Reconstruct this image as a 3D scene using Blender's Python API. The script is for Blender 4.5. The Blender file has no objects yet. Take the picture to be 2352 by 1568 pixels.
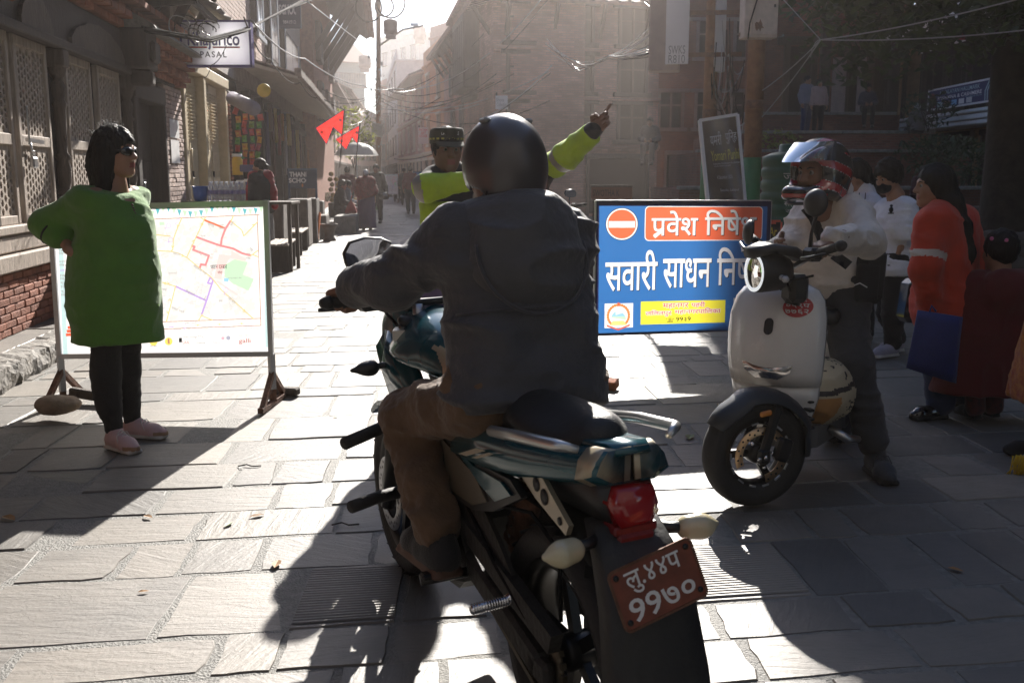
import bpy, bmesh, math, random
import numpy as np
from mathutils import Vector, Matrix, Euler, Quaternion
from math import sin, cos, pi, radians, sqrt, atan2
random.seed(7); np.random.seed(7)
S = bpy.context.scene
COL = S.collection

# ------------------------------------------------------------------ camera, sky, sun, exposure
CAM_H = 1.40
PITCH = radians(9.53)
FPX = 2287.0                                    # focal length in pixels of a 2352 px wide picture (35 mm lens)
cam_d = bpy.data.cameras.new('camera'); cam_d.lens = 35.0; cam_d.sensor_width = 36.0
cam_d.clip_start = 0.05; cam_d.clip_end = 3000
cam = bpy.data.objects.new('camera', cam_d); COL.objects.link(cam)
cam.location = (0, 0, CAM_H); cam.rotation_euler = (pi/2 - PITCH, 0, 0)
S.camera = cam
cam_d.dof.use_dof = True; cam_d.dof.focus_distance = 4.2; cam_d.dof.aperture_fstop = 9.0

SUN_EL, SUN_AZ = radians(29.0), radians(6.0)    # sun ahead of the camera, a little to the right
world = bpy.data.worlds.new('World'); S.world = world; world.use_nodes = True
wn = world.node_tree.nodes; wl = world.node_tree.links
sky = wn.new('ShaderNodeTexSky'); sky.sky_type = 'NISHITA'; sky.sun_disc = False
sky.sun_elevation = SUN_EL; sky.sun_rotation = SUN_AZ
sky.altitude = 1350; sky.air_density = 0.9; sky.dust_density = 0.8; sky.ozone_density = 1.0
bg = wn['Background']; bg.inputs['Strength'].default_value = 0.075
wl.new(sky.outputs[0], bg.inputs['Color'])
sun_d = bpy.data.lights.new('sun', 'SUN'); sun_d.energy = 5.0; sun_d.angle = radians(0.5); sun_d.color = (1.0, 0.945, 0.87)
sun = bpy.data.objects.new('sun', sun_d); COL.objects.link(sun)
_d = Vector((sin(SUN_AZ)*cos(SUN_EL), cos(SUN_AZ)*cos(SUN_EL), sin(SUN_EL)))
sun.rotation_euler = _d.to_track_quat('Z', 'Y').to_euler(); sun.location = (3, 20, 30)
S.view_settings.view_transform = 'Standard'; S.view_settings.look = 'None'
S.view_settings.exposure = 1.35; S.view_settings.gamma = 1.0; S.view_settings.use_curve_mapping = False
S.cycles.use_denoising = True
S.cycles.max_bounces = 8; S.cycles.diffuse_bounces = 4; S.cycles.glossy_bounces = 3
S.cycles.transmission_bounces = 5; S.cycles.transparent_max_bounces = 10; S.cycles.volume_bounces = 0
S.cycles.sample_clamp_indirect = 6.0; S.cycles.caustics_reflective = False; S.cycles.caustics_refractive = False
S.cycles.volume_step_rate = 4.0

def ray(px, py):
    u = (px - 1176.0)/FPX; v = (784.0 - py)/FPX
    return Vector((u, cos(PITCH) + v*sin(PITCH), -sin(PITCH) + v*cos(PITCH)))
def at(px, py, Y):
    d = ray(px, py); t = Y/d.y
    return Vector((d.x*t, Y, CAM_H + d.z*t))
def gnd(px, py, z=0.0):
    d = ray(px, py); t = (z - CAM_H)/d.z
    return Vector((d.x*t, d.y*t, z))

# ------------------------------------------------------------------ materials
MATS = {}
def M(name, col, rough=0.6, metal=0.0, var=0.18, vscale=6.0, bump=0.0, bscale=40.0, col2=None, stretch=None, spec=0.5,
      sheen=0.0, coat=0.0, trans=0.0, emit=0.0, detail=4.0, alpha=1.0, rand=0.0, sss=0.0, tl=0.0, brick=0.0):
    if name in MATS: return MATS[name]
    m = bpy.data.materials.new(name); m.use_nodes = True; MATS[name] = m
    n = m.node_tree.nodes; l = m.node_tree.links; b = n['Principled BSDF']
    b.inputs['Roughness'].default_value = rough; b.inputs['Metallic'].default_value = metal
    b.inputs['Specular IOR Level'].default_value = spec
    b.inputs['Sheen Weight'].default_value = sheen; b.inputs['Coat Weight'].default_value = coat
    b.inputs['Coat Roughness'].default_value = 0.08
    b.inputs['Transmission Weight'].default_value = trans; b.inputs['Alpha'].default_value = alpha
    if sss: b.inputs['Subsurface Weight'].default_value = sss; b.inputs['Subsurface Radius'].default_value = (.01,.004,.002); b.inputs['Subsurface Scale'].default_value=1.0
    c = (*col, 1)
    if emit: b.inputs['Emission Color'].default_value = c; b.inputs['Emission Strength'].default_value = emit
    tc = n.new('ShaderNodeTexCoord'); src = tc.outputs['Object']
    if stretch:
        mp = n.new('ShaderNodeMapping'); mp.inputs['Scale'].default_value = stretch; l.new(src, mp.inputs['Vector']); src = mp.outputs[0]
    if rand:
        oi = n.new('ShaderNodeObjectInfo'); ad = n.new('ShaderNodeVectorMath'); ad.operation = 'ADD'
        sc = n.new('ShaderNodeVectorMath'); sc.operation = 'SCALE'; sc.inputs['Scale'].default_value = 37.0
        cb = n.new('ShaderNodeCombineXYZ'); l.new(oi.outputs['Random'], cb.inputs[0]); l.new(oi.outputs['Random'], cb.inputs[1])
        l.new(cb.outputs[0], sc.inputs[0]); l.new(src, ad.inputs[0]); l.new(sc.outputs[0], ad.inputs[1]); src = ad.outputs[0]
    if var > 0 or col2:
        nz = n.new('ShaderNodeTexNoise'); nz.inputs['Scale'].default_value = vscale; nz.inputs['Detail'].default_value = detail
        nz.inputs['Roughness'].default_value = 0.62; l.new(src, nz.inputs['Vector'])
        rp = n.new('ShaderNodeMapRange'); rp.inputs[1].default_value = 0.3; rp.inputs[2].default_value = 0.7; l.new(nz.outputs[0], rp.inputs[0])
        mx = n.new('ShaderNodeMix'); mx.data_type = 'RGBA'
        c2 = (*col2, 1) if col2 else tuple(min(1, x*(1+var)) for x in col) + (1,)
        c1 = c if col2 else tuple(x*(1-var) for x in col) + (1,)
        mx.inputs[6].default_value = c1; mx.inputs[7].default_value = c2
        l.new(rp.outputs[0], mx.inputs[0]); out = mx.outputs[2]
        if brick:
            sp = n.new('ShaderNodeSeparateXYZ'); l.new(tc.outputs['Object'], sp.inputs[0]); sm = n.new('ShaderNodeMath'); l.new(sp.outputs[0], sm.inputs[0]); l.new(sp.outputs[1], sm.inputs[1])
            cb2 = n.new('ShaderNodeCombineXYZ'); l.new(sm.outputs[0], cb2.inputs[0]); l.new(sp.outputs[2], cb2.inputs[1])
            bt = n.new('ShaderNodeTexBrick'); bt.inputs['Scale'].default_value = 1.0; bt.inputs['Brick Width'].default_value = brick; bt.inputs['Row Height'].default_value = brick*.31; bt.inputs['Mortar Size'].default_value = .012; bt.inputs['Bias'].default_value = -.2
            l.new(cb2.outputs[0], bt.inputs['Vector']); l.new(out, bt.inputs['Color1']); bt.inputs['Color2'].default_value = tuple(x*.62 for x in col)+(1,); bt.inputs['Mortar'].default_value = tuple(.6*x+.05 for x in col)+(1,)
            n5 = n.new('ShaderNodeTexNoise'); n5.inputs['Scale'].default_value = .55; n5.inputs['Detail'].default_value = 6; l.new(src, n5.inputs['Vector']); r5 = n.new('ShaderNodeMapRange'); r5.inputs[1].default_value = .35; r5.inputs[2].default_value = .6; r5.inputs[3].default_value = .6; r5.inputs[4].default_value = 1.1; l.new(n5.outputs[0], r5.inputs[0])
            m5 = n.new('ShaderNodeMix'); m5.data_type = 'RGBA'; m5.blend_type = 'MULTIPLY'; m5.inputs[0].default_value = 1; l.new(bt.outputs[0], m5.inputs[6]); l.new(r5.outputs[0], m5.inputs[7]); out = m5.outputs[2]
        if rand:
            hv = n.new('ShaderNodeHueSaturation'); mr = n.new('ShaderNodeMapRange'); mr.inputs[3].default_value = 1-rand; mr.inputs[4].default_value = 1+rand
            l.new(oi.outputs['Random'], mr.inputs[0]); l.new(mr.outputs[0], hv.inputs['Value']); l.new(out, hv.inputs['Color']); out = hv.outputs[0]
        l.new(out, b.inputs['Base Color'])
        rr = n.new('ShaderNodeMapRange'); rr.inputs[3].default_value = max(0, rough-.07); rr.inputs[4].default_value = min(1, rough+.09)
        l.new(nz.outputs[0], rr.inputs[0]); l.new(rr.outputs[0], b.inputs['Roughness'])
    else:
        b.inputs['Base Color'].default_value = c
    if tl:
        tr = n.new('ShaderNodeBsdfTranslucent'); ms = n.new('ShaderNodeMixShader'); ms.inputs[0].default_value = tl
        if b.inputs['Base Color'].links: l.new(b.inputs['Base Color'].links[0].from_socket, tr.inputs[0])
        else: tr.inputs[0].default_value = c
        l.new(b.outputs[0], ms.inputs[1]); l.new(tr.outputs[0], ms.inputs[2]); l.new(ms.outputs[0], n['Material Output'].inputs[0])
    if bump:
        bz = n.new('ShaderNodeTexNoise'); bz.inputs['Scale'].default_value = bscale; bz.inputs['Detail'].default_value = 5; l.new(src, bz.inputs['Vector'])
        bp = n.new('ShaderNodeBump'); bp.inputs['Strength'].default_value = min(1, bump); bp.inputs['Distance'].default_value = 0.02
        l.new(bz.outputs[0], bp.inputs['Height']); l.new(bp.outputs[0], b.inputs['Normal'])
    return m

# ------------------------------------------------------------------ object helpers
ORD = ('first','second','third','fourth','fifth','sixth','seventh','eighth','ninth','tenth','eleventh','twelfth','thirteenth','fourteenth','fifteenth','sixteenth','seventeenth','eighteenth','nineteenth','twentieth')
def tag(o, label=None, cat=None, group=None, kind=None):
    if label: o['label'] = label
    if cat: o['category'] = cat
    if group: o['group'] = group
    if kind: o['kind'] = kind
    return o
def empty(name, loc=(0,0,0), rz=0.0, label=None, cat=None, group=None, rot=None):
    o = bpy.data.objects.new(name, None); o.empty_display_size = 0.1; COL.objects.link(o)
    o.location = loc; o.rotation_euler = rot if rot is not None else (0, 0, rz)
    return tag(o, label, cat, group)
def link(name, me, parent=None, loc=None, rot=None, scale=None):
    o = bpy.data.objects.new(name, me); COL.objects.link(o)
    if parent is not None: o.parent = parent
    if loc is not None: o.location = loc
    if rot is not None: o.rotation_euler = rot
    if scale is not None: o.scale = scale
    return o
def mesh(name, verts, faces, mats, smooth=False, mi=None):
    me = bpy.data.meshes.new(name)
    me.from_pydata([tuple(v) for v in verts] if not isinstance(verts, np.ndarray) else verts.tolist(), [], faces if not isinstance(faces, np.ndarray) else faces.tolist())
    for m in (mats if isinstance(mats, (list, tuple)) else [mats]): me.materials.append(m)
    if smooth: me.polygons.foreach_set('use_smooth', [True]*len(me.polygons))
    if mi is not None: me.polygons.foreach_set('material_index', mi)
    me.update()
    return me
def copy_tree(o, parent=None):
    c = o.copy(); COL.objects.link(c)
    if parent is not None: c.parent = parent
    for ch in list(o.children): copy_tree(ch, c)
    return c

class MB:
    """collects shapes and links them as one mesh object"""
    def __init__(s): s.v = []; s.f = []; s.mi = []; s.sm = []; s.cur = 0; s.mats = []
    def add(s, vs, fs, smooth=False, mi=None):
        b = len(s.v); s.v.extend([tuple(v) for v in vs])
        for f in fs:
            s.f.append(tuple(b+i for i in f)); s.mi.append(s.cur if mi is None else mi); s.sm.append(smooth)
        return s
    def box(s, c, d, rot=None, ch=0.0, mat=None):
        hx, hy, hz = d[0]/2, d[1]/2, d[2]/2
        R = (rot if isinstance(rot, Matrix) else Euler(rot).to_matrix()) if rot is not None else Matrix.Identity(3)
        c = Vector(c)
        if ch <= 0:
            vs = [Vector((x*hx, y*hy, z*hz)) for x in (-1,1) for y in (-1,1) for z in (-1,1)]
            fs = [(0,1,3,2),(4,6,7,5),(0,4,5,1),(2,3,7,6),(0,2,6,4),(1,5,7,3)]
        else:
            ch = min(ch, hx*.9, hy*.9, hz*.9); vs = []; idx = {}
            for x in (-1,1):
                for y in (-1,1):
                    for z in (-1,1):
                        for a in range(3):
                            p = [x*(hx-ch), y*(hy-ch), z*(hz-ch)]; p[a] = (x,y,z)[a]*(hx,hy,hz)[a]
                            idx[(x,y,z,a)] = len(vs); vs.append(Vector(p))
            fs = []
            for a in range(3):
                b1, b2 = (a+1)%3, (a+2)%3
                for sgn in (-1,1):
                    q = []
                    for (p1,p2) in ((-1,-1),(1,-1),(1,1),(-1,1)):
                        k = [0,0,0]; k[a]=sgn; k[b1]=p1; k[b2]=p2; q.append(idx[(*k,a)])
                    fs.append(q if sgn>0 else q[::-1])
            for a in range(3):
                b1, b2 = (a+1)%3, (a+2)%3
                for s1 in (-1,1):
                    for s2 in (-1,1):
                        k0=[0,0,0]; k1=[0,0,0]; k0[a]=-1;k1[a]=1;k0[b1]=k1[b1]=s1;k0[b2]=k1[b2]=s2
                        q=[idx[(*k0,b1)],idx[(*k1,b1)],idx[(*k1,b2)],idx[(*k0,b2)]]
                        fs.append(q if s1*s2>0 else q[::-1])
            for x in (-1,1):
                for y in (-1,1):
                    for z in (-1,1):
                        q=[idx[(x,y,z,0)],idx[(x,y,z,1)],idx[(x,y,z,2)]]
                        fs.append(q if x*y*z>0 else q[::-1])
        s.add([c + R@v for v in vs], fs, False, mat); return s
    def bar(s, a, b, w, h=None, up=(0,0,1), ch=0.0, mat=None):
        """box beam from a to b, w wide, h high"""
        a, b = Vector(a), Vector(b); h = h or w; d = b-a; L = d.length
        y = d.normalized(); x = y.cross(Vector(up))
        x = x.normalized() if x.length > 1e-5 else y.orthogonal().normalized()
        z = x.cross(y); R = Matrix((x, y, z)).transposed()
        return s.box((a+b)/2, (w, L, h), R, ch, mat)
    def tube(s, pts, r, n=8, caps=True, mat=None, closed=False):
        pts = [Vector(p) for p in pts]; m = len(pts); rr = r if isinstance(r, (list, tuple)) else [r]*m
        vs = []; fs = []; prev = None
        for i, p in enumerate(pts):
            if closed: t = (pts[(i+1)%m]-pts[i-1]).normalized()
            else: t = (pts[min(i+1,m-1)]-pts[max(i-1,0)]).normalized()
            if prev is None: x = t.orthogonal().normalized()
            else:
                x = prev - t*prev.dot(t); x = x.normalized() if x.length > 1e-6 else t.orthogonal().normalized()
            prev = x; y = t.cross(x)
            for k in range(n):
                a = 2*pi*k/n; vs.append(p + (x*cos(a)+y*sin(a))*rr[i])
        for i in range(m if closed else m-1):
            j = (i+1) % m
            for k in range(n):
                k2 = (k+1)%n; fs.append((i*n+k, i*n+k2, j*n+k2, j*n+k))
        if caps and not closed: fs.append(tuple(range(n))[::-1]); fs.append(tuple((m-1)*n+k for k in range(n)))
        s.add(vs, fs, True, mat); return s
    def loft(s, rings, caps=True, smooth=True, mat=None, closed=False):
        n = len(rings[0]); vs = [v for r in rings for v in r]; fs = []; m = len(rings)
        for i in range(m if closed else m-1):
            j = (i+1)%m
            for k in range(n):
                k2=(k+1)%n; fs.append((i*n+k, i*n+k2, j*n+k2, j*n+k))
        if caps and not closed: fs.append(tuple(range(n))[::-1]); fs.append(tuple((m-1)*n+k for k in range(n)))
        s.add(vs, fs, smooth, mat); return s
    def lathe(s, prof, c=(0,0,0), axis=(0,0,1), n=24, mat=None, smooth=True, a0=0.0, a1=2*pi, caps=False):
        z = Vector(axis).normalized(); x = z.orthogonal().normalized(); y = z.cross(x); c = Vector(c)
        full = abs(a1-a0-2*pi) < 1e-6; m = n if full else n+1
        vs = []; fs = []
        for k in range(m):
            a = a0+(a1-a0)*k/n; d = x*cos(a)+y*sin(a)
            for (r, h) in prof: vs.append(c + d*r + z*h)
        L = len(prof)
        for k in range(n):
            k2 = (k+1)%m
            for i in range(L-1): fs.append((k*L+i, k2*L+i, k2*L+i+1, k*L+i+1))
        s.add(vs, fs, smooth, mat); return s
    def prism(s, poly, h0, h1, fr=None, smooth=False, mat=None):
        """poly 2D (x,y) extruded from h0 to h1 along z, mapped by fr(x,y,z)"""
        fr = fr or (lambda x,y,z: (x,y,z)); n = len(poly)
        A = sum(poly[i][0]*poly[(i+1)%n][1]-poly[(i+1)%n][0]*poly[i][1] for i in range(n))
        if A < 0: poly = poly[::-1]
        vs = [fr(x,y,h0) for x,y in poly] + [fr(x,y,h1) for x,y in poly]
        fs = [tuple(range(n))[::-1], tuple(range(n,2*n))] + [(i,(i+1)%n,n+(i+1)%n,n+i) for i in range(n)]
        s.add(vs, fs, smooth, mat); return s
    def ell(s, c, r, n=12, m=8, mat=None, rot=None):
        R = Euler(rot).to_matrix() if rot is not None else Matrix.Identity(3); c = Vector(c)
        rings = []
        for i in range(m+1):
            t = pi*i/m; q = max(sin(t), 1e-3)
            rings.append([c + R@Vector((r[0]*q*cos(2*pi*k/n), r[1]*q*sin(2*pi*k/n), -r[2]*cos(t))) for k in range(n)])
        return s.loft(rings, True, True, mat)
    def build(s, name, mats, parent=None, loc=None, rot=None, label=None, cat=None, group=None, kind=None):
        me = bpy.data.meshes.new(name); me.from_pydata(s.v, [], s.f)
        for m in (mats if isinstance(mats, (list,tuple)) else [mats]): me.materials.append(m)
        me.polygons.foreach_set('use_smooth', s.sm); me.polygons.foreach_set('material_index', s.mi); me.update()
        o = link(name, me, parent, loc, rot)
        return tag(o, label, cat, group, kind)

# ------------------------------------------------------------------ flat lettering (built-in font)
_txt = {}
def dev(s):
    """visual order for the short-i sign; the r-stroke under a letter is returned as a mark"""
    out = []
    for ch in s:
        if ch == '\u093f' and out:
            k = len(out)-1
            while k >= 2 and out[k-1] == '\u094d': k -= 2
            out.insert(k, ch)
        else: out.append(ch)
    return ''.join(out)
def text_data(s, bold=0.0, spacing=1.0):
    key = (s, bold, spacing)
    if key in _txt: return _txt[key]
    c = bpy.data.curves.new('letters', 'FONT'); c.body = dev(s); c.size = 1.0; c.offset = bold; c.resolution_u = 3; c.space_character = spacing
    o = bpy.data.objects.new('letters', c); me = o.to_mesh()
    V = np.empty(len(me.vertices)*3); me.vertices.foreach_get('co', V); V = V.reshape(-1,3)
    F = [tuple(p.vertices) for p in me.polygons]
    o.to_mesh_clear(); bpy.data.objects.remove(o); bpy.data.curves.remove(c)
    if len(V) == 0: V = np.zeros((3,3)); F = [(0,1,2)]
    _txt[key] = (V, F); return _txt[key]
def letters(name, s, mat, parent, x0, x1, y0, y1, plane, bold=0.0, spacing=1.0, keep=False, align='c', label=None):
    """fit the word s into the rectangle; plane(x,y) -> 3D point. keep: keep letter proportions (height rules)"""
    V, F = text_data(s, bold, spacing)
    a, b = V.min(0), V.max(0); w, h = b[0]-a[0] or 1, b[1]-a[1] or 1
    sx, sy = (x1-x0)/w, (y1-y0)/h
    ox = x0
    if keep:
        sx = sy
        ox = {'c': (x0+x1)/2 - w*sx/2, 'l': x0, 'r': x1-w*sx}[align]
    vs = [plane(ox+(p[0]-a[0])*sx, y0+(p[1]-a[1])*sy) for p in V]
    return tag(link(name, mesh(name, vs, F, mat), parent), label)

# ------------------------------------------------------------------ implicit bodies -> mesh (surface nets)
class SDF:
    def __init__(s): s.p = []
    def cone(s, a, b, ra, rb=None, k=0.03, sub=False):
        s.p.append(('c', np.array(a, float), np.array(b, float), ra, ra if rb is None else rb, k, sub)); return s
    def ell(s, c, r, R=None, k=0.03, sub=False):
        R = np.array(R if R is not None else np.eye(3), float); s.p.append(('e', np.array(c, float), np.array(r, float), R, None, k, sub)); return s
    def box(s, c, d, R=None, rnd=0.01, k=0.02, sub=False):
        R = np.array(R if R is not None else np.eye(3), float); s.p.append(('b', np.array(c, float), np.array(d, float)/2, R, rnd, k, sub)); return s
    def cut(s, pt, nrm, k=0.0):
        n = np.array(nrm, float); n /= np.linalg.norm(n); s.p.append(('h', np.array(pt, float), n, None, None, k, 'int')); return s
    def inflate(s, d):
        q = SDF()
        for p in s.p:
            if p[0]=='c': q.p.append(('c', p[1], p[2], p[3]+d, p[4]+d, p[5], p[6]))
            elif p[0]=='e': q.p.append(('e', p[1], p[2]+d, p[3], None, p[5], p[6]))
            else: q.p.append(p)
        return q
    def bounds(s):
        lo = np.full(3, 1e9); hi = np.full(3, -1e9)
        for p in s.p:
            if p[6]: continue
            if p[0]=='c':
                lo = np.minimum(lo, np.minimum(p[1]-p[3], p[2]-p[4])); hi = np.maximum(hi, np.maximum(p[1]+p[3], p[2]+p[4]))
            elif p[0]=='e':
                e = np.sqrt(((p[3]*p[2][None,:])**2).sum(1)); lo = np.minimum(lo, p[1]-e); hi = np.maximum(hi, p[1]+e)
            elif p[0]=='b':
                e = (np.abs(p[3])*p[2][None,:]).sum(1); lo = np.minimum(lo, p[1]-e); hi = np.maximum(hi, p[1]+e)
        return lo, hi
    def grid(s, h, pad=0.02):
        lo, hi = s.bounds(); lo = lo-pad-2*h; hi = hi+pad+2*h
        n = np.ceil((hi-lo)/h).astype(int)+1
        ax = [lo[i]+h*np.arange(n[i]) for i in range(3)]
        F = np.full(n, 1.0, np.float32)
        for p in s.p:
            k = p[5]; typ = p[0]
            if typ=='c': l = np.minimum(p[1]-p[3], p[2]-p[4]); u = np.maximum(p[1]+p[3], p[2]+p[4])
            elif typ=='e': e = np.sqrt(((p[3]*p[2][None,:])**2).sum(1)); l, u = p[1]-e, p[1]+e
            elif typ=='b': e = (np.abs(p[3])*p[2][None,:]).sum(1); l, u = p[1]-e, p[1]+e
            else: l, u = lo, hi
            m = k + 4*h + 0.03
            i0 = np.clip(np.floor((l-m-lo)/h).astype(int), 0, n-1); i1 = np.clip(np.ceil((u+m-lo)/h).astype(int)+1, 1, n)
            if (i1 <= i0).any(): continue
            sl = tuple(slice(i0[i], i1[i]) for i in range(3))
            X = ax[0][sl[0]][:,None,None].astype(np.float32); Y = ax[1][sl[1]][None,:,None].astype(np.float32); Z = ax[2][sl[2]][None,None,:].astype(np.float32)
            if typ=='c':
                a, b = p[1], p[2]; d = b-a; L2 = max((d*d).sum(), 1e-9)
                px, py, pz = X-a[0], Y-a[1], Z-a[2]
                t = np.clip((px*d[0]+py*d[1]+pz*d[2])/L2, 0, 1)
                D = np.sqrt((px-d[0]*t)**2+(py-d[1]*t)**2+(pz-d[2]*t)**2) - (p[3]+(p[4]-p[3])*t)
            elif typ in 'eb':
                R = p[3]; px, py, pz = X-p[1][0], Y-p[1][1], Z-p[1][2]
                q = [px*R[0,i]+py*R[1,i]+pz*R[2,i] for i in range(3)]
                if typ=='e':
                    k0 = np.sqrt(sum((q[i]/p[2][i])**2 for i in range(3)))+1e-6; k1 = np.sqrt(sum((q[i]/p[2][i]**2)**2 for i in range(3)))+1e-6
                    D = k0*(k0-1)/k1
                else:
                    e = [np.abs(q[i])-(p[2][i]-p[4]) for i in range(3)]
                    D = np.sqrt(sum(np.maximum(e[i],0)**2 for i in range(3))) + np.minimum(np.maximum(np.maximum(e[0],e[1]),e[2]),0) - p[4]
            else:
                D = (X-p[1][0])*p[2][0]+(Y-p[1][1])*p[2][1]+(Z-p[1][2])*p[2][2]
            G = F[sl]
            if p[6] is False:
                if k > 0:
                    hh = np.maximum(k-np.abs(G-D), 0)/k; G = np.minimum(G, D) - hh*hh*k*0.25
                else: G = np.minimum(G, D)
            else:
                E = -D if p[6] is True else D
                if k > 0:
                    hh = np.maximum(k-np.abs(G-E), 0)/k; G = np.maximum(G, E) + hh*hh*k*0.25
                else: G = np.maximum(G, E)
            F[sl] = G
        for a in range(3):
            sl = [slice(None)]*3; sl[a] = 0; F[tuple(sl)] = 1; sl[a] = -1; F[tuple(sl)] = 1
        return F, lo
    def mesh(s, h):
        F, lo = s.grid(h); return surfnet(F, lo, h)

def surfnet(F, lo, h):
    S_ = F < 0; n = np.array(F.shape)
    c = [F[i:n[0]-1+i, j:n[1]-1+j, k:n[2]-1+k] for i in (0,1) for j in (0,1) for k in (0,1)]
    sg = [x < 0 for x in c]; tot = sum(x.astype(np.int8) for x in sg)
    act = (tot > 0) & (tot < 8); ids = -np.ones(act.shape, np.int64); N = act.sum(); ids[act] = np.arange(N)
    base = np.argwhere(act).astype(np.float64); cv = np.array([x[act] for x in c]); sv = cv < 0
    acc = np.zeros((N,3)); cnt = np.zeros(N)
    off = np.array([(i,j,k) for i in (0,1) for j in (0,1) for k in (0,1)], float)
    for a in range(8):
        for ax_ in (4,2,1):
            b = a | ax_
            if b == a: continue
            m = sv[a] != sv[b]; t = cv[a]/(cv[a]-cv[b]+1e-12); t = np.clip(t, 0, 1)
            P = off[a][None,:] + (off[b]-off[a])[None,:]*t[:,None]
            acc[m] += P[m]; cnt[m] += 1
    V = lo + h*(base + acc/np.maximum(cnt,1)[:,None])
    fs = []
    for ax_ in range(3):
        o1, o2 = (ax_+1)%3, (ax_+2)%3
        sl0 = [slice(1,-1)]*3; sl1 = [slice(1,-1)]*3; sl0[ax_] = slice(0,-1); sl1[ax_] = slice(1,None)
        A = S_[tuple(sl0)]; B = S_[tuple(sl1)]; ch = np.argwhere(A != B)
        if len(ch)==0: continue
        st = A[tuple(ch.T)]
        p = ch.copy(); p[:,o1] += 1; p[:,o2] += 1
        def cid(d1, d2):
            q = p.copy(); q[:,o1] += d1; q[:,o2] += d2; return ids[q[:,0], q[:,1], q[:,2]]
        q = np.stack([cid(-1,-1), cid(0,-1), cid(0,0), cid(-1,0)], 1)
        q[~st] = q[~st][:, ::-1]; fs.append(q)
    Q = np.concatenate(fs) if fs else np.zeros((0,4), int)
    return V, Q
def vnormals(V, Q):
    d1 = V[Q[:,2]]-V[Q[:,0]]; d2 = V[Q[:,3]]-V[Q[:,1]]; N = np.cross(d1, d2)
    A = np.zeros_like(V)
    for i in range(4): np.add.at(A, Q[:,i], N)
    L = np.linalg.norm(A, axis=1); return A/np.maximum(L,1e-12)[:,None]
_lat = np.random.RandomState(3).rand(32,32,32).astype(np.float32)
def vnoise(P):
    i = np.floor(P).astype(int); f = P-i; f = f*f*(3-2*f); r = 0
    for a in (0,1):
        for b in (0,1):
            for c in (0,1):
                w = (f[:,0] if a else 1-f[:,0])*(f[:,1] if b else 1-f[:,1])*(f[:,2] if c else 1-f[:,2])
                r = r + w*_lat[(i[:,0]+a)&31, (i[:,1]+b)&31, (i[:,2]+c)&31]
    return r
def folds(V, Q, amp, freq=(9,9,22), seed=0.0, rot=None, ridged=True):
    N = vnormals(V, Q); P = V @ np.array(rot).T if rot is not None else V
    P = P + 0.03*np.stack([vnoise(P*7+seed), vnoise(P*7+5+seed), vnoise(P*7+9+seed)],1)
    a = vnoise(P*np.array(freq)+seed*3.1); b = vnoise(P*np.array(freq)*2.1+seed*7.7)
    r = (1-np.abs(2*a-1))**2*0.75 + 0.25*(1-np.abs(2*b-1)) - 0.5 if ridged else a*.7+b*.3-.5
    c_ = vnoise(P*np.array(freq)*4.3+seed*2.3); r = r + .16*(1-np.abs(2*c_-1))
    return V + N*(amp*r)[:,None]
def smoothed(V, Q, it=2, lam=0.5):
    for _ in range(it):
        A = np.zeros_like(V); C = np.zeros(len(V))
        for i in range(4):
            j = Q[:,(i+1)%4]; k = Q[:,i]
            np.add.at(A, k, V[j]); np.add.at(C, k, 1); np.add.at(A, j, V[k]); np.add.at(C, j, 1)
        V = V + lam*(A/np.maximum(C,1)[:,None]-V)
    return V
def sdf_obj(name, sdf, h, mats, parent, amp=0.0, freq=(9,9,22), seed=0.0, region=None, sm=1, label=None, ridged=True):
    V, Q = sdf.mesh(h)
    if sm: V = smoothed(V, Q, sm)
    if amp: V = folds(V, Q, amp, freq, seed, ridged=ridged)
    mi = None
    if region is not None:
        C = V[Q].mean(1); mi = region(C).astype(int).tolist()
    return tag(link(name, mesh(name, V, Q, mats, True, mi), parent), label)
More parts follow.
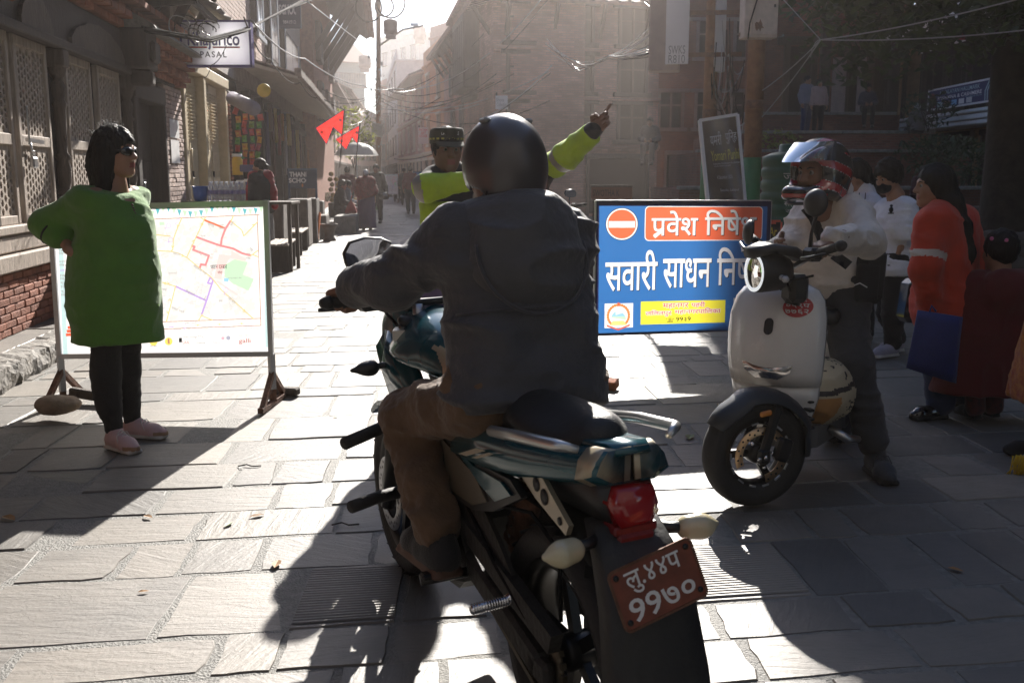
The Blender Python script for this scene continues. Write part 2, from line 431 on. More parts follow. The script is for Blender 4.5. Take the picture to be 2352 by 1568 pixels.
# ------------------------------------------------------------------ setting materials
def slate_mat(name, base, warm):
    m = bpy.data.materials.new(name); m.use_nodes = True; n = m.node_tree.nodes; l = m.node_tree.links; b = n['Principled BSDF']
    tc = n.new('ShaderNodeTexCoord'); oi = n.new('ShaderNodeObjectInfo'); src = tc.outputs['Object']
    cb = n.new('ShaderNodeCombineXYZ'); ml = n.new('ShaderNodeMath'); ml.operation='MULTIPLY'; ml.inputs[1].default_value=57.0
    l.new(oi.outputs['Random'], ml.inputs[0]); [l.new(ml.outputs[0], cb.inputs[i]) for i in range(3)]
    ad = n.new('ShaderNodeVectorMath'); l.new(src, ad.inputs[0]); l.new(cb.outputs[0], ad.inputs[1]); v = ad.outputs[0]
    mp = n.new('ShaderNodeMapping'); mp.inputs['Scale'].default_value=(3.0,16.0,3.0); l.new(v, mp.inputs['Vector'])
    n1 = n.new('ShaderNodeTexNoise'); n1.inputs['Scale'].default_value=1.6; n1.inputs['Detail'].default_value=8; n1.inputs['Roughness'].default_value=.62; n1.inputs['Distortion'].default_value=.6; l.new(mp.outputs[0], n1.inputs['Vector'])
    n2 = n.new('ShaderNodeTexNoise'); n2.inputs['Scale'].default_value=5.0; n2.inputs['Detail'].default_value=6; l.new(v, n2.inputs['Vector'])
    n3 = n.new('ShaderNodeTexNoise'); n3.inputs['Scale'].default_value=70.0; n3.inputs['Detail'].default_value=3; l.new(v, n3.inputs['Vector'])
    # layered cleavage: stepped noise gives flaked ledges
    mu = n.new('ShaderNodeMath'); mu.operation='MULTIPLY'; mu.inputs[1].default_value=7.0; l.new(n2.outputs[0], mu.inputs[0])
    fl = n.new('ShaderNodeMath'); fl.operation='FLOOR'; l.new(mu.outputs[0], fl.inputs[0])
    h1 = n.new('ShaderNodeMath'); h1.operation='MULTIPLY'; h1.inputs[1].default_value=.10; l.new(fl.outputs[0], h1.inputs[0])
    h2 = n.new('ShaderNodeMath'); h2.operation='MULTIPLY_ADD'; h2.inputs[1].default_value=.55; l.new(n1.outputs[0], h2.inputs[0]); l.new(h1.outputs[0], h2.inputs[2])
    h3 = n.new('ShaderNodeMath'); h3.operation='MULTIPLY_ADD'; h3.inputs[1].default_value=.12; l.new(n3.outputs[0], h3.inputs[0]); l.new(h2.outputs[0], h3.inputs[2])
    bp = n.new('ShaderNodeBump'); bp.inputs['Strength'].default_value=.8; bp.inputs['Distance'].default_value=.011; l.new(h3.outputs[0], bp.inputs['Height']); l.new(bp.outputs[0], b.inputs['Normal'])
    mx = n.new('ShaderNodeMix'); mx.data_type='RGBA'; mx.inputs[6].default_value=(*[x*.72 for x in base],1); mx.inputs[7].default_value=(*[x*1.25 for x in warm],1)
    rm = n.new('ShaderNodeMath'); rm.operation='FRACT'; l.new(ml.outputs[0], rm.inputs[0]); ra = n.new('ShaderNodeMath'); ra.operation='MULTIPLY_ADD'; ra.inputs[1].default_value=.75; ra.use_clamp=True; l.new(rm.outputs[0], ra.inputs[0]); nh = n.new('ShaderNodeMath'); nh.operation='MULTIPLY'; nh.inputs[1].default_value=.45; l.new(n2.outputs[0], nh.inputs[0]); l.new(nh.outputs[0], ra.inputs[2]); l.new(ra.outputs[0], mx.inputs[0])
    hv = n.new('ShaderNodeHueSaturation'); mr = n.new('ShaderNodeMapRange'); mr.inputs[3].default_value=.72; mr.inputs[4].default_value=1.28
    l.new(oi.outputs['Random'], mr.inputs[0]); l.new(mr.outputs[0], hv.inputs['Value']); l.new(mx.outputs[2], hv.inputs['Color']); 
    n4 = n.new('ShaderNodeTexNoise'); n4.inputs['Scale'].default_value=1.7; n4.inputs['Detail'].default_value=7; n4.inputs['Roughness'].default_value=.7; l.new(v, n4.inputs['Vector'])
    dm = n.new('ShaderNodeMapRange'); dm.inputs[1].default_value=.33; dm.inputs[2].default_value=.58; dm.inputs[3].default_value=.72; dm.inputs[4].default_value=1.05; l.new(n4.outputs[0], dm.inputs[0])
    m2 = n.new('ShaderNodeMix'); m2.data_type='RGBA'; m2.blend_type='MULTIPLY'; m2.inputs[0].default_value=1.0; l.new(hv.outputs[0], m2.inputs[6]); l.new(dm.outputs[0], m2.inputs[7]); l.new(m2.outputs[2], b.inputs['Base Color'])
    rr = n.new('ShaderNodeMapRange'); rr.inputs[3].default_value=.50; rr.inputs[4].default_value=.70; l.new(n1.outputs[0], rr.inputs[0]); l.new(rr.outputs[0], b.inputs['Roughness'])
    b.inputs['Specular IOR Level'].default_value=1.0
    MATS[name]=m; return m
SLATE = slate_mat('slate', (.104,.099,.092), (.142,.124,.102))
MORTAR = M('mortar', (.17,.165,.15), .7, spec=.7, var=.3, vscale=30, bump=.5, bscale=120)
STONE = M('stone', (.22,.205,.185), .8, var=.3, vscale=9, bump=.8, bscale=30, rand=.15)
BRICK = M('brick', (.30,.115,.07), .85, var=.28, vscale=7, bump=.5, bscale=60, rand=.28)
BRICK_PALE = M('brick_pale', (.40,.20,.14), .85, var=.25, vscale=7, bump=.4, bscale=60, rand=.2)
BRICKW = M('brick_whitewashed', (.50,.38,.33), .85, var=.25, vscale=9, bump=.4, bscale=60, rand=.14)
WOOD = M('old_wood', (.085,.064,.05), .72, var=.4, vscale=5, bump=.5, bscale=14, stretch=(8,8,.8), rand=.15)
WOODG = M('weathered_wood', (.38,.32,.27), .75, var=.35, vscale=5, bump=.45, bscale=14, stretch=(8,8,.8))
WOODD = M('dark_wood', (.035,.024,.018), .7, var=.4, vscale=5, bump=.4, bscale=14, stretch=(6,6,.8))
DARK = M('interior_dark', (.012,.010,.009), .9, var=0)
CREAM = M('cream_paint', (.52,.43,.28), .55, var=.12, vscale=8, bump=.1, bscale=20)
METAL = M('steel', (.45,.45,.46), .35, 1.0, var=.1)
RUST = M('rusty_steel', (.16,.075,.045), .7, .3, var=.5, vscale=25, bump=.4, bscale=60)
BLACKP = M('black_plastic', (.012,.012,.013), .42, var=.1)
BLACKM = M('black_metal', (.014,.014,.015), .3, .3, var=.1)
RUBBER = M('rubber', (.014,.014,.015), .7, var=.25, vscale=30, bump=.2, bscale=80)
WHITE = M('white_paint', (.78,.77,.76), .5, var=.05)
TILE = M('roof_tile', (.17,.085,.06), .85, var=.35, vscale=6, bump=.5, bscale=30)
GLASSD = M('window_glass', (.03,.035,.04), .08, var=0, spec=.8)
CABLE = M('cable', (.012,.012,.013), .85, var=0, spec=.06)
TIN = M('tin_sheet', (.36,.34,.31), .45, .6, var=.3, vscale=10)

# ------------------------------------------------------------------ ground and paving
def ground():
    b = MB(); b.add([(-120,-25,-.0055),(120,-25,-.0055),(120,220,-.0055),(-120,220,-.0055)],[(0,1,2,3)])
    g = b.build('ground', MORTAR, kind='structure', label='grey flagstone street with mortar joints')
    rnd = random.Random(11); sk = radians(8.5); e1 = Vector((cos(sk),sin(sk),0)); e2 = Vector((-.06,1,0))
    far_v=[];far_f=[]; cand=[]; v=1.2; odd=0
    ribp=[gnd(900,1400),gnd(1770,1340)]
    while v < 62:
        big = v > 26
        d = rnd.choice((.26,.38,.5,.34,.55,.42)) if not big else rnd.choice((.7,.9,1.1))
        half = .56*(v+3)+1.2; u = -half-2+rnd.random()*.5
        while u < half+1:
            w = rnd.uniform(.18,.36) if rnd.random()<.55 else rnd.uniform(.36,.68)
            if big: w*=1.8
            c = e1*(u+w/2)+e2*(v+d/2)
            if abs(c.x) < .54*c.y+.8 and c.y < 62: cand.append((u,v,w,d,c))
            u += w
        v += d
    near = sorted([q for q in cand if q[4].y>1.9], key=lambda q: -(q[2]*q[3])/max(q[4].y,2.2)**3)
    left = lambda c: c.x < -3.32-.122*(c.y-6.5)
    near = [q for q in near if not left(q[4])][:298]; keep=set(id(q) for q in near)
    for q in cand:
        u,v,w,d,c = q; g_ = .006+rnd.random()**1.5*.016; nb = 4 if id(q) in keep else 2
        cs=[(u+g_+rnd.uniform(-.012,.012),v+g_),(u+w-g_+rnd.uniform(-.012,.012),v+g_+rnd.uniform(-.012,.012)),(u+w-g_+rnd.uniform(-.012,.012),v+d-g_),(u+g_,v+d-g_+rnd.uniform(-.012,.012))]
        pts=[]
        for i in range(4):
            a,b2=cs[i],cs[(i+1)%4]
            for j in range(nb):
                t=j/nb; jt=.0 if j==0 else .007
                pts.append((a[0]+(b2[0]-a[0])*t+rnd.uniform(-jt,jt), a[1]+(b2[1]-a[1])*t+rnd.uniform(-jt,jt)))
            if nb==4 and rnd.random()<.3: # chipped corner
                pts[-nb]=(pts[-nb][0]*.96+(u+w/2)*.04, pts[-nb][1]*.96+(v+d/2)*.04)
        W=[e1*p[0]+e2*p[1] for p in pts]; m=len(W)
        tx,ty=rnd.gauss(0,.004),rnd.gauss(0,.005); z0=rnd.gauss(-.002,.0018)
        zf=lambda p: z0+tx*(p.x-c.x)+ty*(p.y-c.y)
        top=[p+(c-p)*.02 for p in W]; lo=W
        if id(q) in keep:
            ang=rnd.choice((0,0,.3,-.4,1.57,1.2)) if rnd.random()<.9 else rnd.uniform(0,3)
            Ri=Matrix.Rotation(-ang,3,'Z')
            vs=[Ri@(Vector((p.x,p.y,zf(p)))-c) for p in top]+[Ri@(Vector((p.x,p.y,zf(p)-.006))-c) for p in lo]+[Ri@(Vector((p.x,p.y,-.04))-c) for p in lo]
            fs=[tuple(range(m))]
            for r in (0,1): fs+=[(r*m+i,(r+1)*m+i,(r+1)*m+(i+1)%m,r*m+(i+1)%m) for i in range(m)]
            rib=any(abs((p-c).dot(e1))<w/2 and abs((p-c).y)<d/2 for p in ribp)
            if rib:
                o_=len(vs); nr=int(d/.022); A,B,Cc,D=[Vector((x[0],x[1],0)) for x in cs]
                for i in range(nr):
                    for tt,hh in ((.0,.002),(.25,.0065),(.68,.0065),(.92,.002)):
                        t=(i+tt)/nr*.94+.03
                        for (P,Q) in ((A,D),(B,Cc)):
                            r_=P+(Q-P)*t; wp=e1*r_.x+e2*r_.y; wp=wp+(c-wp)*.03; vs.append(Ri@(Vector((wp.x,wp.y,zf(wp)+hh))-c))
                for i in range(nr*4-1):
                    k=o_+i*2; fs.append((k,k+1,k+3,k+2))
            me=mesh('paving_stone',vs,fs,SLATE)
            o=link('paving_stone',me,g,c,(0,0,ang))
        else:
            b0=len(far_v); far_v+= [(p.x,p.y,zf(p)) for p in top]+[(p.x,p.y,-.04) for p in lo]
            far_f.append(tuple(range(b0,b0+m))); far_f+=[(b0+i,b0+m+i,b0+m+(i+1)%m,b0+(i+1)%m) for i in range(m)]
    tag(link('far_paving',mesh('far_paving',far_v,far_f,SLATE),g),kind='stuff')
    # fallen leaves, a twig and chalk scratches on the stones
    rl=random.Random(5); LF=[M('dry_leaf',(.30,.16,.06),.7,var=.3),M('green_leaf_fallen',(.14,.17,.06),.6,var=.2)]
    for i,(px,py,sz) in enumerate(((590,1186,.035),(525,1206,.03),(635,1297,.04),(340,1188,.03),(1584,1005,.06),(2195,1310,.03),(330,1360,.02),(1010,1130,.025),(20,1192,.05),(770,960,.02))):
        p=gnd(px,py); b=MB(); a=rl.uniform(0,6)
        pr=[(-1,0,0),(-.45,.38,.18),(.2,.42,.12),(1,0,.05),(.25,-.4,.16),(-.4,-.36,.1)]
        R=Matrix.Rotation(a,3,'Z'); b.add([p+R@Vector((x*sz,y*sz,.004+z*sz)) for x,y,z in pr]+[p+Vector((0,0,.005))],[(0,1,6),(1,2,6),(2,3,6),(3,4,6),(4,5,6),(5,0,6)])
        o=b.build('fallen_leaf',LF[i%3==1]); where=['by the green kurta shadow','on the sunlit stone left of the motorcycle','on a pale slab near the lower left','inside the dark board shadow','beside the scooter front wheel','on the dark paving at lower right','on the pale stone in the bottom left','left of the motorcycle seat','at the left edge of the frame','near the map board foot'][i]
        tag(o,('curled brown dry leaf lying ' if i%3!=1 else 'small greenish fallen leaf lying ')+where,'leaf','fallen leaves on the paving')
    for (px,py,lab) in ((570,1073,'thin dark twig on sunlit paving left of the motorcycle'),(790,1208,'short dark twig on the paving beside the rider\'s shadow')):
        p=gnd(px,py); b=MB(); b.tube([p+Vector((-.05,.0,.006)),p+Vector((-.01,.012,.012)),p+Vector((.02,-.006,.008)),p+Vector((.06,.01,.006))],.0035,5)
        tag(b.build('twig',WOODD),lab,'twig')
    p=gnd(1712,1263); tag(MB().box(p+Vector((0,0,.004)),(.012,.05,.006),(0,0,.1)).build('cigarette_butt',WHITE),'white cigarette butt on shaded paving right of number plate','litter')
    return g
GROUND = ground()

# ------------------------------------------------------------------ frame of the left row of buildings
FP = Vector((-3.92,7.6,0)); FD = Vector((-sin(radians(7)),cos(radians(7)),0)); FN = Vector((cos(radians(7)),sin(radians(7)),0))
def FW(s,o,z): return FP + FD*s + FN*o + Vector((0,0,z))          # s along the row, o out towards the street
def sx(px, o=0.0):
    q=(px-1176)/FPX/1.0142; P=FP+FN*o; return (P.x-P.y*q)/(FD.y*q-FD.x)
FR = Matrix((FN,FD,Vector((0,0,1)))).transposed()                  # box axes: x out, y along, z up
def fbox(b,s0,s1,o0,o1,z0,z1,ch=0.0,mat=None): return b.box(FW((s0+s1)/2,(o0+o1)/2,(z0+z1)/2),(abs(o1-o0),abs(s1-s0),abs(z1-z0)),FR,ch,mat)
_bm = {}
def brick_at(s,o,z,ln,parent,mat=BRICK,h=.052,dep=.11,rnd=random.Random(3)):
    """one brick, shared mesh, laid along the row"""
    k=(round(ln,2),mat.name,h,dep,rnd.randrange(3))
    if k not in _bm:
        b=MB(); b.box((0,0,0),(dep,ln,h),None,.006); vs=[(x+rnd.gauss(0,.0015),y+rnd.gauss(0,.0022),zz+rnd.gauss(0,.0018)) for x,y,zz in b.v]
        _bm[k]=mesh('brick',vs,b.f,mat)
    return link('brick',_bm[k],parent,FW(s,o-dep/2+rnd.gauss(0,.003),z)-parent.location,(rnd.gauss(0,.01),rnd.gauss(0,.01),radians(7)+rnd.gauss(0,.012)))

def kerb_platform():
    b=MB(); fbox(b,-6,60,-.6,.34,-.1,.145); base=b.build('kerb_platform',STONE,kind='structure',label='raised stone platform along the left row')
    rnd=random.Random(4); s=-3.0
    while s<9.5:
        L=rnd.uniform(.45,.95); b=MB(); c=FW(s+L/2,.36,.07); n=10; rings=[]
        for i in range(n):
            y=-L/2+.008+(L-.016)*i/(n-1); ring=[]
            for (x,z) in ((.09,-.09),(.1,-.03),(.095,.03),(.085,.075),(.03,.082),(-.12,.08),(-.13,-.09)):
                ring.append(c+FR@Vector((x+rnd.gauss(0,.009),y,z+rnd.gauss(0,.006))))
            rings.append(ring)
        b.loft(rings,True,False); b.build('kerb_stone',STONE,base); s+=L
    s=-3.0
    while s<9.5:                                                    # slabs on the platform
        L=rnd.uniform(.5,.9); b=MB(); fbox(b,s+.006,s+L-.006,-.02,.235,.13,.153+rnd.gauss(0,.003),.006); o=b.build('platform_slab',SLATE,base); s+=L
    return base
KERB = kerb_platform()

# ------------------------------------------------------------------ old timber house with lattice doors (left)
def lattice(b,s0,s1,z0,z1,o,cw=.068,chh=.066,th=.018):
    nx=max(2,int(round((s1-s0)/cw))); nz=max(2,int(round((z1-z0)/chh))); w=(s1-s0)/nx; h=(z1-z0)/nz
    for i in range(nx):
        for j in range(-1,nz):
            zz=z0+(j+(.5 if i%2 else 0))*h
            if zz+h*.5<z0 or zz+h>z1+h*.51: continue
            a,bb=s0+i*w,s0+(i+1)*w; lo,hi=max(zz,z0),min(zz+h,z1); cx,cz=(a+bb)/2,zz+h/2
            full = lo==zz and hi==zz+h
            outer=[(a,lo),(bb,lo),(bb,(lo+hi)/2),(bb,hi),(a,hi),(a,(lo+hi)/2)]
            if not full:
                vs=[FW(p[0],o,p[1]) for p in outer]; b.add(vs,[(0,1,2,3,4,5)]); continue
            hexa=[(cx-w*.2,cz-h*.38),(cx+w*.2,cz-h*.38),(cx+w*.39,cz),(cx+w*.2,cz+h*.38),(cx-w*.2,cz+h*.38),(cx-w*.39,cz)]
            vs=[FW(p[0],o,p[1]) for p in outer]+[FW(p[0],o,p[1]) for p in hexa]+[FW(p[0],o-th,p[1]) for p in hexa]
            fs=[(k,(k+1)%6,6+(k+1)%6,6+k) for k in range(6)]+[(6+k,6+(k+1)%6,12+(k+1)%6,12+k) for k in range(6)]
            b.add(vs,fs)
def timber_house():
    r=empty('timber_house',FP,0,'old dark timber house with pierced lattice doors and carved posts on brick plinth','house')
    def bl(b,name,mat,parent=r): 
        o=b.build(name,mat,parent); o.location=-Vector(r.location) if parent is r else (0,0,0); return o
    s_end=sx(425); s_d0,s_d1=sx(322),sx(384)
    b=MB(); fbox(b,-8,s_end-.02,-.9,-.28,0,6.5); bl(b,'wall',BRICK)
    b=MB(); fbox(b,-8,s_d0-.02,-.278,-.10,.15,.64); plinth=bl(b,'plinth',BRICK)
    rnd=random.Random(8)
    for row in range(8):                                            # plinth bricks one by one
        s=-1.2+(row%2)*.11
        while s<2.6:
            brick_at(s+.11,.01,.18+row*.06,.205,r); s+=.222
    b=MB()                                                          # sill beams
    fbox(b,-5,s_d0-.05,-.12,.06,.645,.78,.012); fbox(b,-5,s_d0-.05,-.14,.02,.79,.92,.012); fbox(b,-5,s_d0-.05,-.16,.04,.93,1.0,.01); bl(b,'sill_beam',WOODG)
    leaf=[(-1.35,-.3),(sx(-14),sx(46)),(sx(58),sx(131)),(sx(172),sx(228)),(sx(243),sx(291))]
    for i,(a,c) in enumerate(leaf):
        b=MB(); o=-.03; st=.055
        for (p,q) in ((a,a+st),(c-st,c)): fbox(b,p,q,o-.05,o+.012,1.0,2.52,.006)
        for (z0,z1) in ((1.0,1.07),(1.63,1.72),(2.44,2.52)): fbox(b,a+st,c-st,o-.05,o+.009,z0,z1,.006)
        d=bl(b,'lattice_door',WOODG)
        b=MB(); lattice(b,a+st,c-st,1.07,1.63,o-.012); b.build('lattice',WOODG,d); b=MB(); lattice(b,a+st,c-st,1.72,2.44,o-.012); b.build('lattice',WOODG,d)
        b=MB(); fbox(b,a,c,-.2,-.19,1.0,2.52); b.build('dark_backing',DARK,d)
        if i==1:
            b=MB(); b.bar(FW(sx(62),.02,1.68),FW(sx(98),.02,1.67),.025,.03); b.tube([FW(sx(66),.03,1.66),FW(sx(66),.04,1.58),FW(sx(70),.04,1.55)],.01,6); b.build('bolt',METAL,d)
            b=MB(); fbox(b,sx(66),sx(76),.01,.05,1.45,1.54,.01); b.tube([FW(sx(67),.03,1.54),FW(sx(67),.03,1.59),FW(sx(75),.03,1.59),FW(sx(75),.03,1.54)],.006,6); b.build('padlock',METAL,d)
            b=MB(); b.tube([FW(sx(64),.03,1.95-.03*k+(.02*(k%2)),) for k in range(12)],.008,5); b.build('chain',METAL,d)
    for px in (153,306,-30):                                        # carved posts between the doors
        s=sx(px); b=MB(); q=.075
        fbox(b,s-q,s+q,-.1,.05,1.0,1.2,.015)
        prof=[(.055,1.2),(.075,1.23),(.045,1.27),(.06,1.33),(.066,1.45),(.05,1.52),(.07,1.55),(.044,1.6),(.05,1.85),(.056,2.0),(.07,2.03),(.045,2.07),(.06,2.14),(.064,2.2),(.04,2.25),(.07,2.3),(.085,2.36)]
        b.lathe(prof,FW(s,-.02,0),(0,0,1),12); fbox(b,s-q*1.2,s+q*1.2,-.1,.07,2.36,2.52,.015); bl(b,'carved_post',WOOD)
    b=MB(); fbox(b,-5,s_d0,-.16,.08,2.521,2.60,.01); fbox(b,-5,s_end-.5,-.16,.02,2.6,3.0,.0); bl(b,'lintel_beam',WOODD)
    for px0,px1 in ((60,131),(172,291)):                            # cusped arches over the doors
        a,c=sx(px0),sx(px1); b=MB(); pts=[(a,2.60)]; n=14
        for i in range(n+1): t=i/n; pts.append((a+(c-a)*t,2.66+.22*sin(pi*t)**.7+.02*abs(sin(5*pi*t))))
        pts.append((c,2.60)); b.prism(pts,.021,.06,lambda x,y,z: FW(x,z,y)); bl(b,'carved_arch',WOOD)
    # big square bracket block at the end of the lintel
    b=MB(); s=sx(308); fbox(b,s-.35,s+.2,.0,.30,2.58,3.02,.02); fbox(b,s-.2,s+.1,.3,.36,2.66,2.9,.03); fbox(b,s-.15,s+.05,.05,.3,2.4,2.58,.03); bl(b,'bracket_block',WOODD)
    # plank door
    b=MB(); fbox(b,s_d0+.05,s_d1-.05,-.22,-.18,.16,2.3); door=bl(b,'plank_door',WOODD)
    for k in range(6):
        w=(s_d1-s_d0-.14)/6; b=MB(); fbox(b,s_d0+.07+k*w+.004,s_d0+.07+(k+1)*w-.004,-.18,-.165,.18,1.55,.005); b.build('plank',WOODD,door)
    for (p,q,z0,z1) in ((.07,.55,1.6,2.25),(.62,1.1,1.6,2.25)):
        b=MB(); fbox(b,s_d0+p,s_d0+q,-.18,-.168,z0,z1,.004); b.build('door_panel',WOODD,door)
    b=MB(); s=(s_d0+s_d1)/2; b.bar(FW(s-.15,-.15,1.32),FW(s+.15,-.15,1.32),.02,.03); fbox(b,s-.02,s+.05,-.15,-.12,1.18,1.3,.01); b.build('latch',METAL,door)
    b=MB(); fbox(b,s_d0-.12,s_d0+.05,-.22,.02,.15,2.5,.012); fbox(b,s_d1-.05,s_d1+.04,-.22,.02,.15,2.5,.012); fbox(b,s_d0-.12,s_d1+.04,-.22,.03,2.3,2.52,.012); bl(b,'door_frame',WOODD)
    # brick pier at the end, brick by brick on both visible faces
    s0,s1=s_d1+.05,s_end; b=MB(); fbox(b,s0+.05,s1-.03,-.3,-.06,.15,2.62); bl(b,'pier_core',MORTAR)
    row=0; z=.19
    while z<2.6:
        L=(s1-s0); brk=[.205,.205] if row%2 else [.1,.205,.1]
        s=s0
        while s<s1-.06:
            ln=min(.205 if (row%2 or s>s0) else .1, s1-s); brick_at(s+ln/2,.0,z,ln-.008,r,BRICKW if row>1 else BRICK,h=.054); s+=ln+.006
        row+=1; z+=.0625
    b=MB(); s=(s0+s1)/2; fbox(b,s-.35,s+.25,.006,.012,1.9,2.15); fbox(b,s-.35,s+.2,.007,.013,1.55,1.87); bl(b,'notice_paper',WHITE)
    # stepped brick cornice
    for k,(z0,z1,o) in enumerate(((2.63,2.70,.06),(2.705,2.775,.13),(2.78,2.85,.10),(2.855,2.93,.2),(2.935,3.01,.27))):
        s=s_d0-.5
        while s<s1+.1:
            brick_at(s+.11,o,(z0+z1)/2,.208,r,BRICK,h=.062,dep=.2+o); s+=.222
    for k,(z0,z1,o) in enumerate(((3.02,3.10,.06),(3.105,3.2,.16),(3.205,3.27,.10),(3.275,3.36,.24))):
        s=-2.0
        while s<s1-.2:
            brick_at(s+.14,o,(z0+z1)/2,.272,r,BRICK,h=.075,dep=.2+o); s+=.285
    # sloped ledge over the pier and tin canopy with torn edge
    b=MB(); b.prism([(.0,3.02),(.42,3.0),(.38,3.06),(.0,3.28)],s_d0-.6,s1+.12,lambda x,y,z: FW(z,x,y)); bl(b,'ledge',STONE)
    a,c=sx(345),sx(480); tin=MB(); n=22
    ring=[]
    for i in range(n+1):
        s=a+(c-a)*i/n; w=.02*(i%2); ring.append((FW(s,-.1,3.95+w),FW(s,.72+.03*((i*7)%3),3.58+w+.015*((i*5)%3))))
    vs=[p for q in ring for p in q]+[p-Vector((0,0,.012)) for q in ring for p in q]; N=2*(n+1)
    fs=[(2*i,2*i+1,2*i+3,2*i+2) for i in range(n)]+[(N+2*i,N+2*i+2,N+2*i+3,N+2*i+1) for i in range(n)]+[(2*i+1,N+2*i+1,N+2*i+3,2*i+3) for i in range(n)]
    tin.add(vs,fs); bl(tin,'tin_canopy',TIN)
    b=MB()
    for s in (a+.1,(a+c)/2,c-.1): b.bar(FW(s,-.1,3.45),FW(s,.66,3.52),.06,.08)
    b.bar(FW(a,.62,3.50),FW(c+.1,.62,3.50),.06,.07); bl(b,'canopy_frame',WOODD)
    # upper storey: timber bay with struts, and the eave above (out of the frame, it shades the doors)
    for k in range(9):
        s=-2+k*1.25; b=MB(); b.bar(FW(s,.05,3.4),FW(s,.75,4.6),.1,.12); bl(b,'roof_strut',WOODD)
    b=MB(); fbox(b,-6,s_end-.3,-.1,.72,4.6,4.72); b.prism([(-.3,5.6),(-.3,5.45),(1.15,4.72),(1.17,4.82)],-6,s_end-.3,lambda x,y,z: FW(z,x,y)); bl(b,'eave',TILE)
    for px0,px1 in ((150,215),(235,300)):
        b=MB(); fbox(b,sx(px0),sx(px1),-.28,-.2,3.5,4.6,.02); bl(b,'window',WOODD)
    return r
timber_house()
# stone mounting block in front of the plinth
b=MB(); rr=random.Random(2)
def rough_block(name,s0,s1,o0,o1,z0,z1,mat,label,cat,parent=None,group=None):
    b=MB(); fbox(b,s0,s1,o0,o1,z0,z1,.03); vs=[Vector(v)+Vector((rr.gauss(0,.012),rr.gauss(0,.012),rr.gauss(0,.008))) for v in b.v]; b.v=[tuple(v) for v in vs]
    return b.build(name,mat,parent,label=label,cat=cat,group=group)
rough_block('stone_block',sx(100),sx(216,.2),.0,.27,.15,.56,STONE,'rough stone block against the brick plinth behind the woman in green','block')

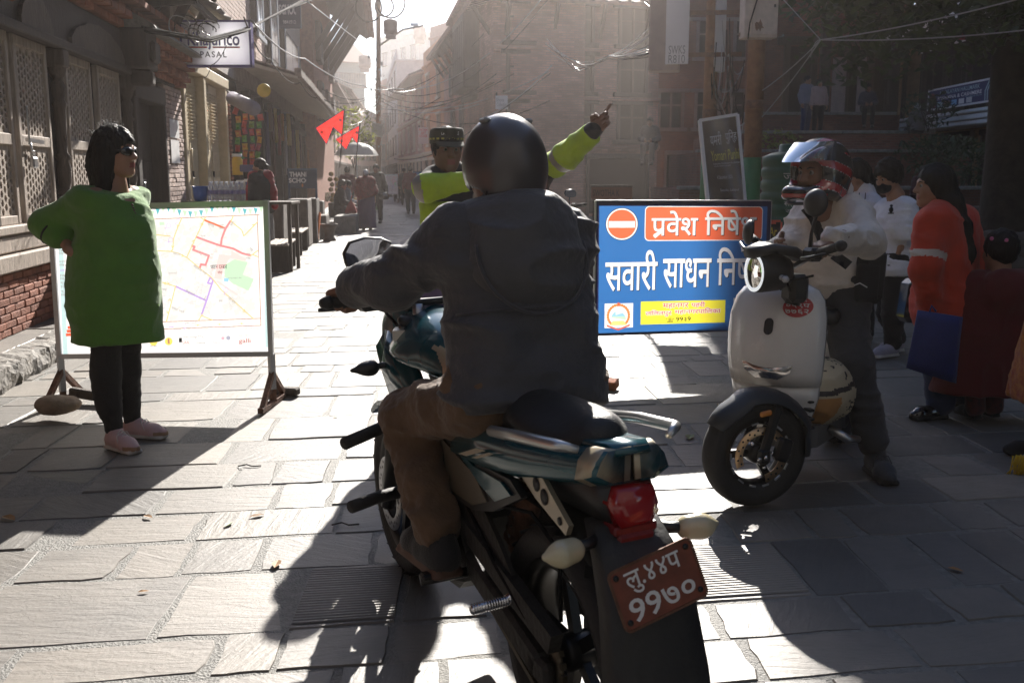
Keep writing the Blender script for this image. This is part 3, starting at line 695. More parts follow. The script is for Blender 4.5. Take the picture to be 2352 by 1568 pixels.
# ------------------------------------------------------------------ shop building: cream doors, shops, pent roof
def shop_building():
    s0=sx(426)
    r=empty('shop_building',FW(s0,0,0),0,'narrow shop building with cream shutters, open stalls and a pent roof','shop')
    off=-Vector(r.location)
    def bl(b,name,mat,parent=r):
        o=b.build(name,mat,parent)
        if parent is r: o.location=off
        return o
    sA,sB=sx(528),sx(712)
    WW=M('grey_brick',(.34,.30,.27),.85,var=.25,vscale=6,bump=.4,bscale=40)
    b=MB(); fbox(b,s0+.02,sB+8,-1.6,-.9,0,7.5); fbox(b,s0,sA,-.9,-.25,0,3.2); fbox(b,s0+.02,sB+4,-.9,-.1,3.3,7.5); bl(b,'wall',WW)
    # rows of pale bricks on the upper wall (courses that can be told apart)
    rr2=random.Random(9); cnt=0; zz=3.9
    while zz<6.6:
        s=s0+1.2+(cnt%2)*.15
        b=MB()
        while s<sx(655):
            fbox(b,s,s+.27,-.1,-.085+rr2.random()*.006,zz,zz+.075); s+=.285
        tag(bl(b,'brick_course',BRICKW),kind='stuff'); zz+=.087; cnt+=1
    fr=MB()
    for px in (430,476,524): s=sx(px); fbox(fr,s-.09,s+.09,-.25,.03,.15,2.95,.01)
    fbox(fr,s0,sA,-.25,.05,2.95,3.12,.01); bl(fr,'door_frame',CREAM)
    for (p,q) in ((436,454),(456,472),(481,500),(502,519)):         # four shutter leaves with louvres
        a,c=sx(p),sx(q); b=MB(); fbox(b,a,c,-.16,-.11,.2,2.93,.008); lf=bl(b,'shutter',CREAM)
        b=MB()
        for k in range(16): z=1.95+k*.055; b.bar(FW(a+.06,-.10,z),FW(c-.06,-.10,z),.03,.012)
        fbox(b,a+.06,c-.06,-.11,-.095,1.05,1.35,.01); fbox(b,a+.06,c-.06,-.11,-.095,1.45,1.8,.01); fbox(b,a+.06,c-.06,-.11,-.095,.35,.95,.01)
        b.build('louvre_panel',CREAM,lf)
        b=MB(); fbox(b,a+.02,a+.05,-.1,-.07,1.35,1.45,.005); b.build('handle',BLACKM,lf)
    # brick strip beside the shutters and posts of the stalls
    zz=.2; rr3=random.Random(1); i=0
    while zz<2.9:
        brick_at(sx(529)+.12,.03,zz,.22,r,BRICK,h=.06,dep=.2); 
        zz+=.075
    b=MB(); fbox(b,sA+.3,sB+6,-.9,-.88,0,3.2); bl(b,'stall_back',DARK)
    b=MB(); s=sA+1.2
    while s<sB+2:
        fbox(b,s,s+.16,-.2,.0,.15,3.2,.02); s+=2.1
    fbox(b,sA+.2,sB+6,-.2,.02,2.75,2.95,.02); bl(b,'stall_post',WOODD)
    # pent roof with fringe of tiles
    a,c=sx(560),sx(735); b=MB(); b.prism([(-.1,3.75),(1.15,3.38),(1.15,3.33),(-.1,3.66)],a,c,lambda x,y,z: FW(z,x,y)); bl(b,'pent_roof',M('plaster_soffit',(.42,.36,.29),.8,var=.15))
    b=MB(); s=a; k=0; rf=random.Random(2)
    while s<c:
        w=.13; fbox(b,s,s+w*.9,1.1,1.24,3.36+.02*rf.random(),3.5+.05*rf.random(),.01); s+=w; k+=1
    s=a
    while s<c:
        for o in (0,.2,.4,.6,.8,1.0):
            b.box(FW(s+.1,o,3.76-.3*(o+.05)+.04),(.22,.19,.03),FR@Matrix.Rotation(.3,3,'Y'))
        s+=.21
    tag(bl(b,'roof_tiles',M('roof_tile_grey',(.25,.2,.17),.8,var=.4,vscale=8,bump=.4)),kind='stuff')
    # upper windows
    for (p,q,z0,z1) in ((598,612,4.6,6.6),(628,645,4.2,6.2),(660,690,3.9,5.6)):
        a,c=sx(p),sx(q); b=MB(); fbox(b,a,c,-.1,.06,z0,z1,.02); w=bl(b,'window',WOODD)
        b=MB(); fbox(b,a+.15,(a+c)/2-.05,.06,.075,z0+.15,z1-.15); fbox(b,(a+c)/2+.05,c-.15,.06,.075,z0+.15,z1-.15); b.build('pane',GLASSD,w)
        b=MB(); fbox(b,a,a+.13,.06,.09,z0,z1,.01); fbox(b,c-.13,c,.06,.09,z0,z1,.01); fbox(b,a-.2,c+.2,.06,.12,z0-.12,z0,.01); b.build('frame',M('blue_grey_frame',(.25,.28,.33),.6),w)
    return r
shop_building()
def eave_house():
    s0,s1=sx(706),sx(752); r=empty('tall_eave_house',FW(s0,0,0),0,'tall dark timber house with a huge overhanging roof and slanted struts','house'); off=-Vector(r.location)
    def bl(b,name,mat):
        o=b.build(name,mat,r); o.location=off; return o
    b=MB(); fbox(b,s0,s1,-4,.35,0,9.2); bl(b,'wall',BRICK)
    for k in range(6):
        b=MB(); s=s0+(s1-s0)*(k+.5)/6; b.bar(FW(s,.35,6.0),FW(s,1.7,8.0),.16,.2); bl(b,'strut',WOODD)
    b=MB(); b.prism([(-2,11.2),(-2,10.9),(2.1,8.0),(2.3,8.1),(2.25,8.25)],s0-1.6,s1+1.0,lambda x,y,z: FW(z,x,y)); bl(b,'roof',TILE)
    b=MB(); s=s0-1.6; rf=random.Random(6)
    while s<s1+1.0:
        b.bar(FW(s,2.2,8.16),FW(s,2.42,8.0+.05*rf.random()),.2,.1); s+=.3
    bl(b,'tile_edge',TILE)
    b=MB(); s=s0-1.4
    while s<s1+.8:
        b.bar(FW(s,.3,9.15),FW(s,2.1,7.95),.1,.12); s+=.45
    bl(b,'rafter',WOODD)
    for z in (3.4,5.6):
        for k in range(3):
            s=s0+(s1-s0)*(k+.5)/3; b=MB(); fbox(b,s-.7,s+.7,.35,.55,z,z+1.5,.03); w=bl(b,'window',WOOD); b=MB(); fbox(b,s-.5,s+.5,.55,.56,z+.2,z+1.3); b.build('pane',DARK,w)
    return r
eave_house()

# ------------------------------------------------------------------ generic town house
def house(label, A, B, depth, H, floors, wall, wins, win_w=.9, win_h=1.3, ground_h=2.5, roof=None, frame=WOOD, cornice=None, name='town_house', shop=True, eave=1.0, pane=GLASSD, struts=False, cat="house", slope=.28):
    """front from A to B (ground points), seen with A on the left; body goes back by depth"""
    A=Vector((A[0],A[1],0)); B=Vector((B[0],B[1],0)); d=(B-A); L=d.length; d.normalize(); nrm=Vector((d.y,-d.x,0)); R=Matrix((d,-nrm,Vector((0,0,1)))).transposed()
    r=empty(name,A,atan2(d.y,d.x),label,cat)
    def bx(b,x0,x1,o0,o1,z0,z1,ch=0): return b.box(((x0+x1)/2,-(o0+o1)/2,(z0+z1)/2),(x1-x0,abs(o1-o0),z1-z0),None,ch)
    b=MB(); bx(b,0,L,-depth,0,0,H); b.build('wall',wall,r)
    fh=(H-ground_h)/max(1,floors-1)
    for f in range(1,floors):
        z=ground_h+(f-1)*fh
        if cornice: b=MB(); bx(b,-.05,L+.05,.0,.14,z-.1,z+.02,.02); bx(b,-.02,L+.02,.0,.08,z-.18,z-.1,.01); b.build('cornice',cornice,r)
        n=wins if isinstance(wins,int) else wins[f-1]
        for i in range(n):
            x=L*(i+.5)/n; w=win_w; z0=z+(fh-win_h)*.45
            b=MB(); bx(b,x-w/2-.12,x-w/2,.002,.07,z0-.1,z0+win_h+.12,.01); bx(b,x+w/2,x+w/2+.12,.002,.07,z0-.1,z0+win_h+.12,.01); bx(b,x-w/2-.3,x+w/2+.3,.002,.1,z0+win_h,z0+win_h+.13,.01); bx(b,x-w/2-.25,x+w/2+.25,.002,.12,z0-.14,z0,.01)
            bx(b,x-.035,x+.035,.002,.05,z0,z0+win_h); bx(b,x-w/2,x+w/2,.002,.045,z0+win_h*.62,z0+win_h*.62+.05)
            wo=b.build('window',frame,r); b=MB(); bx(b,x-w/2,x+w/2,.001,.012,z0,z0+win_h); b.build('pane',pane,wo)
    if shop:
        n=max(1,int(L/2.4))
        for i in range(n):
            x=L*(i+.5)/n; w=L/n*.72
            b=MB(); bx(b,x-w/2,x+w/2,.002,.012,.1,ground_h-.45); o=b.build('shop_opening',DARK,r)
            b=MB(); bx(b,x-w/2-.1,x-w/2,.002,.1,.0,ground_h-.4,.01); bx(b,x+w/2,x+w/2+.1,.002,.1,0,ground_h-.4,.01); bx(b,x-w/2-.1,x+w/2+.1,.002,.16,ground_h-.45,ground_h-.28,.01); b.build('shop_frame',frame,o)
    if roof=='slope':
        b=MB(); b.prism([(-eave,H-.25),(-eave,H-.12),(depth*.5,H+depth*slope),(depth+eave,H-.12),(depth+eave,H-.25),(depth*.5,H+depth*slope-.15)],-eave*.7,L+eave*.7,lambda x,y,z:(z,x,y)); ro=b.build('roof',TILE,r)
        b=MB(); x=-eave*.7
        while x<L+eave*.7: b.bar((x,-eave,H-.16),(x,.0,H+.2),.08,.1); x+=.45
        b.build('rafter',WOODD,ro)
        if struts:
            x=.4
            while x<L: b=MB(); b.bar((x,0,H-1.2),(x,-eave*.8,H-.2),.1,.12); b.build('strut',WOODD,r); x+=1.6
    else:
        b=MB(); bx(b,-.1,L+.1,-depth-.1,.12,H,H+.15,.02); bx(b,0,L,-.12,.0,H+.15,H+.9); b.build('parapet',wall,r)
    return r
RED_W = M('brick_wall_warm',(.50,.26,.19),.85,var=.22,vscale=2.5,bump=.5,bscale=30,brick=.24)
OR_W = M('orange_plaster',(.50,.24,.12),.85,var=.15,vscale=2)
PINK_W = M('pink_plaster',(.42,.26,.21),.85,var=.15,vscale=2)
WHITE_W = M('white_plaster',(.52,.50,.48),.85,var=.15,vscale=2)
BROWN_W = M('brown_brick',(.22,.09,.062),.85,var=.25,vscale=3,bump=.5,bscale=25,brick=.24)
CREAMF = M('cream_frame',(.55,.47,.36),.7,var=.1)
def q_at(px,Y): return ((px-1176)/FPX/1.0142*Y, Y)
C0=q_at(1135,33.0); C1=q_at(1508,34.5); C2=q_at(1022,49.0)
# brick corner house: its street face and its square face
def corner_house():
    r=house('large pink brick corner house with carved window bay, behind the traffic officers',C0,C1,4.5,7.0,4,RED_W,(3,3,3),.85,1.15,2.35,'slope',WOOD,RED_W,shop=True,eave=.7,struts=True,slope=.12,pane=M('dim_pane',(.02,.016,.014),.3,var=0))
    R=Matrix.Rotation(-r.rotation_euler.z,3,'Z'); A=Vector((C0[0],C0[1],0)); S0=R@(Vector((C2[0],C2[1],0))-A)
    d=S0.normalized(); n=Vector((d.y,-d.x,0)); n = n if n.x<0 else -n
    def sb(b,t0,t1,o0,o1,z0,z1,ch=0): 
        M3=Matrix((n,d,Vector((0,0,1)))).transposed(); c=d*((t0+t1)/2)+n*((o0+o1)/2); return b.box((c.x,c.y,(z0+z1)/2),(abs(o1-o0),t1-t0,z1-z0),M3,ch)
    L=S0.length; b=MB(); sb(b,.02,L,-3,.0,0,7.0); b.build('side_wall',RED_W,r)
    for z in (2.3,4.4): b=MB(); sb(b,0,L,.0,.14,z-.1,z+.03,.02); b.build('cornice',RED_W,r)
    for t,z in ((2.2,2.9),(5.2,2.9),(8.6,2.9),(12,2.9),(9.5,4.9),(12.5,4.9)):
        b=MB(); sb(b,t-.6,t+.6,.002,.1,z-.1,z+1.3,.02); w=b.build('window',WOOD,r); b=MB(); sb(b,t-.42,t+.42,.1,.11,z+.05,z+1.15); b.build('pane',DARK,w)
    b=MB(); sb(b,2.0,5.4,.002,.75,4.3,6.9,.05); sb(b,2.3,5.1,.0,.5,3.95,4.3,.08); bay=b.build('carved_window_bay',WOODD,r)
    b=MB()
    for k in range(5): sb(b,2.25+k*.64,2.65+k*.64,.75,.77,4.8,6.5)
    b.build('lattice_pane',DARK,bay)
    b=MB(); M3=Matrix((n,d,Vector((0,0,1)))).transposed()
    def fr(x,y,z): p=n*x+d*z; return (p.x,p.y,y)
    b.prism([(.75,6.75),(.8,6.9),(-3,8.0),(-3,7.85)],-1.2,L+.6,fr); ro=b.build('side_roof',TILE,r)
    b=MB(); t=-1
    while t<L: b.bar(d*t+n*.72+Vector((0,0,6.78)),d*t+n*-.1+Vector((0,0,7.05)),.1,.12); t+=.5
    b.build('rafter',WOODD,ro)
    t=.6
    while t<L: b=MB(); b.bar(d*t+n*.02+Vector((0,0,5.9)),d*t+n*.6+Vector((0,0,6.75)),.1,.12); b.build('strut',WOODD,r); t+=1.7
corner_house()
# right side of the street beyond, then the left side, then the end of the street
D0=C2; D1=q_at(985,56); E1=q_at(960,62); E2=q_at(918,82); F1=q_at(905,96)
house('orange plastered house with white corner pilasters beyond the brick corner house',q_at(976,58),q_at(1023,50),8,7.2,3,OR_W,2,.8,1.4,2.6,None,CREAMF,CREAMF)
house('tall house with cream framed window rows on the right of the street',q_at(916,80),q_at(975,60),9,7.2,3,RED_W,5,1.0,1.5,2.6,'slope',CREAMF,CREAMF,eave=.9,slope=.12)
house('small pale house on the right at the bend of the street',q_at(893,108),q_at(915,84),9,10.5,4,WHITE_W,4,1.0,1.4,2.6,None,WOOD)
house('narrow pink house on the left past the big roof',q_at(752,62),q_at(790,84),9,7.0,3,PINK_W,4,1.0,1.4,2.6,'slope',WOOD,eave=.8)
house('red brick house with carved windows on the left near the end',q_at(790,86),q_at(826,112),9,8.5,3,RED_W,4,1.1,1.6,2.6,'slope',WOOD,eave=.9)
house('brown house closing the far end of the street on the left',q_at(824,116),q_at(868,122),9,8.0,3,PINK_W,3,1.2,1.6,2.6,'slope',WOOD,eave=1.0)
house('red house closing the far end of the street on the right',q_at(866,126),q_at(900,118),9,11.5,4,RED_W,3,1.2,1.6,2.6,None,WOOD)
house('pale grey block with parapet rising above the roofs at the end',q_at(880,150),q_at(965,138),10,20,5,WHITE_W,4,1.3,1.7,2.6,None,WOOD,shop=False)
house('high terrace house with brick parapet standing behind the orange house',q_at(992,78),q_at(1050,74),8,11.4,4,PINK_W,4,1.1,1.5,2.6,None,WOOD,shop=False)
house('green roofed glass house far above the left roofs',q_at(775,130),q_at(842,132),10,15.5,4,M('green_grey',(.2,.25,.24),.6),4,1.2,1.6,2.6,'slope',WOOD,shop=False)
# building behind the poles, temple and shawl shop on the right
house('tall red brick house with pale window frames behind the utility poles',q_at(1495,40),q_at(1745,40),6,24,9,BROWN_W,(3,)*8,.8,1.35,2.6,None,M('dull_frame',(.22,.19,.18),.7))
def temple():
    A=q_at(1470,29.5); B=q_at(2240,27.0)
    r=empty('temple_plinth',(A[0],A[1],0),0,'stepped red brick temple plinth rising in tiers behind the pedestrians','temple')
    def tier(px0,px1,Y,z,z0=0,nm='tier_wall'):
        a=q_at(px0,Y); c=q_at(px1,Y); x0,x1=a[0]-A[0],c[0]-A[0]; y=Y-A[1]
        b=MB(); b.box(((x0+x1)/2,y+2.5,(z+z0)/2),(x1-x0,5,z-z0)); w=b.build(nm,BROWN_W,r)
        b=MB(); x=x0; rt=random.Random(int(Y*10))
        while x<x1: L=rt.uniform(.8,1.4); b.box((x+L/2,y+.15,z+.04),(min(L,x1-x)-.015,.5,.09+rt.gauss(0,.004)),None,.015); x+=L
        b.build('coping_stone',STONE,w)
        b=MB(); zz=z0+.1; row=0                                      # brick courses proud of the wall
        while zz<z-.06:
            x=x0+(row%2)*.14
            while x<x1-.2: b.box((x+.13,y-.004,zz),(.26,.03,.07)); x+=.28
            zz+=.085; row+=1
        tag(b.build('brick_courses',BROWN_W,w),kind='stuff')
    tier(1560,2262,25.0,1.02); tier(1600,2222,28,1.99,1.0); tier(1660,2128,30,2.58,1.9); tier(1720,2058,32.5,3.26,2.5)
    H=23; a=q_at(1745,37); c=q_at(2062,37); x0,x1=a[0]-A[0],c[0]-A[0]; y=37-A[1]
    b=MB(); b.box(((x0+x1)/2,y+5,H/2),(x1-x0,10,H)); b.build('temple_wall',BROWN_W,r)
    for (p,q) in ((1800,1850),(1935,1958),(1990,2020)):
        a=q_at(p,37)[0]-A[0]; c=q_at(q,37)[0]-A[0]; b=MB(); b.box(((a+c)/2,y-.05,4.6),(c-a,.1,2.6),None,.02); d=b.build('doorway',WOODD,r)
        b=MB(); b.box((a-.1,y-.1,4.7),(.22,.22,2.9),None,.03); b.box((c+.1,y-.1,4.7),(.22,.22,2.9),None,.03); b.box(((a+c)/2,y-.1,6.1),(c-a+.9,.25,.3),None,.04); b.build('carved_frame',WOOD,d)
    for (p,q,h) in ((1905,1935,5.9),(1962,1980,5.9)):
        a=q_at(p,36.5)[0]-A[0]; c=q_at(q,36.5)[0]-A[0]; b=MB(); b.box(((a+c)/2,y-.3,4.5),(c-a,.08,2.0)); b.build('pale_panel',M('pale_panel',(.40,.33,.31),.7),r)
    for p in (1745,1900,2060):
        b=MB(); xx=q_at(p,33)[0]-A[0]; b.box((xx,33.8-A[1],5.3),(.32,.32,4.1),None,.05); b.build('temple_post',WOODD,r)
    a=q_at(1735,33)[0]-A[0]; c=q_at(2066,33)[0]-A[0]; b=MB(); b.prism([(-2.6,7.0),(-2.6,7.2),(3,10.0),(3,9.7)],a-.6,c+.6,lambda x,y_,z:(z,33.5-A[1]+x,y_)); b.build('temple_roof',TILE,r)
temple()
def shawl_shop():
    A=q_at(2078,36.5); B=q_at(2350,28.0)
    r=house('yellowish brick shop building with white balcony bands behind the big tree',A,B,8,11,4,M('yellow_brick',(.30,.20,.12),.85,var=.25,vscale=4,bump=.4),(3,3,3),1.3,1.5,3.0,None,WOODD,WHITE,shop=True)
    L=(Vector(B)-Vector(A)).length
    for z in (2.85,5.95):
        b=MB(); b.box((L/2,-.55,z),(L+.3,1.1,.12),None,.02); b.box((L/2,-.6,z+.16),(L+.3,1.1,.14),None,.02); b.box((L/2,-.62,z+.32),(L+.3,1.16,.1),None,.02); b.build('balcony_band',WHITE,r)
    b=MB(); b.box((L/2,-.02,4.6),(L-.6,.06,2.4)); b.build('gallery_opening',DARK,r)
    for k in range(6): b=MB(); b.box((.2+k*(L-.4)/5,-.9,4.55),(.14,.14,2.7),None,.02); b.build('gallery_post',WOODD,r)
    b=MB(); b.box((L*.06,-.3,4.6),(.9,.5,2.75)); b.build('end_pier',M('yellow_brick',(.3,.2,.12)),r)
    return r,A,B
SHOP_R=shawl_shop()

DGREY = M('sky_blocker_front',(.075,.072,.07),.85,var=.25,vscale=2)  # kept dark so the added houses bounce little sunlight back
# unseen houses added behind and right of the camera to block sky light
house('dark brick row house facing the square from behind',(9,-5.5),(-9,-6.5),8,15,5,DGREY,6,1.0,1.3,2.6,None,WOODD)
house('tall dark brick house closing the square on the right',(12.5,20),(11.5,-6),8,15,5,DGREY,7,1.0,1.3,2.6,None,WOODD)
# ------------------------------------------------------------------ people
V3 = lambda *a: np.array(a, float)
SKIN = M('skin', (.36,.19,.12), .5, var=.08, vscale=14, bump=.08, bscale=120, sss=.05)
SKIN_D = M('skin_dark', (.23,.115,.07), .5, var=.08, vscale=14, bump=.08, bscale=120, sss=.05)
LIPS = M('lips', (.28,.07,.06), .4, var=.05)
EYEW = M('eye_white', (.36,.33,.31), .2, var=0)
IRIS = M('iris', (.02,.012,.008), .15, var=0)
HAIR = M('hair_black', (.0045,.004,.0038), .58, spec=.22, var=.5, vscale=30, bump=.5, bscale=90, stretch=(1,1,.12))
HAIRB = M('hair_brown', (.03,.016,.01), .42, var=.5, vscale=40, bump=.9, bscale=90, stretch=(1,1,.1))
HAIRG = M('hair_grey', (.45,.44,.43), .5, var=.3, vscale=30, bump=.8, bscale=90, stretch=(1,1,.2))
def unit(v):
    v = np.array(v, float); return v/max(np.linalg.norm(v),1e-9)
def head_R(yaw, pitch=0.0, roll=0.0):
    """yaw: 0 looks along +y (away from the camera), positive turns to -x; pitch > 0 looks up"""
    return np.array(Matrix.Rotation(yaw,3,'Z') @ Matrix.Rotation(pitch,3,'X') @ Matrix.Rotation(roll,3,'Y'))
_hd = {}
def head_mesh(h, female=False):
    key = (h, female)
    if key in _hd: return _hd[key]
    s = SDF(); w = .94 if female else 1.0
    s.ell((0,-.012,.03),(.075*w,.094,.088),k=0).ell((0,.028,-.03),(.062*w,.064,.085),k=.04)
    for x in (-1,1):
        s.cone((x*.05*w,-.005,-.06),(x*.018,.062,-.1),.02,.018,k=.035)
        s.ell((x*.04*w,.056,-.026),(.024,.026,.024),k=.03)
        s.cone((x*.012,.08,.027),(x*.046,.068,.028),.0125,.010,k=.018)
    s.ell((0,.071,-.097),(.022,.018,.016),k=.025)
    for x in (-1,1): s.ell((x*.031,.096,.006),(.019,.017,.0125),k=.014,sub=True)
    s.cone((0,.086,.016),(0,.11,-.024),.0085,.0125,k=.014)
    for x in (-1,1): s.ell((x*.0125,.098,-.029),(.0095,.0115,.008),k=.010)
    s.cone((-.017,.083,-.056),(.017,.083,-.056),.009,k=.010).cone((-.014,.083,-.069),(.014,.083,-.069),.0095,k=.010)
    s.cone((-.024,.099,-.0625),(.024,.099,-.0625),.0028,k=.005,sub=True)
    for x in (-1,1):
        s.ell((x*.077*w,-.012,-.008),(.011,.021,.032),R=head_R(-x*.35),k=.008)
        s.ell((x*.086*w,-.008,-.006),(.006,.011,.02),R=head_R(-x*.35),k=.006,sub=True)
    s.cone((0,-.02,-.06),(0,-.038,-.2),.05 if female else .057,.056 if female else .066,k=.03)
    V,Q = s.mesh(h); V = smoothed(V,Q,1,.35)
    _hd[key] = (V,Q); return V,Q
_hn = {}
HANDS = {'relax': ((.35,.45,.3),(.4,.5,.35),(.45,.55,.4),(.5,.6,.4),0),
         'grip': ((1.1,1.35,.8),)*4+(1,), 'fist': ((1.3,1.6,1.0),)*4+(1,),
         'point': ((.05,.12,.08),(.75,1.1,.7),(.9,1.2,.8),(1.0,1.3,.8),1),
         'flat': ((.12,.15,.1),(.12,.16,.1),(.15,.2,.12),(.2,.25,.15),0)}
def hand_mesh(kind, h=.0035):
    if (kind,h) in _hn: return _hn[(kind,h)]
    s = SDF(); c = HANDS[kind]
    s.cone((0,-.05,0),(0,.0,0),.027,.026,k=0)
    s.box((0,.05,0),(.076,.096,.026),rnd=.012,k=.02)
    s.ell((-.022,.035,-.012),(.02,.034,.014),k=.015)
    for i,(x,L,yb) in enumerate(((-.028,.074,.092),(-.0095,.082,.097),(.0095,.076,.094),(.0275,.06,.086))):
        p = V3(x,yb-.008,.002); a = 0.0; sp = (i-1.5)*.07
        for j,f in enumerate((.46,.31,.25)):
            a += c[i][j]; d = V3(sin(sp)*cos(a),cos(sp)*cos(a),-sin(a)); q = p+d*L*f
            s.cone(p,q,.0092-.0009*j,.0086-.0010*j,k=.006); p = q
    if c[4]: pts = [(-.026,.02,-.008),(-.048,.045,-.03),(-.034,.068,-.048),(-.012,.075,-.054)]
    else: pts = [(-.026,.018,-.006),(-.052,.045,-.016),(-.062,.072,-.022),(-.066,.098,-.025)]
    for j in range(3): s.cone(pts[j],pts[j+1],.0125-.0014*j,.0112-.0014*j,k=.010)
    V,Q = s.mesh(h); _hn[(kind,h)] = (V,Q); return V,Q
def hand_at(kind, wrist, d, pn, side, h=.0035, sc=1.0):
    V,Q = hand_mesh(kind,h); V = V.copy()*sc
    if side < 0: V[:,0] *= -1; Q = Q[:,::-1]
    y = unit(d); pn = np.array(pn,float); z = -unit(pn-y*pn.dot(y)); x = np.cross(y,z)
    return V @ np.stack([x,y,z]) + np.array(wrist), Q
def join(parts):
    vs=[];qs=[];b=0
    for V,Q in parts: vs.append(V); qs.append(Q+b); b+=len(V)
    return np.concatenate(vs), np.concatenate(qs)

def pose(H=1.70, rz=0.0, **kw):
    """joints of a standing figure facing rz (0 = +y), rotated; ready to be overridden"""
    k = H/1.70
    J = dict(hipR=(.088,0,.91),hipL=(-.088,0,.91),kneeR=(.1,.02,.49),kneeL=(-.1,.02,.49),ankR=(.1,-.02,.085),ankL=(-.1,-.02,.085),
             shR=(.165,-.005,1.395),shL=(-.165,-.005,1.395),elR=(.235,-.03,1.12),elL=(-.235,-.03,1.12),wrR=(.25,.06,.88),wrL=(-.25,.06,.88),
             neck=(0,-.01,1.44),head=(0,.015,1.585))
    J.update(kw)
    c,s = cos(rz),sin(rz)
    return {a: V3(c*v[0]-s*v[1], s*v[0]+c*v[1], v[2])*k for a,v in J.items()} | {'k':k,'rz':rz}

def torso(s, J, d=0.0, fat=1.0, belly=0.0):
    k = J['k']; hl,hr,sl,sr = J['hipL'],J['hipR'],J['shL'],J['shR']; pel=(hl+hr)/2; top=(sl+sr)/2
    lat = unit((hr-hl)/np.linalg.norm(hr-hl)+(sr-sl)/np.linalg.norm(sr-sl)); up = unit(top-pel); fw = np.cross(up,lat)
    w = pel+(top-pel)*.36; c = pel+(top-pel)*.72
    s.cone(hl+up*.03*k,hr+up*.03*k,(.105*fat)*k+d,k=0)
    s.cone(w-lat*.06*k*fat,w+lat*.06*k*fat,.103*k*fat+d,k=.09)
    s.cone(c-lat*.075*k*fat,c+lat*.075*k*fat,.112*k*fat+d,k=.09)
    s.cone(sl*.85+sr*.15-up*.01,sr*.85+sl*.15-up*.01,.062*k+d,k=.09)
    s.cone(pel+up*.05,c,.115*k*fat+d,.11*k*fat+d,k=.08)
    if belly: s.ell(w+fw*belly*.5*k-up*.03*k,((.15+belly*.2)*k+d,(.12+belly*.6)*k+d,.17*k+d),R=np.stack([lat,fw,up],1),k=.1)
    return pel,top,lat,up,fw
def limb(s, a, b, c, r0, r1, r2, k=.03, k0=.05):
    s.cone(a,b,r0,r1,k=k0).cone(b,c,r1,r2,k=k)
def person(label, base, J, parts, group=None, name='person', h=.012, skin=None, female=False, head=(0,0,0), hair=None, hands=('relax','relax'),
           hand_dirs=None, hs=None, fat=1.0, face=True, headh=None, hairmat=None, eyes=True, beard=False):
    """base: ground point; J: joints relative to it; parts(root, J): adds the clothes"""
    root = empty(name, base, 0, label, 'person', group)
    skin = skin or SKIN; k = J['k']; hs = hs or k*1.0
    s = SDF(); pel,top,lat,up,fw = torso(s, J, -.014, fat)
    for sd in 'RL':
        limb(s, J['sh'+sd], J['el'+sd], J['wr'+sd], .042*k, .037*k, .026*k)
        limb(s, J['hip'+sd], J['knee'+sd], J['ank'+sd], .072*k, .05*k, .036*k)
        s.cone(J['ank'+sd], J['ank'+sd]-V3(0,0,.04*k), .036*k, .03*k, k=.02)
    s.cone(top, J['neck'], .07*k, .06*k, k=.05).cone(J['neck'], J['head'], .054*k, .05*k, k=.03)
    P = [s.mesh(h)]; R = head_R(*head)
    nb = len(P[0][1])
    HV,HQ = head_mesh(headh or max(.006,h*.55), female); P.append((HV@R.T*hs+J['head'], HQ)); nh = len(HQ)
    for i,sd in enumerate('RL'):
        kd = hands[i]
        if not kd: continue
        if hand_dirs and hand_dirs[i] is not None: d,pn = hand_dirs[i]
        else: d = J['wr'+sd]-J['el'+sd]; pn = -lat if sd=='R' else lat
        P.append(hand_at(kd, J['wr'+sd], d, pn, 1 if sd=='R' else -1, max(.0035,h*.4), sc=k*1.0))
    V,Q = join(P); mi = np.zeros(len(Q),int)
    C = HV[HQ].mean(1); lip = (np.abs(C[:,0])<.023)&(C[:,1]>.082)&(C[:,2]>-.0775)&(C[:,2]<-.049)
    mi[nb:nb+nh][lip] = 1
    link('body', mesh('body', V, Q, [skin, LIPS], True, mi.tolist()), root)
    hp = lambda p: J['head'] + R@(np.array(p)*hs)
    if face:
        for x in (-1,1):
            b = MB(); b.ell(hp((x*.031,.0785,.007)),(.0118*hs,)*3,10,8); fwd = R@V3(0,1,0)
            o = b.build('eye', EYEW, root)
            b = MB(); b.ell(hp((x*.031,.0875,.0065)),(.0074*hs,.0042*hs,.0074*hs),8,6,rot=Matrix(R.tolist()).to_euler()); b.build('iris', IRIS, o)
            b = MB(); b.tube([hp((x*.014,.093,.025)),hp((x*.03,.0915,.032)),hp((x*.05,.077,.027))],[.0028*hs,.0036*hs,.0018*hs],6); b.build('eyebrow', HAIR, root)
    if hair: hair(root, J, R, hs, hairmat or HAIR)
    parts(root, J)
    return root
def put_head(sdf_fn, h, J, R, hs, mats, root, name, amp=0, freq=(30,30,10), seed=0, region=None, world=None, sm=1):
    s = SDF(); sdf_fn(s); V,Q = s.mesh(h)
    if sm: V = smoothed(V,Q,sm)
    V = V@R.T*hs + J['head']
    if world is not None:
        s2 = SDF(); world(s2); V2,Q2 = s2.mesh(h); V,Q = join([(V,Q),(V2,Q2)])
    if amp: V = folds(V,Q,amp,freq,seed)
    mi = None
    if region is not None:
        C = (V[Q].mean(1)-J['head'])@R/hs; mi = region(C).astype(int).tolist()
    return link(name, mesh(name,V,Q,mats,True,mi), root)
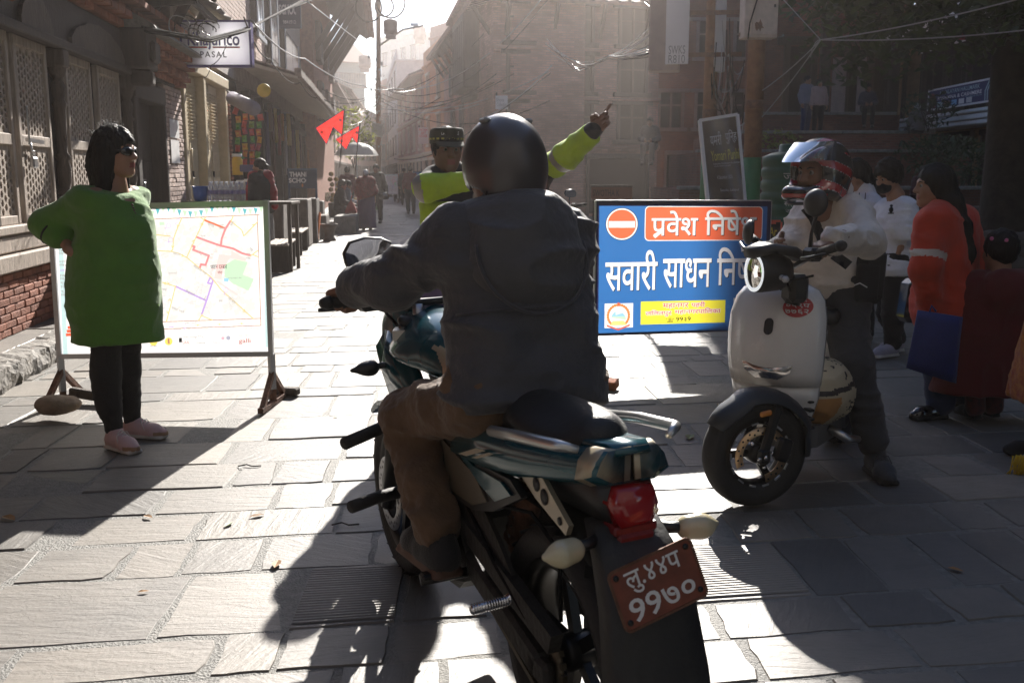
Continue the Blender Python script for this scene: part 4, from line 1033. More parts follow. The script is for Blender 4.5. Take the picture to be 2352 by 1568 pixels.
def hair_short(root,J,R,hs,mat,h=.009,vol=.014,amp=.012):
    def f(s):
        s.ell((0,-.016,.034),(.079+vol*.5,.098+vol*.6,.092+vol),k=0)
        s.ell((0,.09,-.045),(.074,.075,.09),k=.02,sub=True)
        s.cut((0,0,-.045),(0,.25,-1)); s.ell((0,.03,-.1),(.11,.07,.085),k=.015,sub=True)
    put_head(f,h,J,R,hs,mat,root,'hair',amp,(34,34,34))
def hair_long(back=((0,-.085,-.05,.06),(0,-.1,-.2,.055)), side=.0, h=.009, vol=.018, amp=.014, fringe=False):
    def g(root,J,R,hs,mat):
        def f(s):
            s.ell((0,-.016,.034),(.08+vol*.5,.099+vol*.6,.092+vol),k=0)
            for a,b in zip(back[:-1],back[1:]): s.cone(a[:3],b[:3],a[3],b[3],k=.04)
            for x in (-1,1): s.cone((x*.072,.0,.03),(x*.075,-.03,-.12-side),.022,.02,k=.03)
            s.ell((0,.098,-.045),(.062,.075,.098),k=.02,sub=True)
        put_head(f,h,J,R,hs,mat,root,'hair',amp,(40,40,9))
    return g
def hair_bun(root,J,R,hs,mat):
    def f(s):
        s.ell((0,-.016,.034),(.084,.104,.1),k=0).ell((0,-.125,.0),(.045,.04,.042),k=.015)
        s.ell((0,.092,-.045),(.068,.075,.094),k=.02,sub=True); s.cut((0,0,-.075),(0,.2,-1))
    put_head(f,.01,J,R,hs,mat,root,'hair',.008,(40,40,14))
_shoe = {}
def shoe(root, ank, d, mats, L=.27, name='shoe', h=.008, laces=None, boot=0.0, pitch=0.0):
    s = SDF(); s.cone((0,-.055,.045),(0,.02,.048),.036,.04,k=0).cone((0,.02,.045),(.006,.105,.036),.042,.043,k=.03).cone((.006,.105,.034),(.004,.158,.028),.042,.03,k=.03)
    s.cone((0,-.035,.05),(0,-.025,.1+boot),.042,.043,k=.03); s.cone((0,-.025,.1+boot),(0,-.02,.16+boot),.034,k=.012,sub=True)
    s.box((.002,.045,.004),(.088,.25,.034),rnd=.015,k=.008); s.cut((0,0,0),(0,0,-1))
    V,Q = s.mesh(h); k = L/.27; C = V[Q].mean(1); mi = (np.where(C[:,2]<.022,1,np.where((C[:,2]<.042)&((C[:,1]>.125)|(C[:,1]<-.05)),2,0)) if len(mats)>2 else (C[:,2]<.024).astype(int)).tolist()
    y = unit(V3(d[0],d[1],0)); x = V3(y[1],-y[0],0); R = np.stack([x,y,V3(0,0,1)],1)
    if pitch: R = R@np.array(Matrix.Rotation(pitch,3,'X'))
    o = np.array(ank)-R@(V3(0,-.03,.085)*k)
    V = V@R.T*k + o
    ob = link(name, mesh(name,V,Q,mats,True,mi), root)
    if laces:
        b = MB()
        for i in range(5):
            yy = .03+i*.018; zz = .100-i*.0075
            b.tube([o+R@(V3(-.022,yy-.004,zz-.008)*k),o+R@(V3(0,yy,zz+.006)*k),o+R@(V3(.024,yy+.006,zz-.008)*k)],.0032*k,5)
        b.tube([o+R@(V3(.0,.028,.094)*k),o+R@(V3(.035,.05,.085)*k),o+R@(V3(.048,.075,.05)*k)],.0025,5)
        b.tube([o+R@(V3(.0,.028,.094)*k),o+R@(V3(-.03,.04,.095)*k),o+R@(V3(-.04,.06,.065)*k)],.0025,5)
        b.build('shoelace', laces, ob)
    return ob
def trousers(root,J,mat,d=.012,h=.011,hem=.05,amp=.016,flare=1.0,name='trousers',fat=1.0,seed=1.0,rk=.062,top=.1,short=0.0):
    s = SDF(); k=J['k']; hl,hr=J['hipL'],J['hipR']; up=unit((J['shL']+J['shR'])/2-(hl+hr)/2)
    s.cone(hl+up*.03*k,hr+up*.03*k,.106*k*fat+d,k=0).cone(hl+up*top,hr+up*top,.1*k*fat+d,k=.05)
    for sd in 'RL':
        a=J['ank'+sd]+ (J['knee'+sd]-J['ank'+sd])*(hem/.4)
        s.cone(J['hip'+sd],J['knee'+sd],.086*k*fat+d,rk*k+d,k=.05).cone(J['knee'+sd],a,rk*k+d,.05*k*flare+d,k=.03)
    return sdf_obj(name,s,h,mat,root,amp,(8,8,17),seed)
def jacket(root,J,mat,d=.02,h=.011,hem=-.02,amp=.02,sleeve=1.0,fat=1.0,belly=0.0,name='jacket',collar=.03,seed=2.0,freq=(8,8,16),extra=None,sl=(.056,.05,.042),region=None,arms='RL'):
    s = SDF(); k=J['k']; pel,top,lat,up,fw = torso(s,J,d,fat,belly)
    if collar: s.cone(top,J['neck']+up*collar*.6,.072*k+d,.062*k+d*.6,k=.05)
    for sd in arms:
        a,b,c = J['sh'+sd],J['el'+sd],J['wr'+sd]
        if sleeve<=.5:
            e = a+(b-a)*sleeve*2; s.cone(a,e,sl[0]*k+d,sl[0]*k*1.1+d,k=.05)
        else:
            e = b+(c-b)*(sleeve-.5)*2; s.cone(a,b,sl[0]*k+d,sl[1]*k+d,k=.05).cone(b,e,sl[1]*k+d,sl[2]*k+d*.7,k=.03)
    if extra: extra(s,pel,top,lat,up,fw)
    s.cut(pel+up*hem,-up,k=.01)
    return sdf_obj(name,s,h,mat,root,amp,freq,seed,region)
def skirt(root,J,mat,z0,z1,w0,w1,dep=.8,h=.014,amp=.02,name='skirt',off=(0,0),seed=4.0,freq=(16,16,3)):
    """bell between heights z0 (top) and z1 (hem), half widths w0, w1 along the hips"""
    pel=(J['hipL']+J['hipR'])/2; lat=unit(J['hipR']-J['hipL']); s=SDF()
    t=V3(pel[0],pel[1],z0); b=V3(pel[0]+off[0],pel[1]+off[1],z1)
    r0=w0*dep*.75; r1=w1*dep*.75
    s.cone(t-lat*(w0-r0),t+lat*(w0-r0),r0,k=0)
    for q in (-1,0,1): s.cone(t+lat*q*(w0-r0),b+lat*q*(w1-r1),r0,r1,k=.06)
    s.cut(b,(0,0,-1),k=.006)
    return sdf_obj(name,s,h,mat,root,amp,freq,seed)
def tubeobj(name, pts, r, mat, parent, n=8, **kw):
    b=MB(); b.tube(pts,r,n); return b.build(name,mat,parent,**kw)
# ------------------------------------------------------------------ printed boards
class Plane3:
    """flat board: origin at lower left, ex along the width, ez up, n out of the face; fractions or metres"""
    def __init__(s,o,ex,ez): s.o=Vector(o); s.ex=Vector(ex).normalized(); s.ez=Vector(ez).normalized(); s.n=s.ex.cross(s.ez)
    def __call__(s,x,y,h=0.0): return s.o+s.ex*x+s.ez*y+s.n*h
    def at(s,h): return lambda x,y: s(x,y,h)
def patch(b,P,poly,h,mat=0):
    A=sum(poly[i][0]*poly[(i+1)%len(poly)][1]-poly[(i+1)%len(poly)][0]*poly[i][1] for i in range(len(poly)))
    if A<0: poly=poly[::-1]
    b.add([P(x,y,h) for x,y in poly],[tuple(range(len(poly)))],mi=mat)
def rect(x0,x1,y0,y1): return [(x0,y0),(x1,y0),(x1,y1),(x0,y1)]
def rrect(x0,x1,y0,y1,r,n=5):
    o=[]
    for cx,cy,a in ((x1-r,y0+r,-pi/2),(x1-r,y1-r,0),(x0+r,y1-r,pi/2),(x0+r,y0+r,pi)):
        for i in range(n+1): o.append((cx+r*cos(a+pi/2*i/n),cy+r*sin(a+pi/2*i/n)))
    return o
def disc(cx,cy,r,n=28,ry=None): return [(cx+r*cos(2*pi*i/n),cy+(ry or r)*sin(2*pi*i/n)) for i in range(n)]
def ribbon(b,P,pts,w,h,mat=0):
    n=len(pts)
    for i in range(n-1):
        (x0,y0),(x1,y1)=pts[i],pts[i+1]; L=sqrt((x1-x0)**2+(y1-y0)**2) or 1; dx,dy=(x1-x0)/L,(y1-y0)/L; e=w*.35
        x0-=dx*e;y0-=dy*e;x1+=dx*e;y1+=dy*e
        patch(b,P,[(x0-dy*w/2,y0+dx*w/2),(x0+dy*w/2,y0-dx*w/2),(x1+dy*w/2,y1-dx*w/2),(x1-dy*w/2,y1+dx*w/2)],h+.00004*i,mat)
MATCOL={}
def P_(name,c,r=.45):
    m=M('print_'+name,c,r,var=.03,vscale=3); MATCOL[m.name]=c; return m
pW=P_('white',(.74,.73,.74)); pBL=P_('black',(.015,.015,.015)); pG=P_('grey',(.58,.57,.58)); pRED=P_('red',(.62,.10,.05)); pPINK=P_('pink',(.75,.50,.50)); pGRN=P_('green',(.42,.62,.44)); pYEL=P_('yellow',(.75,.68,.05)); pGOLD=P_('gold',(.62,.47,.17)); pPUR=P_('purple',(.38,.27,.60)); pTEAL=P_('teal',(.10,.36,.42)); pLT=P_('pale_teal',(.40,.55,.58)); pROSE=P_('rose',(.68,.20,.22)); pBRN=P_('brown',(.34,.18,.13)); pGL=P_('grey_light',(.66,.65,.66)); pGD=P_('grey_dark',(.28,.28,.29)); pBLUE=P_('blue',(.03,.13,.36)); pNAVY=P_('navy',(.012,.016,.07)); pORG=P_('orange_red',(.72,.13,.06)); pSKY=P_('sky_blue',(.25,.48,.72)); pSIL=M('aluminium',(.50,.51,.54),.4,.6,var=.08)
def board_stand(r,P,W,z0,foot,mat_lo,h=.03,up=RUST):
    for i,x in enumerate((.0,W)):
        b=MB(); b.bar(P(x,-.0),P(x,-.0)+Vector((0,0,-.22)),.035,.03); b.build('post',pSIL,r)
        b=MB(); a=P(x,0); top=Vector((a.x,a.y,.32)); f=-P.n
        b.bar(top-Vector((0,0,.12)),Vector((a.x,a.y,.02)),.032,.03); 
        b.bar(Vector((a.x,a.y,.2)),Vector((a.x,a.y,.0))+P.n*.24+Vector((0,0,.008)),.03,.03); b.bar(Vector((a.x,a.y,.2)),Vector((a.x,a.y,.02))+P.n*-.24,.03,.03)
        b.bar(Vector((a.x,a.y,.018))+P.n*.26,Vector((a.x,a.y,.018))-P.n*.26,.034,.03); b.build('leg',up,r)
class PrintSheet:
    """a thin translucent printed sheet: the flat print is drawn from polygons into one picture made here"""
    def __init__(s,P,W,H,res): s.P=P; s.W=W; s.H=H; s.nx=res; s.ny=int(res*H/W); s.ops=[]
    def add(s,V,F,mat,h): s.ops.append((h,len(s.ops),np.array(V,float),F,MATCOL[mat.name]))
    def take(s,b,mat):
        V=np.array([tuple(v) for v in b.v],float)
        if not len(V): return
        q=V-np.array(s.P.o); s.add(np.stack([q@np.array(s.P.ex),q@np.array(s.P.ez)],1),b.f,mat,float((q@np.array(s.P.n)).mean()))
    def text(s,t,mat,x0,x1,y0,y1,h,bold=0.0,ang=0.0):
        V,F=text_data(t,bold); a,c=V.min(0),V.max(0); x=x0+(V[:,0]-a[0])*(x1-x0)/((c[0]-a[0]) or 1); y=y0+(V[:,1]-a[1])*(y1-y0)/((c[1]-a[1]) or 1)
        cx,cy=(x0+x1)/2,(y0+y1)/2; s.add(np.stack([cx+(x-cx)*cos(ang)-(y-cy)*sin(ang),cy+(x-cx)*sin(ang)+(y-cy)*cos(ang)],1),F,mat,h)
    def build(s,name,parent,bgcol,trans=.55):
        from mathutils.geometry import tessellate_polygon
        img=np.empty((s.ny,s.nx,3),np.float32); img[:]=bgcol; sc=s.nx/s.W
        for h,i,V,F,col in sorted(s.ops,key=lambda o:(round(o[0],5),o[1])):
            U=V*sc-.5
            for f in F:
                pts=U[list(f)]
                tris=[(0,1,2)] if len(f)==3 else ([(0,1,2),(0,2,3)] if len(f)==4 else tessellate_polygon([[Vector((a,c,0)) for a,c in pts]]))
                for t in tris:
                    A,B,C=pts[list(t)]; x0,x1=int(max(0,min(A[0],B[0],C[0]))),int(min(s.nx-1,max(A[0],B[0],C[0])+1)); y0,y1=int(max(0,min(A[1],B[1],C[1]))),int(min(s.ny-1,max(A[1],B[1],C[1])+1))
                    if x1<x0 or y1<y0: continue
                    d=(B[0]-A[0])*(C[1]-A[1])-(B[1]-A[1])*(C[0]-A[0])
                    if abs(d)<1e-9: continue
                    X=np.arange(x0,x1+1)[None,:]; Yv=np.arange(y0,y1+1)[:,None]
                    w1=((X-A[0])*(C[1]-A[1])-(Yv-A[1])*(C[0]-A[0]))/d; w2=((B[0]-A[0])*(Yv-A[1])-(B[1]-A[1])*(X-A[0]))/d
                    m=(w1>=-1e-4)&(w2>=-1e-4)&(w1+w2<=1+1e-4); img[y0:y1+1,x0:x1+1][m]=col
        g=np.where(img<=.0031308,img*12.92,1.055*np.maximum(img,1e-6)**(1/2.4)-.055)
        im=bpy.data.images.new(name,s.nx,s.ny); px=np.ones((s.ny,s.nx,4),np.float32); px[...,:3]=g; im.pixels.foreach_set(px.ravel()); im.update(); im.pack()
        m=bpy.data.materials.new(name); m.use_nodes=True; n=m.node_tree.nodes; l=m.node_tree.links; b=n['Principled BSDF']; b.inputs['Roughness'].default_value=.42
        tx=n.new('ShaderNodeTexImage'); tx.image=im; tx.extension='EXTEND'; l.new(tx.outputs[0],b.inputs['Base Color'])
        tr=n.new('ShaderNodeBsdfTranslucent'); l.new(tx.outputs[0],tr.inputs[0]); mx=n.new('ShaderNodeMixShader'); mx.inputs[0].default_value=trans; l.new(b.outputs[0],mx.inputs[1]); l.new(tr.outputs[0],mx.inputs[2]); l.new(mx.outputs[0],n['Material Output'].inputs[0])
        # slightly billowing sheet with uv
        nx_,ny_=24,16; vs=[];uv=[]
        for j in range(ny_+1):
            for i in range(nx_+1):
                u,v=i/nx_,j/ny_; w=.0035*sin(u*9+v*2)*sin(pi*u)*sin(pi*v)+.002*sin(u*3-v*8)*sin(pi*u)*sin(pi*v); vs.append(s.P(u*s.W,v*s.H,w)); uv.append((u,v))
        fs=[(j*(nx_+1)+i,j*(nx_+1)+i+1,(j+1)*(nx_+1)+i+1,(j+1)*(nx_+1)+i) for j in range(ny_) for i in range(nx_)]
        me=mesh(name,vs,fs,m,True); ul=me.uv_layers.new(name='UVMap')
        for lp in me.loops: ul.data[lp.index].uv=uv[lp.vertex_index]
        return link(name,me,parent)
def map_board(o,ex,W,H,label,detail=True,sc=1.0):
    r=empty('map_board',(0,0,0),0,label,'map board'); ex=Vector(ex).normalized()
    P=Plane3(o,ex,(ex.y*-.02,0.02,1)); S_=sc
    fx=lambda q:(q)*W; 
    # crop pixel -> board metres (board spans x -860..1285, y 22..1500 of the close view)
    X=lambda px:(px+860)/2145*W; Y=lambda py:(1500-py)/1478*H
    b=MB(); t=.03
    for (a,c) in (((0,0),(W,0)),((0,H),(W,H))): b.bar(P(*a),P(*c),.03,.03,P.n)
    for x in (0,W): b.bar(P(x,-.02),P(x,H+.015),.03,.03,P.n)
    b.build('frame',pSIL,r)
    SH=PrintSheet(P,W,H,1700 if detail else 400)
    def one(name,mat,fn,lab=None):
        b=MB(); fn(b); SH.take(b,mat)
    one('top_band',pLT,lambda b: patch(b,P,rect(.02,W-.02,Y(75),Y(30)),.0035))
    one('side_band',pLT,lambda b:(patch(b,P,rect(X(1228),W-.02,Y(1480),Y(80)),.0032),patch(b,P,rect(.02,.05,Y(1480),Y(80)),.0032)))
    rn=random.Random(3)
    def bunting(k): 
        def f(b):
            n=38
            for i in range(n):
                if i%2!=k: continue
                x=.03+(W-.06)*i/n; w=(W-.06)/n*.8; ph=(x/W*3.9)%1; y=Y(40)-.045*S_*sin(pi*ph)
                patch(b,P,[(x,y),(x+w,y-.006),(x+w*.5,y-.042*S_)],.0062)
        return f
    one('bunting_flag',pTEAL,bunting(0)); one('bunting_flag',pGRN,bunting(1))
    mx0,mx1,my0,my1=X(-120),X(1166),Y(1192),Y(178)
    one('map_background',pGL,lambda b:patch(b,P,rect(mx0,mx1,my0,my1),.004))
    def bord(b):
        for yy in (178,1192,1262): ribbon(b,P,[(mx0,Y(yy)),(X(1186),Y(yy))],.0045*S_,.0045)
        ribbon(b,P,[(mx1,Y(178)),(X(1186),Y(1262))],.0045*S_,.0047); ribbon(b,P,[(mx0,Y(178)),(mx0,Y(1262))],.0045*S_,.0047)
    one('map_border',pBRN,bord)
    if detail:
        def blocks(b):
            for i in range(330):
                x=rn.uniform(mx0+.02,mx1-.04); y=rn.uniform(my0+.02,my1-.03); a=rn.choice((.35,-.3,.5)); s=rn.uniform(.008,.026); q=[(-s,-s*.7),(s*.2,-s*.7),(s*.2,-s*.2),(s,-s*.2),(s,s*.8),(-s,s*.8)]
                pts=[(x+u*cos(a)-v*sin(a),y+u*sin(a)+v*cos(a)) for u,v in q]; patch(b,P,pts,.0042+.00002*(i%10),0)
        one('map_blocks',pG,blocks)
        def lanes(b):
            for i in range(46):
                x,y=rn.uniform(mx0+.03,mx1-.1),rn.uniform(my0+.05,my1-.05); a=rn.choice((.35,-.42,1.9,1.1)); pts=[(x,y)]
                for k in range(rn.randrange(2,6)):
                    L=rn.uniform(.02,.06); a+=rn.choice((0,1.57,-1.57,.2)); x+=L*cos(a);y+=L*sin(a); pts.append((min(max(x,mx0+.01),mx1-.01),min(max(y,my0+.01),my1-.01)))
                ribbon(b,P,pts,.0022,.0046)
        one('map_lanes',P_('lane',(.45,.46,.49)),lanes)
    def rd(name,mat,lines,w):
        def f(b):
            for k,L in enumerate(lines): ribbon(b,P,[(X(x),Y(y)) for x,y in L],w*S_,.0052+.0002*k)
        return one(name,mat,f)
    rd('map_park',pGRN,[],.01)
    def park(b):
        patch(b,P,[(X(x),Y(y)) for x,y in ((935,600),(1063,632),(1012,755),(1122,800),(1066,915),(912,838),(830,765),(840,650))],.005); patch(b,P,rect(X(195),X(245),Y(240),Y(208)),.005)
    one('map_park',pGRN,park)
    def pal(b):
        for q in (((780,545),(900,560),(905,515),(1050,600),(1040,625),(890,585),(820,690),(800,790),(725,780)),((760,800),(960,945),(955,960),(750,815)),((740,500),(770,505),(765,530),(735,525)),((700,530),(730,535),(725,555),(695,550)),((690,560),(720,565),(712,592),(685,588)),((700,680),(728,690),(722,712),(697,705)),((650,640),(668,648),(660,680),(640,672))):
            patch(b,P,[(X(x),Y(y)) for x,y in q],.0051)
        for q in ((760,460),(700,735)): patch(b,P,disc(X(q[0]),Y(q[1]),.008),.0051)
    one('map_palace',pPINK,pal); one('map_pond',pSKY,lambda b:patch(b,P,[(X(828),Y(780)),(X(872),Y(785)),(X(866),Y(820)),(X(822),Y(812))],.0053))
    rd('map_yellow_road',pGOLD,[((420,178),(375,270),(330,380),(322,480),(300,498)),((655,178),(460,560)),((210,490),(300,498),(380,520),(460,565),(580,670),(700,770),(800,900),(920,1010),(1110,1192)),((930,178),(905,230),(1010,320),(1030,378),(1165,250)),((205,800),(340,845)),((335,845),(235,1190)),((600,178),(640,205)),((560,1192),(600,1130)),((600,1145),(700,1192)),((1090,575),(1165,525)),((1110,560),(1165,585)),((-120,470),(210,490)),((-60,300),(300,350))],.0055)
    rd('map_red_road',pROSE,[((560,368),(700,425),(800,463),(920,495),(1010,545),(1088,568)),((800,463),(812,390),(850,300),(900,228)),((515,452),(540,462),(525,492),(680,555),(645,645),(600,637),(585,672))],.0125)
    rd('map_orange_road',pORG,[((645,208),(850,298))],.011); rd('map_purple_road',pPUR,[((340,845),(640,995)),((715,800),(650,985),(595,1128)),((690,768),(662,822),(700,832),(716,798),(692,770))],.0105)
    def arrows(b):
        for (x,y,a) in ((375,262,-1.9),(318,465,-1.8),(428,550,-.35),(625,235,1.1),(535,400,1.1),(278,965,1.2),(245,1105,-2.0),(1135,270,.7),(1030,1120,-.75),(270,815,-.3),(220,805,2.8)):
            s=.014*S_; p=(X(x),Y(y))
            for k in (2.6,-2.6): ribbon(b,P,[p,(p[0]+s*cos(a+k),p[1]+s*sin(a+k))],.0045*S_,.0062)
        for i,x in enumerate((520,740,960)): 
            ribbon(b,P,[(X(x),Y(1236)),(X(x+60),Y(1236))],.003*S_,.0055)
            for k in (2.6,-2.6): ribbon(b,P,[(X(x+42),Y(1236)),(X(x+42)+.01*cos(k),Y(1236)+.01*sin(k))],.003*S_,.0056)
    one('map_arrow',pGOLD,arrows)
    def park_sign(b):
        for (x,y) in ((382,207),(285,247),(303,385),(842,898),(421,1242)):
            for i in range(20): a=2*pi*i/20; c=2*pi*(i+1)/20; R0=.0135*S_; ribbon(b,P,[(X(x)+R0*cos(a),Y(y)+R0*sin(a)),(X(x)+R0*cos(c),Y(y)+R0*sin(c))],.0022*S_,.006)
    one('parking_mark',pPUR,park_sign)
    T=lambda s,x0,x1,y0,y1,mat=pGD,ang=0,bold=.01,h=.0064: text_at(s,x0,x1,y0,y1,mat,ang,bold,h)
    def text_at(s,x0,x1,y0,y1,mat,ang,bold,h):
        a,c,d,e=X(x0),X(x1),Y(y1),Y(y0); cx,cy=(a+c)/2,(d+e)/2
        SH.text(s,mat,a,c,d,e,h,bold,ang)
    for (x,y) in ((382,207),(285,247),(303,385),(842,898),(421,1242)): T('P',x-6,x+7,y-10,y+11,pPUR)
    if detail:
        T('पाटन दरबार',712,876,615,655,pBL,0,.008); T('क्षेत्र',780,826,668,705,pBL,0,.008); T('भण्डारखाल केव',880,1016,732,758,pGD)
        T('महापाल',342,420,488,518,pGD,-.25); T('मोमदु गल्ली',580,695,488,525,pGD,-.35); T('पटको',628,678,314,338); T('चोक',636,674,348,372); T('क्वाल्खु',698,764,208,240,pGD,-.3); T('स्वोथ',818,864,214,236); T('स्क्वायर',815,878,250,270); T('स्वोप',920,968,200,228,pGD,.9)
        T('मंगलबजार मार्ग',530,680,640,680,pGD,-.6); T('तिछुगल्ली',448,545,868,900,pGD,-.5); T('हौगल',624,666,920,948,pGD,1.2); T('पानबहा गल्ली',294,430,1034,1070,pGD,-.4); T('हखा',778,820,958,982); T('हखा: मार्ग',860,950,950,985,pGD,-.75); T('इबहा गल्ली',428,548,1168,1196,pGD); T('बल्खु',1064,1108,504,528); T('गणेश',1066,1112,540,562); T('क्याकबही',286,378,674,700); T('बल्खु',1100,1140,455,480,pGD,-.9); T('यालाछे',195,260,826,855,pGD,-.3)
        T('दोस्रो चरण',316,390,1234,1256); T('पार्किङ',440,482,1230,1252); T('प्रस्तावित एकतर्फी',590,706,1216,1236); T('(४ पाङ्ग्रे)',590,658,1240,1258); T('उपस्थित एकतर्फी',810,928,1216,1236); T('(४ पाङ्ग्रे)',810,876,1240,1258); T('दुईतर्फी',1028,1076,1212,1232); T('(सबै सवारी साधनहरू)',1026,1170,1236,1256)
        one('legend_line',pPUR,lambda b:ribbon(b,P,[(X(258),Y(1244)),(X(305),Y(1244))],.005,.0055))
        T('सहयोगी संस्थाहरु',402,535,1312,1336,pGD,0,.008); T('नक्सा साझेदार',962,1074,1304,1326,pGD,0,.008)
        for (x,mat) in ((100,pYEL),(253,pGOLD)): one('round_logo',P_('logo_yellow',(.72,.55,.12)),lambda b:patch(b,P,disc(X(x),Y(1388),.024),.005))
        T("let's play",68,134,1398,1414,pBL,0,.01,.0066)
        one('logo_tower',pBRN,lambda b:(patch(b,P,rect(X(243),X(263),Y(1412),Y(1360)),.0058)))
        T('UAAL',396,470,1360,1392,P_('logo_red',(.62,.2,.2)),0,.012); one('logo_block',pBL,lambda b:patch(b,P,rect(X(358),X(388),Y(1402),Y(1358)),.005)); T('Urban Sketchers',396,472,1396,1404)
        T('Kalashala',548,626,1370,1392,pGD,0,.008); one('logo_roof',pGD,lambda b:(ribbon(b,P,[(X(520),Y(1362)),(X(570),Y(1338)),(X(616),Y(1368))],.003,.0055),ribbon(b,P,[(X(537),Y(1368)),(X(537),Y(1425))],.002,.0055)))
        T('Rotaract',702,782,1366,1390,P_('logo_pink',(.72,.34,.42)),0,.01); one('logo_wheel',P_('logo_pink',(.72,.34,.42)),lambda b:patch(b,P,disc(X(802),Y(1376),.0105),.005)); one('logo_badge',P_('logo_badge',(.30,.32,.42)),lambda b:patch(b,P,disc(X(857),Y(1374),.0135),.005))
        one('logo_divider',pGD,lambda b:(ribbon(b,P,[(X(918),Y(1308)),(X(918),Y(1425))],.0015,.0052),ribbon(b,P,[(X(827),Y(1352)),(X(827),Y(1400))],.0015,.0052)))
        T('galli',964,1082,1345,1402,P_('logo_maroon',(.33,.10,.10)),0,.012); T('MAPS',1006,1080,1404,1416,pG,0,.008)
        for i,(s,y) in enumerate((('यु',20),('मंसिर',430),('दिउँसो',460),('मंसिर',540),('बिहान',575),('दोस्रो',630),('बिहान',680),('दिउँसो',710),('पुस',755),('दिउँसो',790),('पुस',840),('बिहान',872))):
            T(s,-810,-660 if i else -740,y+(60 if i==0 else 0),y+26+(100 if i==0 else 0),pGD if i not in (0,5) else (pBRN if i==0 else pPUR),0,.01)
        def pag(b):
            for k in range(3): patch(b,P,rect(X(-790+k*10),X(-710-k*10),Y(1300-k*36),Y(1270-k*36)),.005)
        one('printed_pagoda',pRED,pag); T('ललितपुर महानगरपालिका',-560,-440,1432,1450)
    SH.build('printed_sheet',r,(.74,.73,.74),.5)
    board_stand(r,P,W,.33,None,RUST)
    return r
map_l=at(138,818,6.05); map_r=at(623,812,5.98)
map_board(map_l,map_r-map_l,(map_r-map_l).length,.91,'white street map board with teal border standing behind the woman in green')
def stone_at(name,p,r,mat,label,cat,seed=1,rz=0):
    s=SDF(); s.ell((0,0,r[2]*.95),r,k=0).ell((-r[0]*.45,0,r[2]*.9),(r[0]*.55,r[1]*.8,r[2]*.85),k=.05)
    V,Q=s.mesh(min(r)*.14); V=V+vnormals(V,Q)*((vnoise(V*14+seed)-.5)*.022+(vnoise(V*40+seed)-.5)*.006)[:,None]; V[:,2]=np.maximum(V[:,2],.0)
    return tag(link(name,mesh(name,V,Q,mat,True),None,p,(0,0,rz)),label,cat)
p=gnd(140,962); stone_at('cobble_stone',p+Vector((0,0,.035)),(.125,.085,.055),M('sandstone',(.27,.20,.15),.85,var=.2,vscale=12,bump=.4,bscale=60),'large oval brown stone weighing down the left foot of the map board','stone')
p=gnd(200,925); b=MB(); b.bar(p+Vector((-.12,.05,.06)),p+Vector((.17,-.05,.04)),.05,.06,ch=.01); b.build('wood_wedge',WOOD,label='brown wooden wedge beside the oval stone under the map board',cat='wedge')
p=gnd(655,908); b=MB(); b.bar(p+Vector((-.1,.03,.03)),p+Vector((.09,-.02,.03)),.07,.05,ch=.01); b.build('wood_wedge',WOOD,label='flat wooden piece beside the right foot of the map board',cat='wedge')
p=gnd(1385,890); b=MB(); b.box(p+Vector((.03,-.04,.035)),(.13,.09,.06),(0.25,0,-.4),.008); b.build('loose_brick',M('brick_orange',(.42,.13,.06),.85,var=.25,bump=.4),label='broken orange brick at the foot of the blue no entry sign',cat='brick')
p=gnd(1362,880); b=MB(); b.box(p+Vector((-.02,.06,.05)),(.14,.07,.08),(0.1,.3,.5),.01); b.build('wood_wedge',WOOD,label='brown wooden block behind the foot of the blue no entry sign',cat='wedge')

